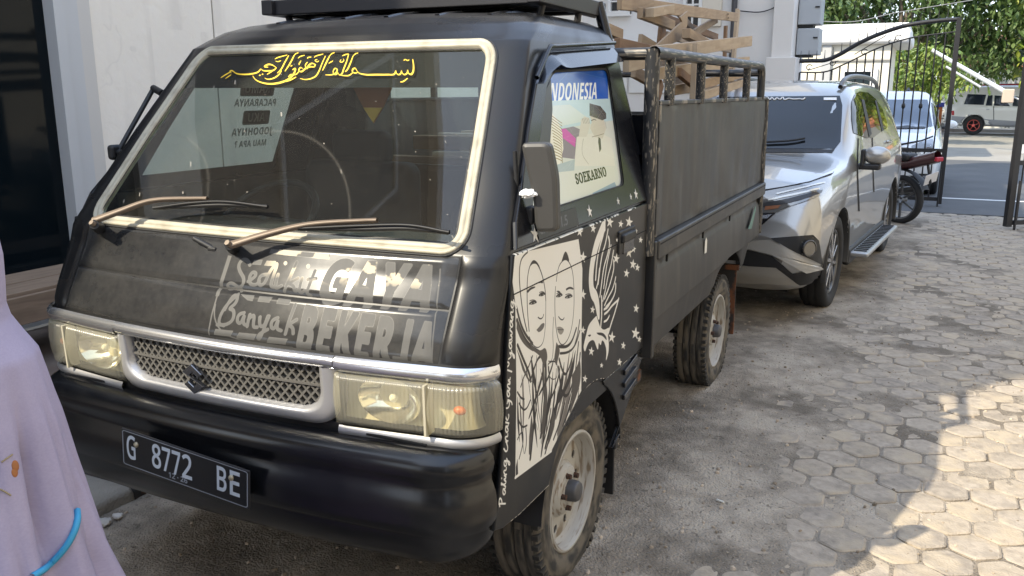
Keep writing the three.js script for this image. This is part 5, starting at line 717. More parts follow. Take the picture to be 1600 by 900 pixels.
    poly([[100, 360], [170, 345], [180, 400], [145, 460]], '#7d7478'); poly([[240, 385], [320, 368], [360, 385], [330, 560], [255, 550]], '#867a86'); poly([[240, 385], [275, 380], [335, 440], [330, 490], [250, 430]], '#c94aa6'); poly([[110, 410], [140, 405], [140, 455]], '#d0459a'); poly([[65, 520], [115, 505], [118, 530]], '#d9659f'); 
    { const m = z(148, 515); c.fillStyle = '#2aa3b5'; c.beginPath(); c.arc(...m, 20, 0, 7); c.fill(); }
    poly([[182, 270], [225, 330], [255, 400], [262, 500], [240, 600], [205, 610], [185, 520], [140, 480], [180, 380]], '#e6dfcc'); for (let i = 0; i < 15; i++) line(4, '#93805c', [[186 + i * 2, 300 + i * 18], [225 + i * 2.5, 330 + i * 17], [255, 350 + i * 17]]); line(4, '#6b5d48', [[182, 270], [185, 380], [145, 470], [60, 520]]); line(5, '#4d4238', [[75, 490], [165, 482]]); line(4, '#4d4238', [[195, 610], [240, 660], [270, 610]]); line(4, '#4d4238', [[200, 700], [240, 660]]);
    poly([[340, 430], [375, 420], [470, 400], [545, 440], [565, 600], [420, 600], [325, 600]], '#d9d4c6'); poly([[352, 430], [366, 330], [385, 310], [415, 318], [418, 360], [400, 430]], '#cfc8b8'); for (let i = 0; i < 5; i++) line(3, '#7a7268', [[372 + i * 9, 320], [382 + i * 9, 352]]); poly([[415, 300], [500, 330], [512, 380], [492, 440], [445, 430], [420, 380], [428, 340]], '#c9c0ae'); poly([[415, 232], [480, 250], [512, 290], [514, 322], [490, 332], [415, 305]], '#57514d'); line(4, '#5a544e', [[425, 335], [440, 325], [455, 332]]); poly([[468, 430], [480, 440], [484, 500], [474, 520], [466, 460]], '#4b463f'); line(3, '#8c8476', [[430, 430], [470, 420], [500, 410]]); line(3, '#9a9284', [[380, 440], [360, 520], [410, 590]]); line(3, '#8c8476', [[505, 335], [515, 380]]);
    poly([[200, 600], [330, 560], [320, 700], [210, 640]], '#a9b4b4'); poly([[430, 760], [560, 690], [575, 720], [480, 790]], '#8fa2ae'); poly([[205, 640], [560, 600], [570, 690], [430, 760], [210, 840]], '#d3d2c4');
    const e = z(325, 710), f = z(508, 660), e0 = z(325, 648); c.save(); c.font = 'bold 100px serif'; const w2 = c.measureText('SOEKARNO').width; c.setTransform((f[0] - e[0]) / w2, (f[1] - e[1]) / w2, 0, (e[1] - e0[1]) / 73, e0[0], e0[1]); c.fillStyle = '#23211f'; c.fillText('SOEKARNO', 0, 73); c.lineWidth = 6; c.strokeStyle = '#23211f'; c.strokeText('SOEKARNO', 0, 73); c.restore();
    // creases and bleaching of the print
    for (let i = 0; i < 40; i++) { c.strokeStyle = 'rgba(240,238,225,' + (0.05 + 0.12 * hash(i, 1, 8)) + ')'; c.lineWidth = 1 + 3 * hash(i, 2, 8); c.beginPath(); c.moveTo(hash(i, 3, 8) * PW, hash(i, 4, 8) * PH); c.lineTo(hash(i, 5, 8) * PW, hash(i, 6, 8) * PH); c.stroke(); }
  });
  poster.repeat.set(1 / AW, 1 / SH); poster.offset.set(-A0 / AW, -S0 / SH);
  const sh = new THREE.ShapeGeometry(new THREE.Shape(upS(1, roundPoly([[2.295, 1.212], [2.24, 1.284], [2.017, 1.53], [1.937, 1.575], [1.46, 1.593], [1.548, 1.218]], 0.03, 3)).map((q) => new THREE.Vector2(...q)))); sh.applyMatrix4(upM(1, 0.005));
  obj('side_window', sh, mat([1, 1, 1], 0.16, { map: poster, clearcoat: 0.25, clearcoatRoughness: 0.08 }), truck);
  const shL = new THREE.ShapeGeometry(new THREE.Shape(upS(-1, [[2.25, 1.24], [2.01, 1.53], [1.93, 1.57], [1.47, 1.58], [1.55, 1.24]]).map((q) => new THREE.Vector2(...q)))); shL.applyMatrix4(upM(-1, 0.003)); obj('side_window', shL, glass([0.5, 0.55, 0.53]), truck);
  // dark sheet for the door frame interior at the leading edge, rain visor
  obj('dark_window_edge', [plate(upS(1, [[2.23, 1.285], [2.02, 1.52], [1.965, 1.55], [2.0, 1.47], [2.085, 1.36], [2.2, 1.265]]), 0.002, upM(1, 0.0075), 0)], mat([0.03, 0.03, 0.032], 0.3), truck);
  { const top = [], bot = []; for (let i = 0; i <= 20; i++) { const t = i / 20, z = 2.10 - 0.72 * t, y = z > 1.96 ? 1.628 - (z - 1.96) * 0.62 : 1.628 + (1.96 - z) * 0.065; const p = (yy, o) => { const q = V(0.743 - (yy - 1.14) * TIL, yy, z); return q.add(V(0.969, 0.2465, 0).multiplyScalar(o)); }; top.push(p(y - 0.006, 0.018)); bot.push(p(y - (0.012 + 0.046 * sstep(0, 0.3, t)), 0.045)); } obj('rain_visor', [grid([bot, top])], mat([0.012, 0.014, 0.02], 0.08), truck); obj('drip_rail', [tube([...top].map((q) => q.clone().add(V(0.004, 0.016, 0))), 0.007, 40, 6)], MT.paintClean, truck); }
  // model lettering on the belt
  const cl = canvasTex(512, 96, (c, w, h) => { c.fillStyle = '#17181a'; c.fillRect(0, 0, w, h); c.font = 'bold 74px sans-serif'; c.fillStyle = '#55565a'; c.save(); c.transform(1, 0, -0.25, 1, 30, 0); c.fillText('CARRY 1.5', 6, 74); c.restore(); });
  const pg = new THREE.PlaneGeometry(0.28, 0.05); const pa = cu(866, 350); pg.translate(pa[0], pa[1], 0); pg.applyMatrix4(upM(1, 0.0165)); obj('model_lettering', pg, mat([1, 1, 1], 0.4, { map: cl }), truck);
  { const st = (px, py, r) => { const q = cu(px, py); return plate([...Array(10)].map((_, i) => { const a = -Math.PI / 2 + i * Math.PI / 5 + 0.2, k = (i % 2 ? 0.38 : 1) * r; return [q[0] + Math.cos(a) * k, q[1] - Math.sin(a) * k]; }), 0.0008, upM(1, 0.0145), 0); }; for (const q of [[830, 368, 0.024], [893, 346, 0.02], [916, 332, 0.02], [961, 316, 0.013], [981, 309, 0.011], [989, 305, 0.019]]) obj('star_sticker', [st(...q)], mat([0.68, 0.65, 0.58], 0.5), truck); }
  // handle
  obj('door_handle', [rbox(0.012, 0.075, 0.165, 0.005, DX + 0.011, 1.048, 1.58), rbox(0.022, 0.03, 0.13, 0.008, DX + 0.018, 1.06, 1.585)], MT.black, truck);
  obj('handle_recess', [rbox(0.006, 0.04, 0.11, 0.003, DX + 0.0165, 1.026, 1.57)], MT.blackGloss, truck);
  // sill panel with louvres
  for (const s of [1, -1]) {
    obj('sill_panel', [plate(flipS(s, [[1.74, 0.608], [1.335, 0.608], [1.31, 0.565], [1.44, 0.455], [1.625, 0.335], ...arch(0.345, 168, 118, 8)]), 0.012, sideM(s, DX - 0.012), 0.004)], MT.paint, truck);
    for (let i = 0; i < 3; i++) obj('louvre', [beam(V(s * (DX + 0.004), 0.575 - i * 0.045, 1.535), V(s * (DX + 0.004), 0.597 - i * 0.045, 1.40), 0.012, 0.02, V(0, 1, 0.3), 0.003)], MT.blackGloss, truck);
    obj('wheel_arch_lip', [grid(arch(0.352, 8, 172, 30).map(([z, y]) => [V(s * (DX - 0.002), y, z), V(s * (DX - 0.03), y - 0.004, z), V(s * 0.40, y, z)]), s < 0)], MT.black, truck);
    obj('inner_fender', [span(Math.min(s * 0.40, s * 0.5), Math.max(s * 0.40, s * 0.5), 0.3, 0.66, 1.5, 2.25)], MT.deep, truck);
    obj('mud_flap', [rbox(0.17, 0.2, 0.012, 0.004, s * 0.635, 0.21, 1.525), rbox(0.19, 0.04, 0.03, 0.005, s * 0.635, 0.31, 1.53)], MT.black, truck);
  }
  // door mirror
  const mp = onZ(846, 292, 2.30), mir = new THREE.Group(); mir.name = 'door_mirror'; truck.add(mir); 
  mir.position.copy(mp); mir.rotation.y = 0.12; mir.scale.setScalar(0.86);
  obj('housing', [plate(roundPoly([[-0.058, 0.125], [0.028, 0.128], [0.05, 0.03], [0.056, -0.125], [-0.012, -0.13], [-0.02, -0.03]], 0.02, 4), 0.05, new THREE.Matrix4().setPosition(0, 0, -0.025), 0.012)], mat([0.045, 0.043, 0.04], 0.45), mir);
  obj('mirror_glass', [plate(roundPoly([[-0.04, 0.108], [0.02, 0.11], [0.04, 0.03], [0.045, -0.11], [-0.005, -0.115]], 0.016, 3), 0.003, new THREE.Matrix4().setPosition(0, 0, -0.029), 0)], MT.mirrorMetal, mir);
  obj('mirror_arm', [rbox(0.05, 0.055, 0.05, 0.012, -0.045, -0.085, -0.01), rbox(0.06, 0.05, 0.06, 0.012, -0.07, -0.12, -0.01), rod(V(-0.08, 0.1, 0), V(-0.07, -0.1, 0), 0.007)], MT.black, mir);
  const tis = new THREE.IcosahedronGeometry(0.015, 3), tp = tis.attributes.position; for (let i = 0; i < tp.count; i++) { const q = V(tp.getX(i), tp.getY(i), tp.getZ(i)), k = 0.5 + fbm(q.x * 190 + 7, q.y * 190 + q.z * 150 + 5, 3, 11); tp.setXYZ(i, q.x * k * 1.4, q.y * k * 0.75, q.z * k); } tis.computeVertexNormals();
  const tpos = onZ(826, 303, 2.33); tis.translate(tpos.x, tpos.y, tpos.z); tag(obj('crumpled_tissue', [tis], mat([0.75, 0.75, 0.74], 0.9)), 'crumpled white tissue wedged behind the truck door mirror', 'tissue');
  // far-side mirror bracket, seen above the left edge of the windscreen
  const fm = new THREE.Group(); fm.name = 'door_mirror'; truck.add(fm);
  const ma = onX(240, 138, -0.80), mb = onX(184, 238, -0.80), mc = onX(254, 146, -0.72); obj('mirror_arm', [rod(ma, mb, 0.008), rod(ma, mc, 0.012), rod(mb, onX(200, 240, -0.74), 0.01)], MT.black, fm); obj('housing', [rbox(0.03, 0.05, 0.05, 0.012, mb.x - 0.01, mb.y, mb.z)], MT.black, fm);
}
// ---- wheels
function makeWheel(parent, x, z, s) {
  const w = new THREE.Group(); w.name = 'wheel'; parent.add(w); w.position.set(x, 0.281, z); if (s < 0) w.rotation.y = Math.PI;
  const L = (pts, n = 56) => { const g = new THREE.LatheGeometry(pts.map((p) => new THREE.Vector2(p[0], p[1])), n); g.rotateZ(-Math.PI / 2); return g; };
  // tyre: profile in (radius, axial), axial + = outside
  const ty = [[0.186, 0.06], [0.20, 0.076], [0.235, 0.086], [0.268, 0.084], [0.287, 0.076], [0.297, 0.066]]; for (const a of [0.062, 0.038, 0.034, 0.03, 0.006, 0.002, -0.002, -0.006, -0.03, -0.034, -0.038, -0.062]) ty.push([([0.034, 0.002, -0.002, -0.034].includes(a)) ? 0.292 : 0.301, a]); ty.push([0.297, -0.066], [0.268, -0.084], [0.235, -0.086], [0.186, -0.06]);
  const lugs = []; for (let i = 0; i < 54; i++) { const a = i / 54 * Math.PI * 2; for (const q of [1, -1]) { const b = box(0.022, 0.028, 0.017, q * 0.071, 0, 0); b.rotateZ(0); b.translate(0, 0.288, 0); b.rotateX(a + (q < 0 ? 0.05 : 0)); lugs.push(b); } }
  const t = obj('tyre', [L(ty), ...lugs], MT.rubber, w);
  const rim = [[0.196, 0.070], [0.192, 0.078], [0.182, 0.076], [0.178, 0.05], [0.168, 0.03], [0.160, 0.028]];
  obj('rim', [L(rim), L([[0.182, -0.07], [0.165, -0.05], [0.16, 0.028]])], MT.whiteRim, w);
  const holes = [...Array(10)].map((_, i) => { const a = i / 10 * Math.PI * 2; return [...Array(14)].map((_, k) => [Math.cos(a) * 0.13 + Math.cos(k / 14 * 6.2832) * 0.0135, Math.sin(a) * 0.13 + Math.sin(k / 14 * 6.2832) * 0.0135]); });
  const ring = [...Array(48)].map((_, i) => [Math.cos(i / 48 * 6.2832) * 0.163, Math.sin(i / 48 * 6.2832) * 0.163]);
  obj('rim_disc', [plate(ring, 0.006, new THREE.Matrix4().makeRotationY(Math.PI / 2).setPosition(0.024, 0, 0), 0.0015, [...holes, [...Array(32)].map((_, i) => [Math.cos(i / 32 * 6.2832) * 0.092, Math.sin(i / 32 * 6.2832) * 0.092])]), L([[0.094, 0.028], [0.088, 0.036], [0.078, 0.05], [0.066, 0.056], [0.05, 0.058], [0.03, 0.058]])], MT.whiteRim, w);
  obj('hub', [L([[0.036, 0.05], [0.034, 0.085], [0.028, 0.094], [0.0, 0.096]], 28)], mat([0.10, 0.10, 0.105], 0.5, { metalness: 0.4 }), w);
  for (let i = 0; i < 5; i++) { const a = i / 5 * 6.2832 + 0.3; obj('wheel_nut', [rod(V(0.05, Math.cos(a) * 0.056, Math.sin(a) * 0.056), V(0.072, Math.cos(a) * 0.056, Math.sin(a) * 0.056), 0.0105, 0.009, 6)], MT.rust, w); }
  obj('brake_drum', [L([[0.0, -0.02], [0.15, -0.02], [0.15, 0.005], [0, 0.005]], 24)], MT.deep, w);
  return w;
}
for (const [z, s] of [[-0.192, 1], [-0.192, -1], [1.885, 1], [1.885, -1]]) makeWheel(truck, s * 0.632, z, s);
obj('axle', [rod(V(-0.6, 0.281, -0.192), V(0.6, 0.281, -0.192), 0.04), rod(V(-0.6, 0.281, 1.885), V(0.6, 0.281, 1.885), 0.03)], MT.deep, truck);
obj('chassis_rail', [span(0.28, 0.36, 0.34, 0.46, -0.9, 2.4), span(-0.36, -0.28, 0.34, 0.46, -0.9, 2.4), span(-0.44, 0.44, 0.40, 0.44, 1.30, 2.45)], MT.deep, truck);
obj('spring_bracket', [span(0.52, 0.62, 0.40, 0.55, 0.95, 1.22, 0.008), span(0.45, 0.7, 0.42, 0.47, 1.15, 1.32, 0.008)], MT.rust, truck);
// ---- cargo bed
{
  const bedTex = tex(1024, 2.2, (u, v) => { const n = fbm(u * 9, v * 9, 5, 501, 9), s = fbm(u * 46, v * 3, 4, 503), f = vnoise(u * 300, v * 300, 507, 300); return mix3([0.016, 0.016, 0.0165], [0.088, 0.08, 0.068], clamp(0.5 * sstep(0.45, 0.85, s) * (0.3 + n) + 0.25 * sstep(0.4, 0.8, n) + (f > 0.99 ? 0.5 : 0), 0, 0.9)); });
  const bed = mat([1, 1, 1], 0.5, { map: bedTex, clearcoat: 0.12, clearcoatRoughness: 0.4 }), tubeM = mat([1, 1, 1], 0.45, { metalness: 0.2, map: tex(256, 0.5, (u, v) => mix3([0.028, 0.03, 0.032], [0.24, 0.21, 0.17], sstep(0.58, 0.72, fbm(u * 14, v * 14, 4, 511, 14)))) });
  const BX = 0.76, z0 = -0.95, z1 = 1.285;
  for (const s of [1, -1]) {
    // dented upper sheet
    const rows = []; for (let i = 0; i <= 26; i++) { const y = 1.005 + 0.475 * i / 26, r = []; for (let k = 0; k <= 90; k++) { const z = z1 - (z1 - z0) * k / 90, e = Math.min(i, 26 - i, k, 90 - k); r.push(V(s * (BX + (e ? 0.020 * (fbm(z * 4 + 3, y * 2.2, 3, 521 + s) - 0.5) + 0.012 * (fbm(z * 13, y * 4, 3, 523) - 0.5) : 0)), y, z)); } rows.push(r); }
    obj('upper_side_sheet', [grid(rows, s < 0), span(s * BX - 0.02 - (s > 0 ? 0.012 : -0.0), s * BX - 0.02 + (s > 0 ? 0 : 0.012), 1.005, 1.478, z0, z1)], bed, truck);
    obj('sheet_edge', [beam(V(s * (BX - 0.004), 1.482, z0), V(s * (BX - 0.004), 1.482, z1), 0.03, 0.016), beam(V(s * (BX + 0.001), 1.475, z1 - 0.012), V(s * (BX + 0.001), 1.008, z1 - 0.012), 0.022, 0.022, V(1, 0, 0))], tubeM, truck);
    obj('side_rail', [rbox(0.05, 0.072, z1 - z0 + 0.01, 0.008, s * (BX + 0.004), 0.966, (z0 + z1) / 2)], bed, truck);
    obj('rail_groove', [span(s * (BX + 0.0285) - 0.002, s * (BX + 0.0285) + 0.002, 0.985, 0.989, z0 + 0.01, z1 - 0.01)], MT.deep, truck);
    // lower drop side, folded with a crease
    const low = [[0.93, 0], [0.905, -0.012], [0.885, -0.006], [0.87, 0.002], [0.80, 0.006], [0.695, 0.008], [0.688, 0.002], [0.68, 0.001], [0.60, -0.012], [0.565, -0.02]], lr = []; const zz = [...Array(81)].map((_, k) => z1 - (z1 - z0) * k / 80);
    for (const [y, o] of low) lr.push(zz.map((z) => { const a = Math.hypot(z + 0.192, 0) < 0.47 ? Math.max(y, Math.min(0.70, 0.28 + Math.sqrt(Math.max(0, 0.50 ** 2 - (z + 0.192) ** 2)) * 0.86)) : z < -0.6 ? Math.max(y, 0.68) : y; return V(s * (BX + o + 0.012 * (fbm(z * 7, y * 9, 3, 531) - 0.5) * sstep(0.2, -0.6, z)), a, z); }));
    obj('drop_side', [grid(lr, s > 0)], bed, truck);
    obj('corner_post', [span(s * BX - 0.022, s * BX + 0.022, 0.565, 1.0, z1 - 0.004, z1 + 0.026, 0.006)], bed, truck);
    for (const z of [1.097, 0.509, -0.061]) obj('latch_slot', [rbox(0.008, 0.05, 0.012, 0.003, s * (BX + 0.006), 0.915, z)], MT.deep, truck);
    // tube cage
    obj('cage_rail', [tube([V(s * BX, 1.648, z1 + 0.055), V(s * BX, 1.65, 0.6), V(s * BX, 1.654, -0.4), V(s * BX, 1.655, z0 + 0.28), V(s * BX, 1.63, z0 + 0.21), V(s * BX, 1.56, z0 + 0.195), V(s * BX, 1.48, z0 + 0.195)], 0.0215, 80, 10)], tubeM, truck);
    for (const z of [1.13, 0.66, 0.215, -0.33]) obj('cage_post', [rod(V(s * BX, 1.47, z), V(s * BX, 1.65, z + 0.004), 0.019, 0.019, 10)], tubeM, truck);
    obj('cage_corner_post', [rod(V(s * (BX - 0.01), 0.95, z1 + 0.03), V(s * (BX - 0.01), 1.66, z1 + 0.04), 0.026, 0.026, 12)], tubeM, truck);
    obj('rear_post', [rod(V(s * BX, 0.7, z0 - 0.01), V(s * BX, 1.48, z0 + 0.02), 0.02)], tubeM, truck);
  }
  obj('bed_floor', [span(-0.74, 0.74, 0.90, 0.945, z0, z1)], bed, truck); obj('bed_beam', [span(-0.7, 0.7, 0.56, 0.66, 0.6, 0.7), span(-0.7, 0.7, 0.56, 0.66, -0.85, -0.75)], MT.deep, truck);
  obj('headboard', [span(-0.75, 0.75, 0.60, 1.2, z1 - 0.03, z1 - 0.01), span(-0.75, -0.5, 1.2, 1.44, z1 - 0.03, z1 - 0.01), span(0.5, 0.75, 1.2, 1.44, z1 - 0.03, z1 - 0.01)], MT.paintClean, truck);
  obj('tail_gate', [span(-0.74, 0.74, 0.72, 1.40, z0 - 0.03, z0)], bed, truck);
  obj('cage_cross_rail', [rod(V(-0.76, 1.645, z1 + 0.04), V(0.76, 1.645, z1 + 0.04), 0.021), rod(V(-0.76, 1.62, z0 + 0.2), V(0.76, 1.62, z0 + 0.2), 0.02)], tubeM, truck);
  obj('back_stay', [rod(V(0.53, 1.82, 1.27), V(0.70, 1.30, 1.315), 0.02), rod(V(-0.53, 1.82, 1.27), V(-0.70, 1.30, 1.315), 0.02)], MT.paintClean, truck);
  for (const s of [1, -1]) { obj('rear_mud_flap', [rbox(0.17, 0.38, 0.012, 0.004, s * 0.64, 0.36, -0.56)], MT.rust, truck); obj('flap_bracket', [rbox(0.2, 0.03, 0.04, 0.004, s * 0.64, 0.56, -0.56)], MT.rust, truck); }
  const tg = obj('price_tag', [plate([[-0.02, -0.035], [0.02, -0.035], [0.02, 0.02], [0, 0.035], [-0.02, 0.02]], 0.001, new THREE.Matrix4().makeRotationY(Math.PI / 2).setPosition(BX + 0.008, onX(1100, 383, BX).y, onX(1100, 383, BX).z), 0)], mat([0.7, 0.68, 0.62], 0.6), truck);
  // the crushed lower corner with remains of a blue-green sticker
  obj('sticker_remnant', [plate([[-0.09, -0.03], [0.02, -0.045], [0.12, 0.05], [0.10, 0.075], [-0.02, 0.0]], 0.001, mtx(V(0, 0, -1), V(0, 1, 0), V(1, 0, 0), V(BX + 0.016, 0.815, -0.62)), 0)], mat([0.10, 0.20, 0.17], 0.5), truck);
  obj('rear_bumper', [rod(V(-0.6, 0.60, -1.0), V(0.66, 0.60, -1.0), 0.04, 0.04, 14), span(-0.5, -0.44, 0.45, 0.7, -0.99, -0.93), span(0.44, 0.5, 0.45, 0.7, -0.99, -0.93)], tubeM, truck);
}
// ---- rack above the cab
{
  const rk = thing('roof_rack', 'dark steel rack frame carried above the truck cab', 'roof rack');
  const steel = mat([0.03, 0.03, 0.034], 0.45, { metalness: 0.4 });
  const fl = onY(421, 14, 1.83), fr = onY(915, 26, 1.83); 
  obj('front_bar', [beam(V(-0.53, 1.806, 1.74), V(0.5, 1.806, 1.74), 0.04, 0.05)], steel, rk);
  for (const s of [1, -1]) { obj('side_bar', [beam(V(s * 0.51, 1.806, 1.78), V(s * 0.52, 1.80, 1.22), 0.045, 0.05)], steel, rk); obj('leg', [rod(V(s * 0.50, 1.72, 1.40), V(s * 0.51, 1.795, 1.40), 0.012)], steel, rk); obj('leg', [rod(V(s * 0.48, 1.73, 1.68), V(s * 0.50, 1.795, 1.68), 0.012)], steel, rk); }
  for (const z of [1.56, 1.40, 1.24]) obj('cross_bar', [beam(V(-0.52, 1.803, z), V(0.52, 1.803, z), 0.035, 0.03)], steel, rk);
  obj('deck_sheet', [span(-0.5, 0.42, 1.822, 1.828, 1.24, 1.72)], steel, rk);
}

// ================================================================ TIMBER IN THE BED
{
  const plank = (par, a, b, w, h, m, up) => obj('plank', [beam(onX(a[0], a[1], a[2]), onX(b[0], b[1], b[2]), w, h, up || V(0, 1, 0), 0.003)], WOOD[m], par);
  const fr = thing('timber_trestle', 'tall nailed timber trestle standing on top of the load in the truck bed', 'trestle', [0, 0, 0]);
  plank(fr, [968, 4, 0.05], [1151, 27, -0.05], 0.03, 0.075, 0); plank(fr, [1153, 15, -0.08], [1141, 150, -0.08], 0.03, 0.085, 1, V(0, 0, 1)); plank(fr, [1000, 20, 0.1], [1051, 40, 0.1], 0.035, 0.06, 0); plank(fr, [1015, 20, 0.16], [1048, 14, 0.16], 0.05, 0.05, 1); plank(fr, [1037, 22, 0.04], [1032, 70, 0.04], 0.025, 0.10, 2, V(0, 0, 1)); plank(fr, [1120, 30, -0.1], [1084, 52, -0.1], 0.02, 0.06, 3); plank(fr, [1134, 40, -0.14], [1130, 150, -0.14], 0.025, 0.07, 2, V(0, 0, 1));
  for (const [x, y] of [[1138, 22], [1138, 28]]) obj('nail', [rod(onX(x, y, 0.0), onX(x, y, -0.03), 0.004)], MT.black, fr);
  const lo = [
    [[1021, 84, 0.45], [1172, 64, 0.42], 0.03, 0.07, 1, 'long pale plank lying slantwise just above the cage rail'], [[1072, 52, 0.3], [1103, 69, 0.3], 0.05, 0.055, 0, 'short square timber block leaning on the pale plank'], [[1020, 116, 0.40], [1168, 95, 0.40], 0.03, 0.06, 1, 'pale plank behind the cage posts just under the rail'], [[1098, 131, 0.34], [1161, 115, 0.34], 0.03, 0.055, 0, 'shorter plank low behind the rear cage posts'], [[1046, 142, 0.36], [1075, 137, 0.36], 0.03, 0.055, 0, 'stub of plank low behind the first cage posts'], [[1098, 149, 0.36], [1158, 130, 0.34], 0.03, 0.055, 1, 'lowest plank behind the rear cage posts'], [[964, 68, 0.3], [1024, 80, 0.3], 0.03, 0.05, 2, 'splintered reddish plank behind the cab'], [[942, 43, 0.2], [968, 54, 0.2], 0.04, 0.05, 0, 'short plank end sticking out behind the cab roof'], [[978, 100, 0.42], [1008, 94, 0.42], 0.03, 0.07, 1, 'plank end showing beside the front corner post of the cage'], [[1022, 162, 0.4], [1031, 130, 0.4], 0.035, 0.05, 2, 'short dark plank propped upright behind the first cage post']];
  for (const [a, b, w, h, m, l] of lo) tag(obj('timber_plank', [beam(onX(...a), onX(...b), w, h, V(0, 1, 0), 0.003)], WOOD[m]), l, 'plank', 'loose timber in the truck bed');
  for (const [a2, b2, w, h, m, l] of [[[985, 8, -0.3], [1120, 58, -0.3], 0.03, 0.06, 2, 'brown plank crossing behind the trestle'], [[1040, 55, 0.0], [1140, 78, -0.05], 0.03, 0.05, 3, 'grey plank behind the short square timber block'], [[1000, 60, -0.2], [1060, 96, -0.1], 0.03, 0.06, 0, 'plank dipping into the bed behind the plywood scrap'], [[1030, 98, 0.2], [1090, 108, 0.2], 0.04, 0.05, 3, 'short grey timber wedged under the pale plank'], [[1100, 104, 0.1], [1165, 118, 0.1], 0.03, 0.05, 2, 'dark plank slanting down at the rear of the cage'], [[1040, 122, 0.1], [1120, 140, 0.1], 0.03, 0.06, 3, 'weathered grey plank deep inside the cage'], [[990, 112, 0.2], [1018, 128, 0.2], 0.03, 0.06, 0, 'plank stub between headboard and first post'], [[1060, 20, -0.2], [1100, 66, -0.2], 0.025, 0.05, 3, 'thin grey batten crossing behind the plywood scrap']]) tag(obj('timber_plank', [beam(onX(...a2), onX(...b2), w, h, V(0, 1, 0), 0.003)], WOOD[m]), l, 'plank', 'loose timber in the truck bed');
  tag(obj('timber_plank', [beam(onX(1088, 68, 0.5), onX(1083, 158, 0.5), 0.028, 0.055, V(0, 0, 1), 0.003)], WOOD[1]), 'upright pale batten crossing the long planks inside the cage', 'plank', 'loose timber in the truck bed');
  tag(obj('timber_plank', [beam(onX(1060, 112, 0.42), onX(1084, 132, 0.42), 0.03, 0.045, V(0, 1, 0), 0.003)], WOOD[2]), 'diagonal brown brace nailed behind the upright batten', 'plank', 'loose timber in the truck bed');
  const C = [[1072, 17], [1071, 40], [1060, 63], [1024, 79], [1022, 72], [1063, 34], [1060, 27]].map((q) => { const p = onX(...q, 0.22); return [-p.z, p.y]; });
  tag(obj('plywood_scrap', [plate(C, 0.012, mtx(V(0, 0, -1), V(0, 1, 0), V(1, 0, 0), V(0.22, 0, 0)), 0.002)], mat([1, 1, 1], 0.8, { map: woodTex([0.36, 0.27, 0.18], [0.25, 0.18, 0.115], 91) })), 'broken grey-brown plywood scrap jammed between the timbers', 'plywood');
  const bl = thing('added_timber_stack', 'hidden stack of timbers added in the truck bed under the loose planks', 'pallet', [0, 0, 0]);  // separate timbers stacked out of sight, added to carry the planks
  for (let j = 0; j < 4; j++) for (let i = 0; i < 7; i++) obj('timber', [beam(V(rr(-0.6, -0.45), 1.03 + j * 0.09, -0.7 + i * 0.27 + rr(-0.03, 0.03)), V(rr(0.42, 0.62), 1.03 + j * 0.09 + rr(-0.01, 0.02), -0.7 + i * 0.27 + rr(-0.06, 0.06)), 0.07, 0.06)], WOOD[i % 4], bl);
}
// ================================================================ CARS
function loftCar(st, n = 10) {
  const K = st[0][1].length, out = [];
  const cr = (a, b, c, d, t) => { const m0 = (c - a) / 2, m1 = (d - b) / 2, t2 = t * t, t3 = t2 * t; return (2 * t3 - 3 * t2 + 1) * b + (t3 - 2 * t2 + t) * m0 + (-2 * t3 + 3 * t2) * c + (t3 - t2) * m1; };
  for (let i = 0; i < st.length - 1; i++) { const A = st[Math.max(0, i - 1)], B = st[i], C = st[i + 1], D = st[Math.min(st.length - 1, i + 2)]; for (let k = 0; k < n; k++) { const t = k / n, w = 0.55; out.push([B[0] + (C[0] - B[0]) * t, B[1].map((p, j) => [0, 1].map((e) => (1 - w) * (p[e] + (C[1][j][e] - p[e]) * t) + w * cr(A[1][j][e], p[e], C[1][j][e], D[1][j][e], t)))]); } }
  out.push(st.at(-1));
  // refine each half section with a spline, mirror, close
  const rows = out.map(([s, pts]) => { const c = new THREE.CatmullRomCurve3(pts.map((p) => V(p[0], p[1], 0)), false, 'centripetal'), half = c.getPoints((K - 1) * 4).map((p) => V(Math.max(0, p.x), p.y, -s)); half[0].x = 0; half.at(-1).x = 0; return [...half, ...half.slice(0, -1).reverse().map((p) => V(-p.x, p.y, p.z))]; });
  const cap = (r, f) => { const cy = r.reduce((a, p) => a + p.y, 0) / r.length, c = V(0, cy, r[0].z); return grid([r, r.map(() => c.clone())], f); };
  return M([grid(rows, true), cap(rows[0], false), cap(rows.at(-1), true)]);
}
const csg = new Evaluator(); csg.attributes = ['position', 'normal', 'uv'];
function cutWheels(geo, list, r) { let b = new Brush(geo); b.updateMatrixWorld(); for (const [s, x0, x1] of list) { const c = new THREE.CylinderGeometry(r, r, Math.abs(x1 - x0), 40); c.rotateZ(Math.PI / 2); c.translate((x0 + x1) / 2, r * 0.93, -s); const k = new Brush(boxUV(c)); k.updateMatrixWorld(); b = csg.evaluate(b, k, SUBTRACTION); } const g = b.geometry.clone(); g.clearGroups(); return g; }
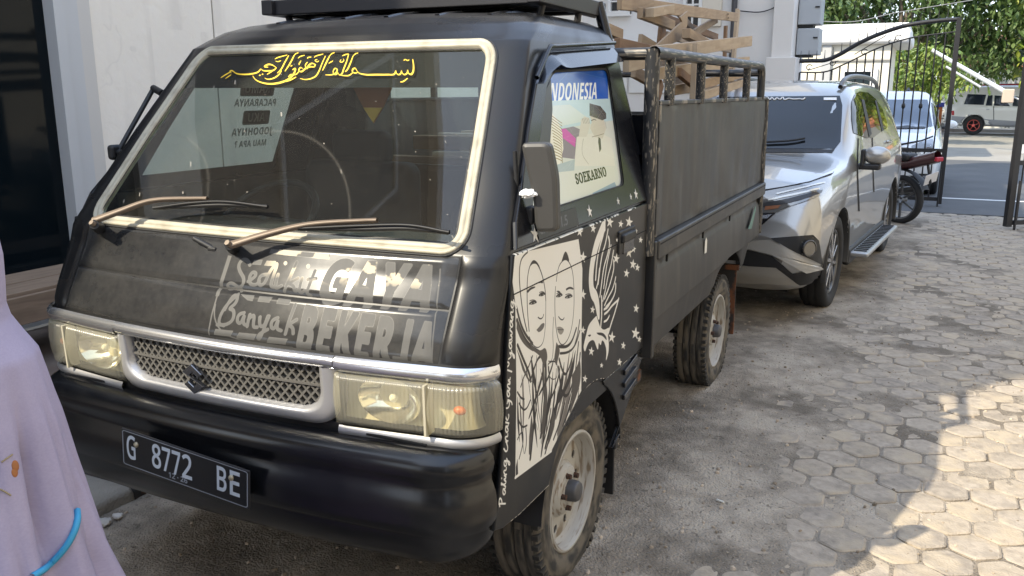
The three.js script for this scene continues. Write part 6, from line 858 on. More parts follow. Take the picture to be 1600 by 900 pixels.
function alloy(parent, x, s, r, rim, side, rimMat, spokes = 10, rimCol) {
  const w = new THREE.Group(); w.name = 'wheel'; parent.add(w); w.position.set(x, r, -s); if (side < 0) w.rotation.y = Math.PI;
  const L = (pts, n = 44) => { const g = new THREE.LatheGeometry(pts.map((p) => new THREE.Vector2(...p)), n); g.rotateZ(-Math.PI / 2); return g; }, h = 0.1;
  obj('tyre', [L([[rim, 0.06], [rim + 0.02, 0.085], [r - 0.045, 0.095], [r - 0.015, 0.086], [r, 0.065], [r, 0.03], [r - 0.008, 0.028], [r - 0.008, 0.022], [r, 0.02], [r, -0.02], [r - 0.008, -0.022], [r - 0.008, -0.028], [r, -0.03], [r, -0.065], [r - 0.03, -0.09], [rim, -0.08]])], mat([0.016, 0.016, 0.017], 0.8), w);
  obj('rim', [L([[rim + 0.004, 0.072], [rim - 0.008, 0.076], [rim - 0.018, 0.06], [rim - 0.025, -0.05]]), L([[0.055, 0.06], [0.05, 0.072], [0, 0.074]])], rimCol || rimMat, w);
  for (let i = 0; i < spokes; i++) { const a = i / spokes * 6.2832; obj('spoke', [beam(V(0.062, Math.cos(a) * 0.03, Math.sin(a) * 0.03), V(0.058, Math.cos(a + 0.09) * (rim - 0.012), Math.sin(a + 0.09) * (rim - 0.012)), 0.026, 0.022, V(1, 0, 0), 0.004)], rimMat, w); }
  obj('brake_disc', [L([[0, -0.02], [rim - 0.03, -0.02], [rim - 0.03, -0.01], [0, -0.01]], 24)], MT.deep, w);
  return w;
}
const archRing = (x, s, r, w, y0, side) => grid([...Array(29)].map((_, i) => { const a = (-12 + i / 28 * 204) * D2R, p = (q, o) => V(side * (x + o), Math.max(y0, r * 0.93 + Math.sin(a) * q), -s + Math.cos(a) * q); return [p(r - 0.01, -0.06), p(r, 0.006), p(r + w * 0.5, 0.012), p(r + w, 0.008), p(r + w + 0.004, -0.02)]; }), side > 0);
const carGlass = mat([0.010, 0.012, 0.014], 0.03);
// ---- silver SUV
{
  const suv = thing('suv_car', 'silver seven seat SUV with black wheel arches parked behind the pickup truck', 'car', [0.317, 0, -2.267], -0.0939);
  const pnt = mat([0.38, 0.375, 0.36], 0.3, { metalness: 0.65, clearcoat: 1, clearcoatRoughness: 0.03 });
  const st = [
    [-0.81, [[0, 0.34], [0.36, 0.34], [0.52, 0.36], [0.60, 0.42], [0.62, 0.48], [0.61, 0.54], [0.56, 0.59], [0.38, 0.62], [0.19, 0.63], [0, 0.63]]],
    [-0.775, [[0, 0.28], [0.48, 0.28], [0.64, 0.31], [0.715, 0.41], [0.73, 0.51], [0.715, 0.60], [0.65, 0.68], [0.44, 0.72], [0.22, 0.73], [0, 0.735]]],
    [-0.71, [[0, 0.24], [0.54, 0.24], [0.70, 0.28], [0.765, 0.42], [0.775, 0.56], [0.755, 0.70], [0.69, 0.80], [0.47, 0.85], [0.24, 0.865], [0, 0.87]]],
    [-0.61, [[0, 0.22], [0.58, 0.22], [0.745, 0.28], [0.795, 0.45], [0.80, 0.63], [0.785, 0.80], [0.73, 0.90], [0.50, 0.95], [0.25, 0.965], [0, 0.97]]],
    [-0.3, [[0, 0.22], [0.6, 0.22], [0.77, 0.30], [0.81, 0.48], [0.815, 0.70], [0.80, 0.87], [0.745, 0.96], [0.50, 1.005], [0.25, 1.02], [0, 1.025]]],
    [0.1, [[0, 0.22], [0.6, 0.22], [0.78, 0.30], [0.81, 0.48], [0.82, 0.72], [0.805, 0.90], [0.755, 0.985], [0.52, 1.035], [0.26, 1.05], [0, 1.055]]],
    [0.36, [[0, 0.22], [0.6, 0.22], [0.78, 0.29], [0.805, 0.48], [0.82, 0.72], [0.805, 0.92], [0.77, 1.0], [0.66, 1.06], [0.36, 1.085], [0, 1.095]]],
    [0.62, [[0, 0.22], [0.6, 0.22], [0.78, 0.28], [0.80, 0.48], [0.82, 0.72], [0.805, 0.93], [0.78, 1.01], [0.685, 1.20], [0.52, 1.275], [0, 1.30]]],
    [0.92, [[0, 0.22], [0.6, 0.22], [0.78, 0.28], [0.80, 0.48], [0.82, 0.72], [0.805, 0.94], [0.785, 1.02], [0.665, 1.42], [0.56, 1.49], [0, 1.515]]],
    [1.15, [[0, 0.22], [0.6, 0.22], [0.78, 0.28], [0.80, 0.48], [0.82, 0.72], [0.805, 0.95], [0.785, 1.03], [0.645, 1.50], [0.55, 1.565], [0, 1.59]]],
    [1.7, [[0, 0.22], [0.6, 0.22], [0.78, 0.28], [0.80, 0.48], [0.82, 0.72], [0.81, 0.96], [0.785, 1.04], [0.63, 1.535], [0.54, 1.595], [0, 1.62]]],
    [2.5, [[0, 0.24], [0.6, 0.24], [0.78, 0.30], [0.81, 0.48], [0.825, 0.72], [0.81, 0.98], [0.78, 1.06], [0.62, 1.52], [0.53, 1.58], [0, 1.605]]],
    [3.1, [[0, 0.28], [0.6, 0.28], [0.77, 0.33], [0.80, 0.5], [0.81, 0.74], [0.79, 1.0], [0.755, 1.10], [0.60, 1.46], [0.51, 1.53], [0, 1.56]]],
    [3.42, [[0, 0.34], [0.5, 0.34], [0.68, 0.38], [0.73, 0.52], [0.75, 0.74], [0.72, 0.98], [0.68, 1.08], [0.54, 1.33], [0.46, 1.40], [0, 1.43]]],
    [3.52, [[0, 0.40], [0.4, 0.40], [0.58, 0.43], [0.63, 0.55], [0.64, 0.74], [0.62, 0.92], [0.58, 1.0], [0.44, 1.2], [0.38, 1.26], [0, 1.29]]]];
  const WB = 2.585, R = 0.335;
  const body = obj('body', cutWheels(loftCar(st), [[0, 0.5, 1.0], [0, -1.0, -0.5], [WB, 0.5, 1.0], [WB, -1.0, -0.5]], 0.375), pnt, suv);
  const P = (name, pxs, m, lift, thick, par = suv, sub = 3) => obj(name, toLocal(patch(pxs, body, lift, thick, sub), par), m, par);
  P('windscreen', [[1120, 152], [1312, 150], [1316, 165], [1313, 222], [1304, 233], [1120, 232]], carGlass, 0.004, 0.006);
  P('wiper_cowl', [[1120, 233], [1304, 234], [1300, 239], [1120, 238]], MT.black, 0.004, 0.006);
  P('side_glass', [[1333, 208], [1330, 186], [1330, 160], [1335, 148], [1343, 143], [1356, 145], [1367, 154], [1378, 170], [1385, 190], [1386, 199], [1364, 215], [1354, 216]], carGlass, 0.004, 0.006);
  P('window_pillar', [[1345, 156], [1349, 156], [1361, 209], [1357, 215]], MT.black, 0.007, 0.006);
  P('window_pillar', [[1366, 157], [1369, 158], [1380, 203], [1377, 206]], MT.black, 0.007, 0.006);
  const hl = new THREE.Group(); hl.name = 'headlight'; suv.add(hl);
  P('lens', [[1186, 301], [1225, 294], [1264, 287], [1300, 274], [1296, 290], [1287, 304], [1255, 316], [1233, 323], [1213, 332], [1186, 334]], mat([0.24, 0.235, 0.225], 0.1, { metalness: 0.6, clearcoat: 1 }), 0.006, 0.01, hl);
  P('light_strip', [[1200, 312], [1280, 294.5], [1279, 297], [1240, 306.5], [1201, 314]], mat([0.7, 0.7, 0.66], 0.2, { metalness: 0.3 }), 0.010, 0.004, hl);
  P('light_strip', [[1212, 303], [1288, 285], [1288, 287], [1214, 305]], mat([0.65, 0.65, 0.62], 0.2, { metalness: 0.3 }), 0.010, 0.004, hl);
  P('lamp_shade', [[1190, 318], [1232, 311], [1262, 303], [1284, 297], [1282, 302], [1252, 313], [1222, 320], [1190, 325]], mat([0.03, 0.03, 0.032], 0.2), 0.009, 0.004, hl);
  P('indicator', [[1196, 323], [1220, 321], [1216, 326], [1195, 329]], mat([0.22, 0.09, 0.04], 0.25), 0.010, 0.004, hl);
  P('grille', [[1150, 306], [1186, 301], [1186, 334], [1212, 333], [1186, 356], [1150, 358]], MT.blackGloss, 0.004, 0.01);
  P('grille_bar', [[1150, 339], [1186, 338], [1206, 335], [1200, 342], [1150, 345]], MT.chrome, 0.010, 0.006);
  P('fog_recess', [[1204, 372], [1270, 367], [1279, 376], [1285, 414], [1264, 404], [1233, 389]], MT.black, 0.004, 0.006);
  { const h = hit(1261, 388, body), g = new THREE.CylinderGeometry(0.047, 0.047, 0.03, 24); g.rotateX(Math.PI / 2); const q = new THREE.Quaternion().setFromUnitVectors(V(0, 0, 1), h.n); g.applyQuaternion(q); g.translate(h.p.x + h.n.x * 0.012, h.p.y + h.n.y * 0.012, h.p.z + h.n.z * 0.012); const f = obj('fog_lamp', [toLocal(boxUV(g), suv)], mat([0.09, 0.09, 0.095], 0.1, { metalness: 0.6, clearcoat: 1 }), suv); const t = new THREE.TorusGeometry(0.05, 0.008, 10, 28); t.applyQuaternion(q); t.translate(h.p.x + h.n.x * 0.022, h.p.y + h.n.y * 0.022, h.p.z + h.n.z * 0.022); obj('fog_lamp_rim', [toLocal(boxUV(t), suv)], MT.blackGloss, f); }
  P('bumper_blade', [[1150, 377], [1204, 374], [1290, 419], [1258, 426], [1207, 398], [1150, 384]], mat([0.48, 0.47, 0.44], 0.3, { metalness: 0.4, clearcoat: 1 }), 0.014, 0.02);
  P('lower_cladding', [[1150, 386], [1207, 400], [1238, 427], [1292, 421], [1294, 426], [1282, 441], [1249, 445], [1213, 424], [1150, 412]], MT.black, 0.008, 0.012);
  P('skid_plate', [[1140, 414], [1213, 418], [1247, 444], [1140, 441]], mat([0.36, 0.335, 0.29], 0.4, { metalness: 0.5 }), 0.012, 0.014);
  P('bonnet_gap', [[1186, 298], [1225, 292], [1264, 284.5], [1300, 271], [1303, 268], [1300, 272.5], [1264, 286.5], [1225, 294], [1186, 300.5]], MT.deep, 0.006, 0.006);
  P('door_gap', [[1340, 216], [1341.5, 216], [1340, 262], [1343, 330], [1341, 330], [1338.5, 262]], MT.deep, 0.003, 0.004, suv, 3); P('door_gap', [[1362, 214], [1363.3, 213.5], [1364, 250], [1366, 300], [1364.5, 300], [1362.7, 250]], MT.deep, 0.003, 0.004, suv, 3);
  for (const [x, y] of [[1367, 240], [1387, 221]]) { const h = hit(x, y, body); if (h) { const g = rbox(0.035, 0.028, 0.17, 0.012, 0.012, 0, 0); g.rotateY(-0.0939); g.translate(h.p.x, h.p.y, h.p.z); obj('door_handle', [toLocal(g, suv)], pnt, suv); } }
  P('window_sticker', [[1287, 153.5], [1307, 153.5], [1307, 157.5], [1287, 157.5]], mat([0.75, 0.75, 0.75], 0.5), 0.008, 0.001); 
  { const q = [[1194, 156], [1199, 153], [1203, 157], [1206, 153.5], [1210, 157], [1214, 154], [1219, 156.5], [1223, 153], [1226, 157], [1232, 155], [1240, 156], [1250, 155.6], [1254, 156.5], [1258, 154]].map(([x, y]) => { const h = hit(x, y, body); return h.p.addScaledVector(h.n, 0.007); }); obj('windscreen_lettering', [toLocal(boxUV(tube(q, 0.006, 60, 5)), suv)], mat([0.72, 0.72, 0.72], 0.5), suv); }
  for (const s of [0, WB]) for (const sd of [1, -1]) { obj('wheel_arch', [archRing(0.805, s, 0.375, 0.055, 0.24, sd)], MT.black, suv); alloy(suv, sd * 0.70, s, R, 0.225, sd, mat([0.42, 0.42, 0.43], 0.25, { metalness: 0.8 }), 10, mat([0.1, 0.1, 0.1], 0.3, { metalness: 0.7 })); }
  for (const sd of [1, -1]) {
    obj('running_board', [rbox(0.17, 0.035, 1.62, 0.014, sd * 0.86, 0.315, -1.29)], mat([0.45, 0.45, 0.45], 0.35, { metalness: 0.7 }), suv);
    const st2 = obj('step_tread', [...Array(18)].map((_, i) => box(0.09, 0.006, 0.035, sd * 0.875, 0.336, -0.56 - i * 0.086)), MT.black, suv); st2.userData.kind = 'stuff';
    obj('sill_cladding', [rbox(0.05, 0.13, 1.75, 0.02, sd * 0.795, 0.30, -1.29)], MT.black, suv);
    obj('roof_rail', [tube([V(sd * 0.545, 1.555, -1.02), V(sd * 0.553, 1.615, -1.14), V(sd * 0.548, 1.645, -1.6), V(sd * 0.54, 1.64, -2.4), V(sd * 0.52, 1.60, -2.95), V(sd * 0.515, 1.54, -3.1)], 0.02, 50, 8)], mat([0.16, 0.165, 0.17], 0.4, { metalness: 0.4 }), suv);
    const m = new THREE.Group(); m.name = 'door_mirror'; suv.add(m); m.position.set(sd * 0.915, 1.05, -0.66);
    obj('housing', [(() => { const g = new THREE.SphereGeometry(0.1, 24, 16); g.scale(1.0, 0.68, 0.55); return g; })()], pnt, m); obj('mirror_foot', [rbox(0.19, 0.045, 0.09, 0.015, -sd * 0.06, -0.085, 0)], MT.black, m); obj('mirror_cover', [rbox(0.03, 0.13, 0.1, 0.012, -sd * 0.095, -0.02, 0)], MT.black, m);
  }
  { const a = hit(1178, 226, body), b = hit(1258, 219, body); if (a && b) obj('wiper', [toLocal(boxUV(tube([a.p.addScaledVector(a.n, 0.02), hit(1230, 224, body).p.add(V(0, 0.02, 0.01)), b.p.addScaledVector(b.n, 0.02)], 0.009, 20, 6)), suv)], MT.black, suv); }
  obj('underbody', [span(-0.6, 0.6, 0.2, 0.3, -3.3, 0.55)], MT.deep, suv);
}
// ---- small white hatchback beyond the gate
const hatch = (h) => [
  [-0.72, [[0, 0.32], [0.35, 0.32], [0.5, 0.36], [0.56, 0.46], [0.57, 0.55], [0.55, 0.64], [0.5, 0.70], [0.36, 0.73], [0.18, 0.74], [0, 0.745]]],
  [-0.62, [[0, 0.2], [0.55, 0.2], [0.70, 0.26], [0.75, 0.42], [0.755, 0.56], [0.73, 0.68], [0.66, 0.76], [0.45, 0.80], [0.22, 0.815], [0, 0.82]]],
  [-0.3, [[0, 0.18], [0.6, 0.18], [0.78, 0.26], [0.815, 0.44], [0.82, 0.62], [0.80, 0.78], [0.73, 0.86], [0.5, 0.90], [0.25, 0.91], [0, 0.915]]],
  [0.28, [[0, 0.18], [0.6, 0.18], [0.79, 0.26], [0.82, 0.44], [0.825, 0.64], [0.81, 0.84], [0.765, 0.93], [0.64, 0.98], [0.33, 1.0], [0, 1.01]]],
  [0.62, [[0, 0.18], [0.6, 0.18], [0.79, 0.25], [0.82, 0.44], [0.825, 0.64], [0.81, 0.86], [0.78, 0.95], [0.67, 1.16], [0.5, 1.22], [0, 1.24]]],
  [1.1, [[0, 0.18], [0.6, 0.18], [0.79, 0.25], [0.82, 0.44], [0.825, 0.64], [0.81, 0.88], [0.785, 0.97], [0.62, h - 0.12], [0.52, h - 0.04], [0, h - 0.02]]],
  [1.8, [[0, 0.18], [0.6, 0.18], [0.79, 0.25], [0.82, 0.44], [0.825, 0.64], [0.81, 0.9], [0.78, 0.99], [0.60, h - 0.09], [0.5, h - 0.02], [0, h]]],
  [2.7, [[0, 0.22], [0.6, 0.22], [0.77, 0.28], [0.8, 0.44], [0.8, 0.64], [0.79, 0.92], [0.75, 1.02], [0.57, h - 0.14], [0.48, h - 0.08], [0, h - 0.05]]],
  [3.05, [[0, 0.3], [0.5, 0.3], [0.66, 0.34], [0.7, 0.46], [0.7, 0.66], [0.68, 0.9], [0.63, 1.0], [0.46, h - 0.36], [0.4, h - 0.3], [0, h - 0.27]]]];
{
  const car = thing('small_car', 'small white hatchback waiting beyond the iron gate', 'car', [1.02, 0, -10.35]);
  const wp = mat([0.72, 0.73, 0.73], 0.25, { clearcoat: 1, clearcoatRoughness: 0.05 });
  const body = obj('body', cutWheels(loftCar(hatch(1.53), 6), [[0, 0.5, 1], [0, -1, -0.5], [2.4, 0.5, 1], [2.4, -1, -0.5]], 0.33), wp, car);
  const P = (name, pxs, m, lift, thick, par = car, sub = 3) => obj(name, toLocal(patch(pxs, body, lift, thick, sub), par), m, par);
  P('windscreen', [[1374, 156], [1449, 156], [1457, 197], [1440, 201], [1374, 202]], mat([0.05, 0.07, 0.10], 0.06, { clearcoat: 1 }), 0.006, 0.008); P('wiper', [[1390, 200], [1425, 196], [1446, 199], [1446, 201], [1390, 202]], MT.black, 0.012, 0.01);
  const hl = new THREE.Group(); hl.name = 'headlight'; car.add(hl); P('lens', [[1424, 228], [1440, 222], [1457, 217], [1460, 228], [1456, 237], [1425, 238]], mat([0.2, 0.2, 0.2], 0.1, { metalness: 0.6, clearcoat: 1 }), 0.006, 0.008, hl); 
  P('grille', [[1385, 236], [1423, 233], [1425, 240], [1385, 243]], MT.chrome, 0.006, 0.008); P('bumper_gap', [[1400, 226], [1440, 219], [1458, 212], [1458, 214], [1440, 221], [1400, 229]], MT.deep, 0.006, 0.004); P('fog_recess', [[1420, 276], [1436, 271], [1452, 272], [1453, 283], [1430, 286]], MT.black, 0.006, 0.008); P('fog_lamp', [[1439, 274], [1448, 274], [1450, 279], [1447, 283], [1440, 283]], MT.chrome, 0.01, 0.006); P('side_glass', [[1455, 160], [1462, 168], [1469, 185], [1470, 198], [1462, 204], [1459, 196]], carGlass, 0.006, 0.006);
  for (const s of [0, 2.4]) for (const sd of [1, -1]) alloy(car, sd * 0.72, s, 0.29, 0.19, sd, MT.silver, 8);
  for (const sd of [1, -1]) { const m = new THREE.Group(); m.name = 'door_mirror'; car.add(m); m.position.set(sd * 0.92, 1.02, -0.62); obj('housing', [(() => { const g = new THREE.SphereGeometry(0.085, 16, 12); g.scale(1.1, 0.75, 0.6); return g; })()], wp, m); obj('mirror_foot', [rbox(0.1, 0.04, 0.05, 0.01, -sd * 0.08, -0.05, 0)], MT.black, m); }
  obj('roof_fin', [rod(V(0.25, 1.5, -1.3), V(0.25, 1.58, -1.4), 0.05, 0.01)], MT.black, car); obj('bumper_lip', [span(-0.6, 0.6, 0.12, 0.22, -0.3, 0.6)], MT.black, car);
}
// ---- white van across the street
{
  const r0 = onY(1523, 211), van = thing('family_van', 'white family van with grey lower body and red wheel rims across the street', 'car', [r0.x + 2.62, 0, r0.z - 0.76], Math.PI / 2 - 0.06);
  const v2 = [[-0.72, [[0, 0.4], [0.4, 0.4], [0.6, 0.42], [0.66, 0.5], [0.68, 0.62], [0.66, 0.76], [0.6, 0.84], [0.4, 0.87], [0.2, 0.88], [0, 0.88]]], [-0.55, [[0, 0.3], [0.6, 0.3], [0.76, 0.35], [0.81, 0.48], [0.82, 0.64], [0.8, 0.82], [0.74, 0.92], [0.5, 0.97], [0.25, 0.98], [0, 0.985]]], [0.35, [[0, 0.3], [0.6, 0.3], [0.78, 0.35], [0.825, 0.48], [0.83, 0.66], [0.82, 0.9], [0.78, 1.02], [0.66, 1.08], [0.34, 1.1], [0, 1.11]]], [0.62, [[0, 0.3], [0.6, 0.3], [0.78, 0.35], [0.825, 0.48], [0.83, 0.66], [0.82, 0.92], [0.79, 1.04], [0.68, 1.32], [0.5, 1.38], [0, 1.4]]], [0.92, [[0, 0.3], [0.6, 0.3], [0.78, 0.35], [0.825, 0.48], [0.83, 0.66], [0.82, 0.94], [0.79, 1.05], [0.66, 1.62], [0.56, 1.69], [0, 1.71]]], [2.0, [[0, 0.3], [0.6, 0.3], [0.78, 0.35], [0.825, 0.48], [0.83, 0.66], [0.82, 0.95], [0.79, 1.06], [0.66, 1.66], [0.56, 1.73], [0, 1.76]]], [3.2, [[0, 0.34], [0.6, 0.34], [0.77, 0.38], [0.82, 0.5], [0.82, 0.68], [0.81, 0.96], [0.78, 1.08], [0.65, 1.62], [0.55, 1.70], [0, 1.72]]], [3.5, [[0, 0.4], [0.55, 0.4], [0.7, 0.44], [0.76, 0.54], [0.77, 0.7], [0.76, 0.96], [0.72, 1.06], [0.58, 1.5], [0.48, 1.56], [0, 1.58]]], [3.62, [[0, 0.46], [0.5, 0.46], [0.64, 0.5], [0.7, 0.6], [0.71, 0.72], [0.7, 0.95], [0.66, 1.02], [0.52, 1.38], [0.44, 1.42], [0, 1.44]]]];
  const body = obj('body', cutWheels(loftCar(v2, 6), [[0, 0.5, 1], [0, -1, -0.5], [2.65, 0.5, 1], [2.65, -1, -0.5]], 0.37), mat([0.72, 0.71, 0.68], 0.3, { clearcoat: 1, clearcoatRoughness: 0.08 }), van);
  const P = (name, pxs, m, lift, thick, par = van, sub = 3) => obj(name, toLocal(patch(pxs, body, lift, thick, sub), par), m, par);
  P('side_glass', [[1506, 163], [1512, 147], [1541, 148], [1537, 164]], mat([0.02, 0.025, 0.04], 0.06), 0.006, 0.006); P('side_glass', [[1540, 165], [1544, 149], [1551, 149], [1550, 165]], mat([0.02, 0.025, 0.04], 0.06), 0.006, 0.006); P('side_glass', [[1553, 165], [1554, 149], [1568, 150], [1578, 166]], mat([0.02, 0.025, 0.04], 0.06), 0.006, 0.006); P('side_glass', [[1582, 166], [1583, 150], [1598, 152], [1606, 167]], mat([0.02, 0.025, 0.04], 0.06), 0.006, 0.006);
  P('lower_cladding', [[1487, 181], [1510, 183], [1513, 179], [1531, 179], [1538, 186], [1600, 190], [1600, 198], [1541, 196], [1536, 190], [1530, 184], [1516, 184], [1508, 192], [1487, 192]], mat([0.30, 0.31, 0.34], 0.4), 0.008, 0.01); P('tail_light', [[1487, 173], [1491, 173], [1491, 180], [1487, 180]], mat([0.45, 0.02, 0.03], 0.3), 0.01, 0.01); P('door_gap', [[1552, 166], [1553, 166], [1553.4, 196], [1552.4, 196]], MT.deep, 0.006, 0.004); P('door_handle', [[1541, 170], [1546, 170], [1546, 172], [1541, 172]], MT.silver, 0.014, 0.01);
  for (const s of [0, 2.65]) for (const sd of [1, -1]) alloy(van, sd * 0.735, s, 0.335, 0.2, sd, mat([0.42, 0.06, 0.05], 0.4), 5, mat([0.6, 0.10, 0.08], 0.4));
}
// ---- motorbike parked behind the SUV
{
  const p = onY(1404, 349), mb = thing('motorbike', 'dark parked motorbike with a white rear plate behind the silver SUV', 'motorbike', [p.x, 0, p.z], 0.95);   // tail towards +z
  const R = 0.285, L = (pts, n = 36) => { const g = new THREE.LatheGeometry(pts.map((q) => new THREE.Vector2(...q)), n); g.rotateZ(-Math.PI / 2); return g; };
  for (const z of [0, -1.24]) { const w = new THREE.Group(); w.name = 'wheel'; mb.add(w); w.position.set(0, R, z); obj('tyre', [L([[0.225, 0.03], [0.255, 0.045], [0.278, 0.03], [R, 0], [0.278, -0.03], [0.255, -0.045], [0.225, -0.03]])], mat([0.015, 0.015, 0.016], 0.85), w); obj('rim', [L([[0.228, 0.032], [0.21, 0.028], [0.21, -0.028], [0.228, -0.032]]), L([[0.05, 0.05], [0.05, -0.05]])], mat([0.16, 0.16, 0.16], 0.4, { metalness: 0.6 }), w); for (let i = 0; i < 6; i++) { const a = i / 6 * 6.2832; obj('spoke', [beam(V(0, Math.cos(a) * 0.04, Math.sin(a) * 0.04), V(0, Math.cos(a) * 0.215, Math.sin(a) * 0.215), 0.02, 0.03, V(1, 0, 0))], mat([0.05, 0.05, 0.05], 0.5), w); } }
  obj('rear_fender', [grid([...Array(13)].map((_, i) => { const a = (20 + i * 9) * D2R; return [-0.06, 0, 0.06].map((x) => V(x, R + Math.sin(a) * (0.33 - Math.abs(x) * 0.3) + 0.03, Math.cos(a) * 0.33)); }))], MT.black, mb);
  obj('tail', [tube([V(0, 0.66, -0.35), V(0, 0.70, 0.0), V(0, 0.78, 0.32), V(0, 0.81, 0.42)], 0.07, 20, 8)], mat([0.05, 0.012, 0.014], 0.3, { clearcoat: 1 }), mb); obj('seat', [rbox(0.22, 0.09, 0.62, 0.04, 0, 0.78, -0.2, 3)], MT.black, mb); obj('tail_light', [rbox(0.12, 0.05, 0.04, 0.012, 0, 0.78, 0.43)], mat([0.4, 0.02, 0.04], 0.3), mb);
  const pl = obj('licence_plate', [rbox(0.2, 0.13, 0.004, 0.0015, 0, 0, 0)], mat([0.62, 0.62, 0.64], 0.5), mb); pl.position.set(0, 0.56, 0.36); pl.rotation.set(0.35, 0, 0.25); obj('plate_arm', [rod(V(0, 0.72, 0.3), V(0, 0.5, 0.36), 0.015)], MT.black, mb);
  obj('engine', [rbox(0.26, 0.26, 0.4, 0.04, 0, 0.36, -0.55)], mat([0.08, 0.08, 0.085], 0.5, { metalness: 0.5 }), mb); obj('fairing', [rbox(0.3, 0.4, 0.16, 0.06, 0, 0.62, -0.98, 3), rbox(0.24, 0.2, 0.2, 0.06, 0, 0.95, -1.02, 3)], mat([0.02, 0.02, 0.024], 0.25, { clearcoat: 1 }), mb); obj('handlebar', [tube([V(-0.34, 0.98, -0.86), V(-0.15, 1.02, -0.95), V(0.15, 1.02, -0.95), V(0.34, 0.98, -0.86)], 0.013, 16, 6)], MT.black, mb); obj('front_fork', [rod(V(-0.08, 0.9, -1.02), V(-0.07, R, -1.24), 0.02), rod(V(0.08, 0.9, -1.02), V(0.07, R, -1.24), 0.02)], MT.silver, mb); obj('exhaust', [rod(V(0.13, 0.3, -0.5), V(0.15, 0.42, 0.15), 0.03, 0.045, 12)], mat([0.12, 0.12, 0.12], 0.35, { metalness: 0.7 }), mb); obj('shock_absorber', [rod(V(-0.12, 0.32, -0.02), V(-0.11, 0.66, -0.12), 0.02)], MT.rust, mb); obj('side_stand', [rod(V(-0.12, 0.28, -0.5), V(-0.26, 0.0, -0.45), 0.012)], MT.black, mb);
}
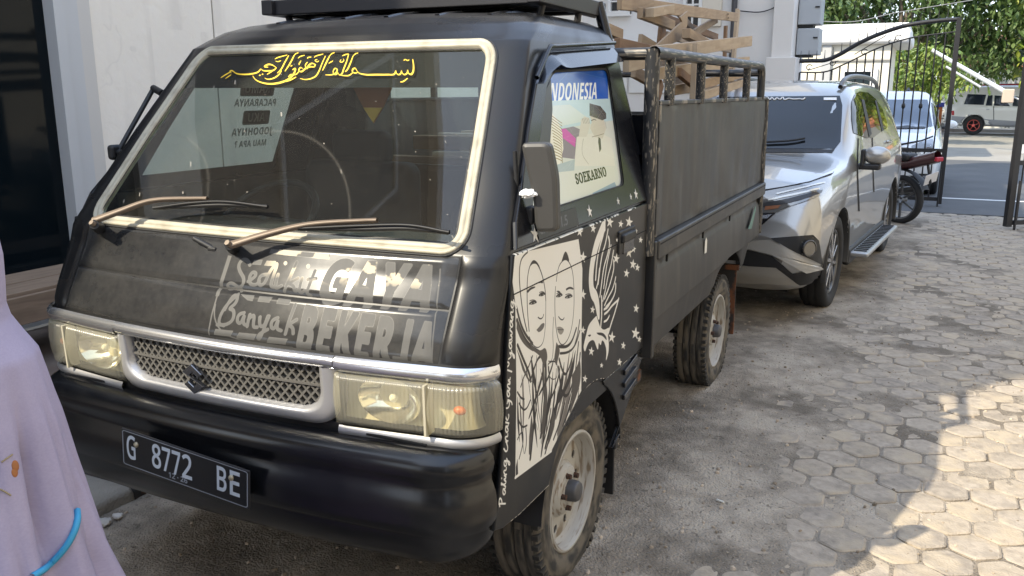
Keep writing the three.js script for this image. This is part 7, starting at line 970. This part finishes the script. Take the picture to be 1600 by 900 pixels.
// ================================================================ PERSON IN A LAVENDER VEIL (only one shoulder is in the picture)
{
  const px = 0.048, pz = 3.335, per = thing('person', 'person in a long lavender veil with a thin blue hem beside the truck bumper', 'person', [px, 0, pz], -0.75);   // faces +z of its own axes
  const skin = mat([0.36, 0.22, 0.15], 0.55), dress = mat([0.30, 0.24, 0.42], 0.85);
  const ring = (y, rx, rz, n = 44, f = () => 0, ox = 0, oz = 0) => [...Array(n + 1)].map((_, i) => { const a = i / n * 6.283185, k = 1 + f(a); return V(Math.sin(a) * rx * k + ox, y, Math.cos(a) * rz * k + oz); });
  // body: feet to head in one surface
  obj('body', [grid([ring(0.02, 0.02, 0.03), ring(0.03, 0.14, 0.12), ring(0.4, 0.13, 0.11), ring(0.7, 0.15, 0.11), ring(0.95, 0.15, 0.1), ring(1.02, 0.14, 0.09), ring(1.07, 0.05, 0.05), ring(1.12, 0.046, 0.05), ring(1.15, 0.05, 0.07, 44, () => 0, 0, 0.01), ring(1.18, 0.066, 0.08, 44, () => 0, 0, 0.008), ring(1.215, 0.07, 0.085, 44, (a) => 0.12 * Math.exp(-(((Math.min(a, 6.283 - a)) / 0.16) ** 2))), ring(1.25, 0.072, 0.086, 44, (a) => -0.05 * Math.exp(-(((Math.abs(Math.min(a, 6.283 - a) - 0.4)) / 0.15) ** 2))), ring(1.29, 0.066, 0.08), ring(1.32, 0.04, 0.05), ring(1.33, 0.002, 0.002)])], skin, per);
  for (const s of [-1, 1]) { const e = new THREE.SphereGeometry(0.008, 10, 8); e.translate(s * 0.027, 1.245, 0.074); obj('eye', [e], MT.blackGloss, per); }
  obj('mouth', [rbox(0.034, 0.008, 0.006, 0.003, 0, 1.178, 0.086)], mat([0.3, 0.1, 0.09], 0.5), per);
  obj('dress', [grid([[0.015, 0.27], [0.2, 0.26], [0.36, 0.23], [0.6, 0.17], [0.9, 0.12]].map(([y, r]) => ring(y, r, r * 0.9, 64, (a) => 0.05 * Math.sin(a * 11 + y * 3) * (1 - y))))], dress, per);
  const veilMat = mat([1, 1, 1], 0.8, { sheen: 0.3, sheenRoughness: 0.6, map: tex(512, 0.5, (u, v) => { const w = vnoise(u * 256, v * 256, 601, 256), n = fbm(u * 6, v * 6, 4, 603, 6); return mix3([0.31, 0.28, 0.41], [0.40, 0.36, 0.49], 0.6 * n + 0.4 * w); }) });
  const prof = [[0.40, 0.29], [0.50, 0.265], [0.61, 0.238], [0.68, 0.22], [0.74, 0.204], [0.80, 0.19], [0.87, 0.176], [0.92, 0.167], [0.96, 0.158], [1.0, 0.15], [1.047, 0.14], [1.085, 0.118], [1.115, 0.102], [1.14, 0.097], [1.18, 0.1], [1.23, 0.102], [1.28, 0.097], [1.32, 0.078], [1.345, 0.045], [1.352, 0.004]];
  const folds = (a, y) => { const k = sstep(1.12, 0.75, y); return k * (0.05 * Math.sin(a * 6 + 1.3 + y * 2) + 0.22 * (Math.abs(Math.sin(a * 5.5 + 0.9 - y * 1.8)) ** 0.5 - 0.78) + 0.14 * (Math.abs(Math.sin(a * 8.5 + 0.3 + y * 1.6)) ** 0.45 - 0.8) + 0.012 * Math.sin(a * 31 - y * 14)); };
  const rows = []; for (let i = 0; i < prof.length - 1; i++) for (let k = 0; k < 5; k++) { const t = k / 5, y = prof[i][0] + (prof[i + 1][0] - prof[i][0]) * t, r = prof[i][1] + (prof[i + 1][1] - prof[i][1]) * t; rows.push(ring(y, r * (1 - 0.1 * sstep(1.1, 0.6, y)), r * (1 - 0.1 * sstep(1.1, 0.6, y)), 128, (a) => folds(a, y))); }
  const vg = grid(rows), keep = [], idx = vg.index.array, vp = vg.attributes.position; for (let i = 0; i < idx.length; i += 3) { const y = (vp.getY(idx[i]) + vp.getY(idx[i + 1]) + vp.getY(idx[i + 2])) / 3, x = vp.getX(idx[i]), z = vp.getZ(idx[i]); if (z > 0.03 && Math.abs(x) < 0.062 * Math.sqrt(Math.max(0, 1 - ((y - 1.225) / 0.075) ** 2))) continue; keep.push(idx[i], idx[i + 1], idx[i + 2]); } vg.setIndex(keep); vg.computeVertexNormals();
  const veil = obj('veil', [vg], veilMat, per);
  const q = [[118, 797], [117, 810], [115, 824], [111, 838], [105, 850], [97, 861], [88, 871], [77, 881], [64, 891], [50, 900]].map(([x, y]) => hit(x, y, veil)).filter(Boolean).map((h) => h.p.clone().addScaledVector(h.n, 0.005));
  if (q.length > 2) obj('blue_piping', [toLocal(boxUV(tube(q, 0.0065, 60, 6)), per)], mat([0.04, 0.30, 0.52], 0.6), per);
  const e = (x, y, r) => { const h = hit(x, y, veil); if (!h) return null; const g = new THREE.SphereGeometry(r, 10, 8); g.scale(1, 1.5, 0.25); g.lookAt(h.n); g.translate(h.p.x, h.p.y, h.p.z); return toLocal(boxUV(g), per); };
  const fl = [e(24, 728, 0.007), e(23, 738, 0.006)].filter(Boolean); if (fl.length) obj('embroidery', fl, mat([0.34, 0.13, 0.04], 0.7), per);
  const st = (pts) => { const h = pts.map(([x, y]) => hit(x, y, veil)).filter(Boolean).map((k) => k.p.clone().addScaledVector(k.n, 0.001)); return h.length > 1 ? toLocal(boxUV(tube(h, 0.0016, 14, 5)), per) : null; };
  const ss = [st([[2, 722], [10, 716], [19, 710]]), st([[0, 764], [8, 768], [17, 774]])].filter(Boolean); if (ss.length) obj('embroidery_stem', ss, mat([0.30, 0.24, 0.14], 0.7), per);
}
// ================================================================ SMALL LITTER
{
  const at = (x, y) => { const p = onY(x, y, 0.004); p.y = Math.max(dirtLevel(p.x, p.z), 0) + 0.005; return p; };
  const cb = at(1120, 784); tag(obj('cigarette_end', [rod(cb.clone(), cb.clone().add(V(0.028, 0.001, 0.012)), 0.0038)], mat([0.7, 0.67, 0.6], 0.8)), 'small white cigarette end lying on the dirt near the front wheel', 'cigarette end');
  const crumple = (p, r, c, n, l, cat) => { const g = new THREE.IcosahedronGeometry(r, 3), a = g.attributes.position; for (let i = 0; i < a.count; i++) { const k = 0.55 + 0.8 * fbm(a.getX(i) / r * 2 + 9, a.getY(i) / r * 2 + a.getZ(i) / r * 1.7, 3, 71); a.setXYZ(i, a.getX(i) * k * 1.3, a.getY(i) * k * 0.6, a.getZ(i) * k); } g.computeVertexNormals(); g.translate(p.x, p.y + r * 0.3, p.z); tag(obj(n, [g], c), l, cat); };
  crumple(onY(163, 818, 0.02), 0.022, mat([0.42, 0.40, 0.37], 0.7), 'crumpled_wrapper', 'crumpled grey plastic wrapper at the edge of the kerb', 'wrapper');
  crumple(onY(184, 808, 0.02), 0.016, mat([0.52, 0.50, 0.47], 0.6), 'foil_scrap', 'small pale foil scrap next to the crumpled wrapper', 'foil scrap');
  crumple(onY(112, 733, 0.08), 0.014, mat([0.36, 0.33, 0.29], 0.9), 'pebble', 'pale pebble on the kerb slab behind the bumper', 'pebble');
}
scene.traverse((o) => { if (o.isMesh) { o.castShadow = true; o.receiveShadow = true; } });
renderer.render(scene, camera);
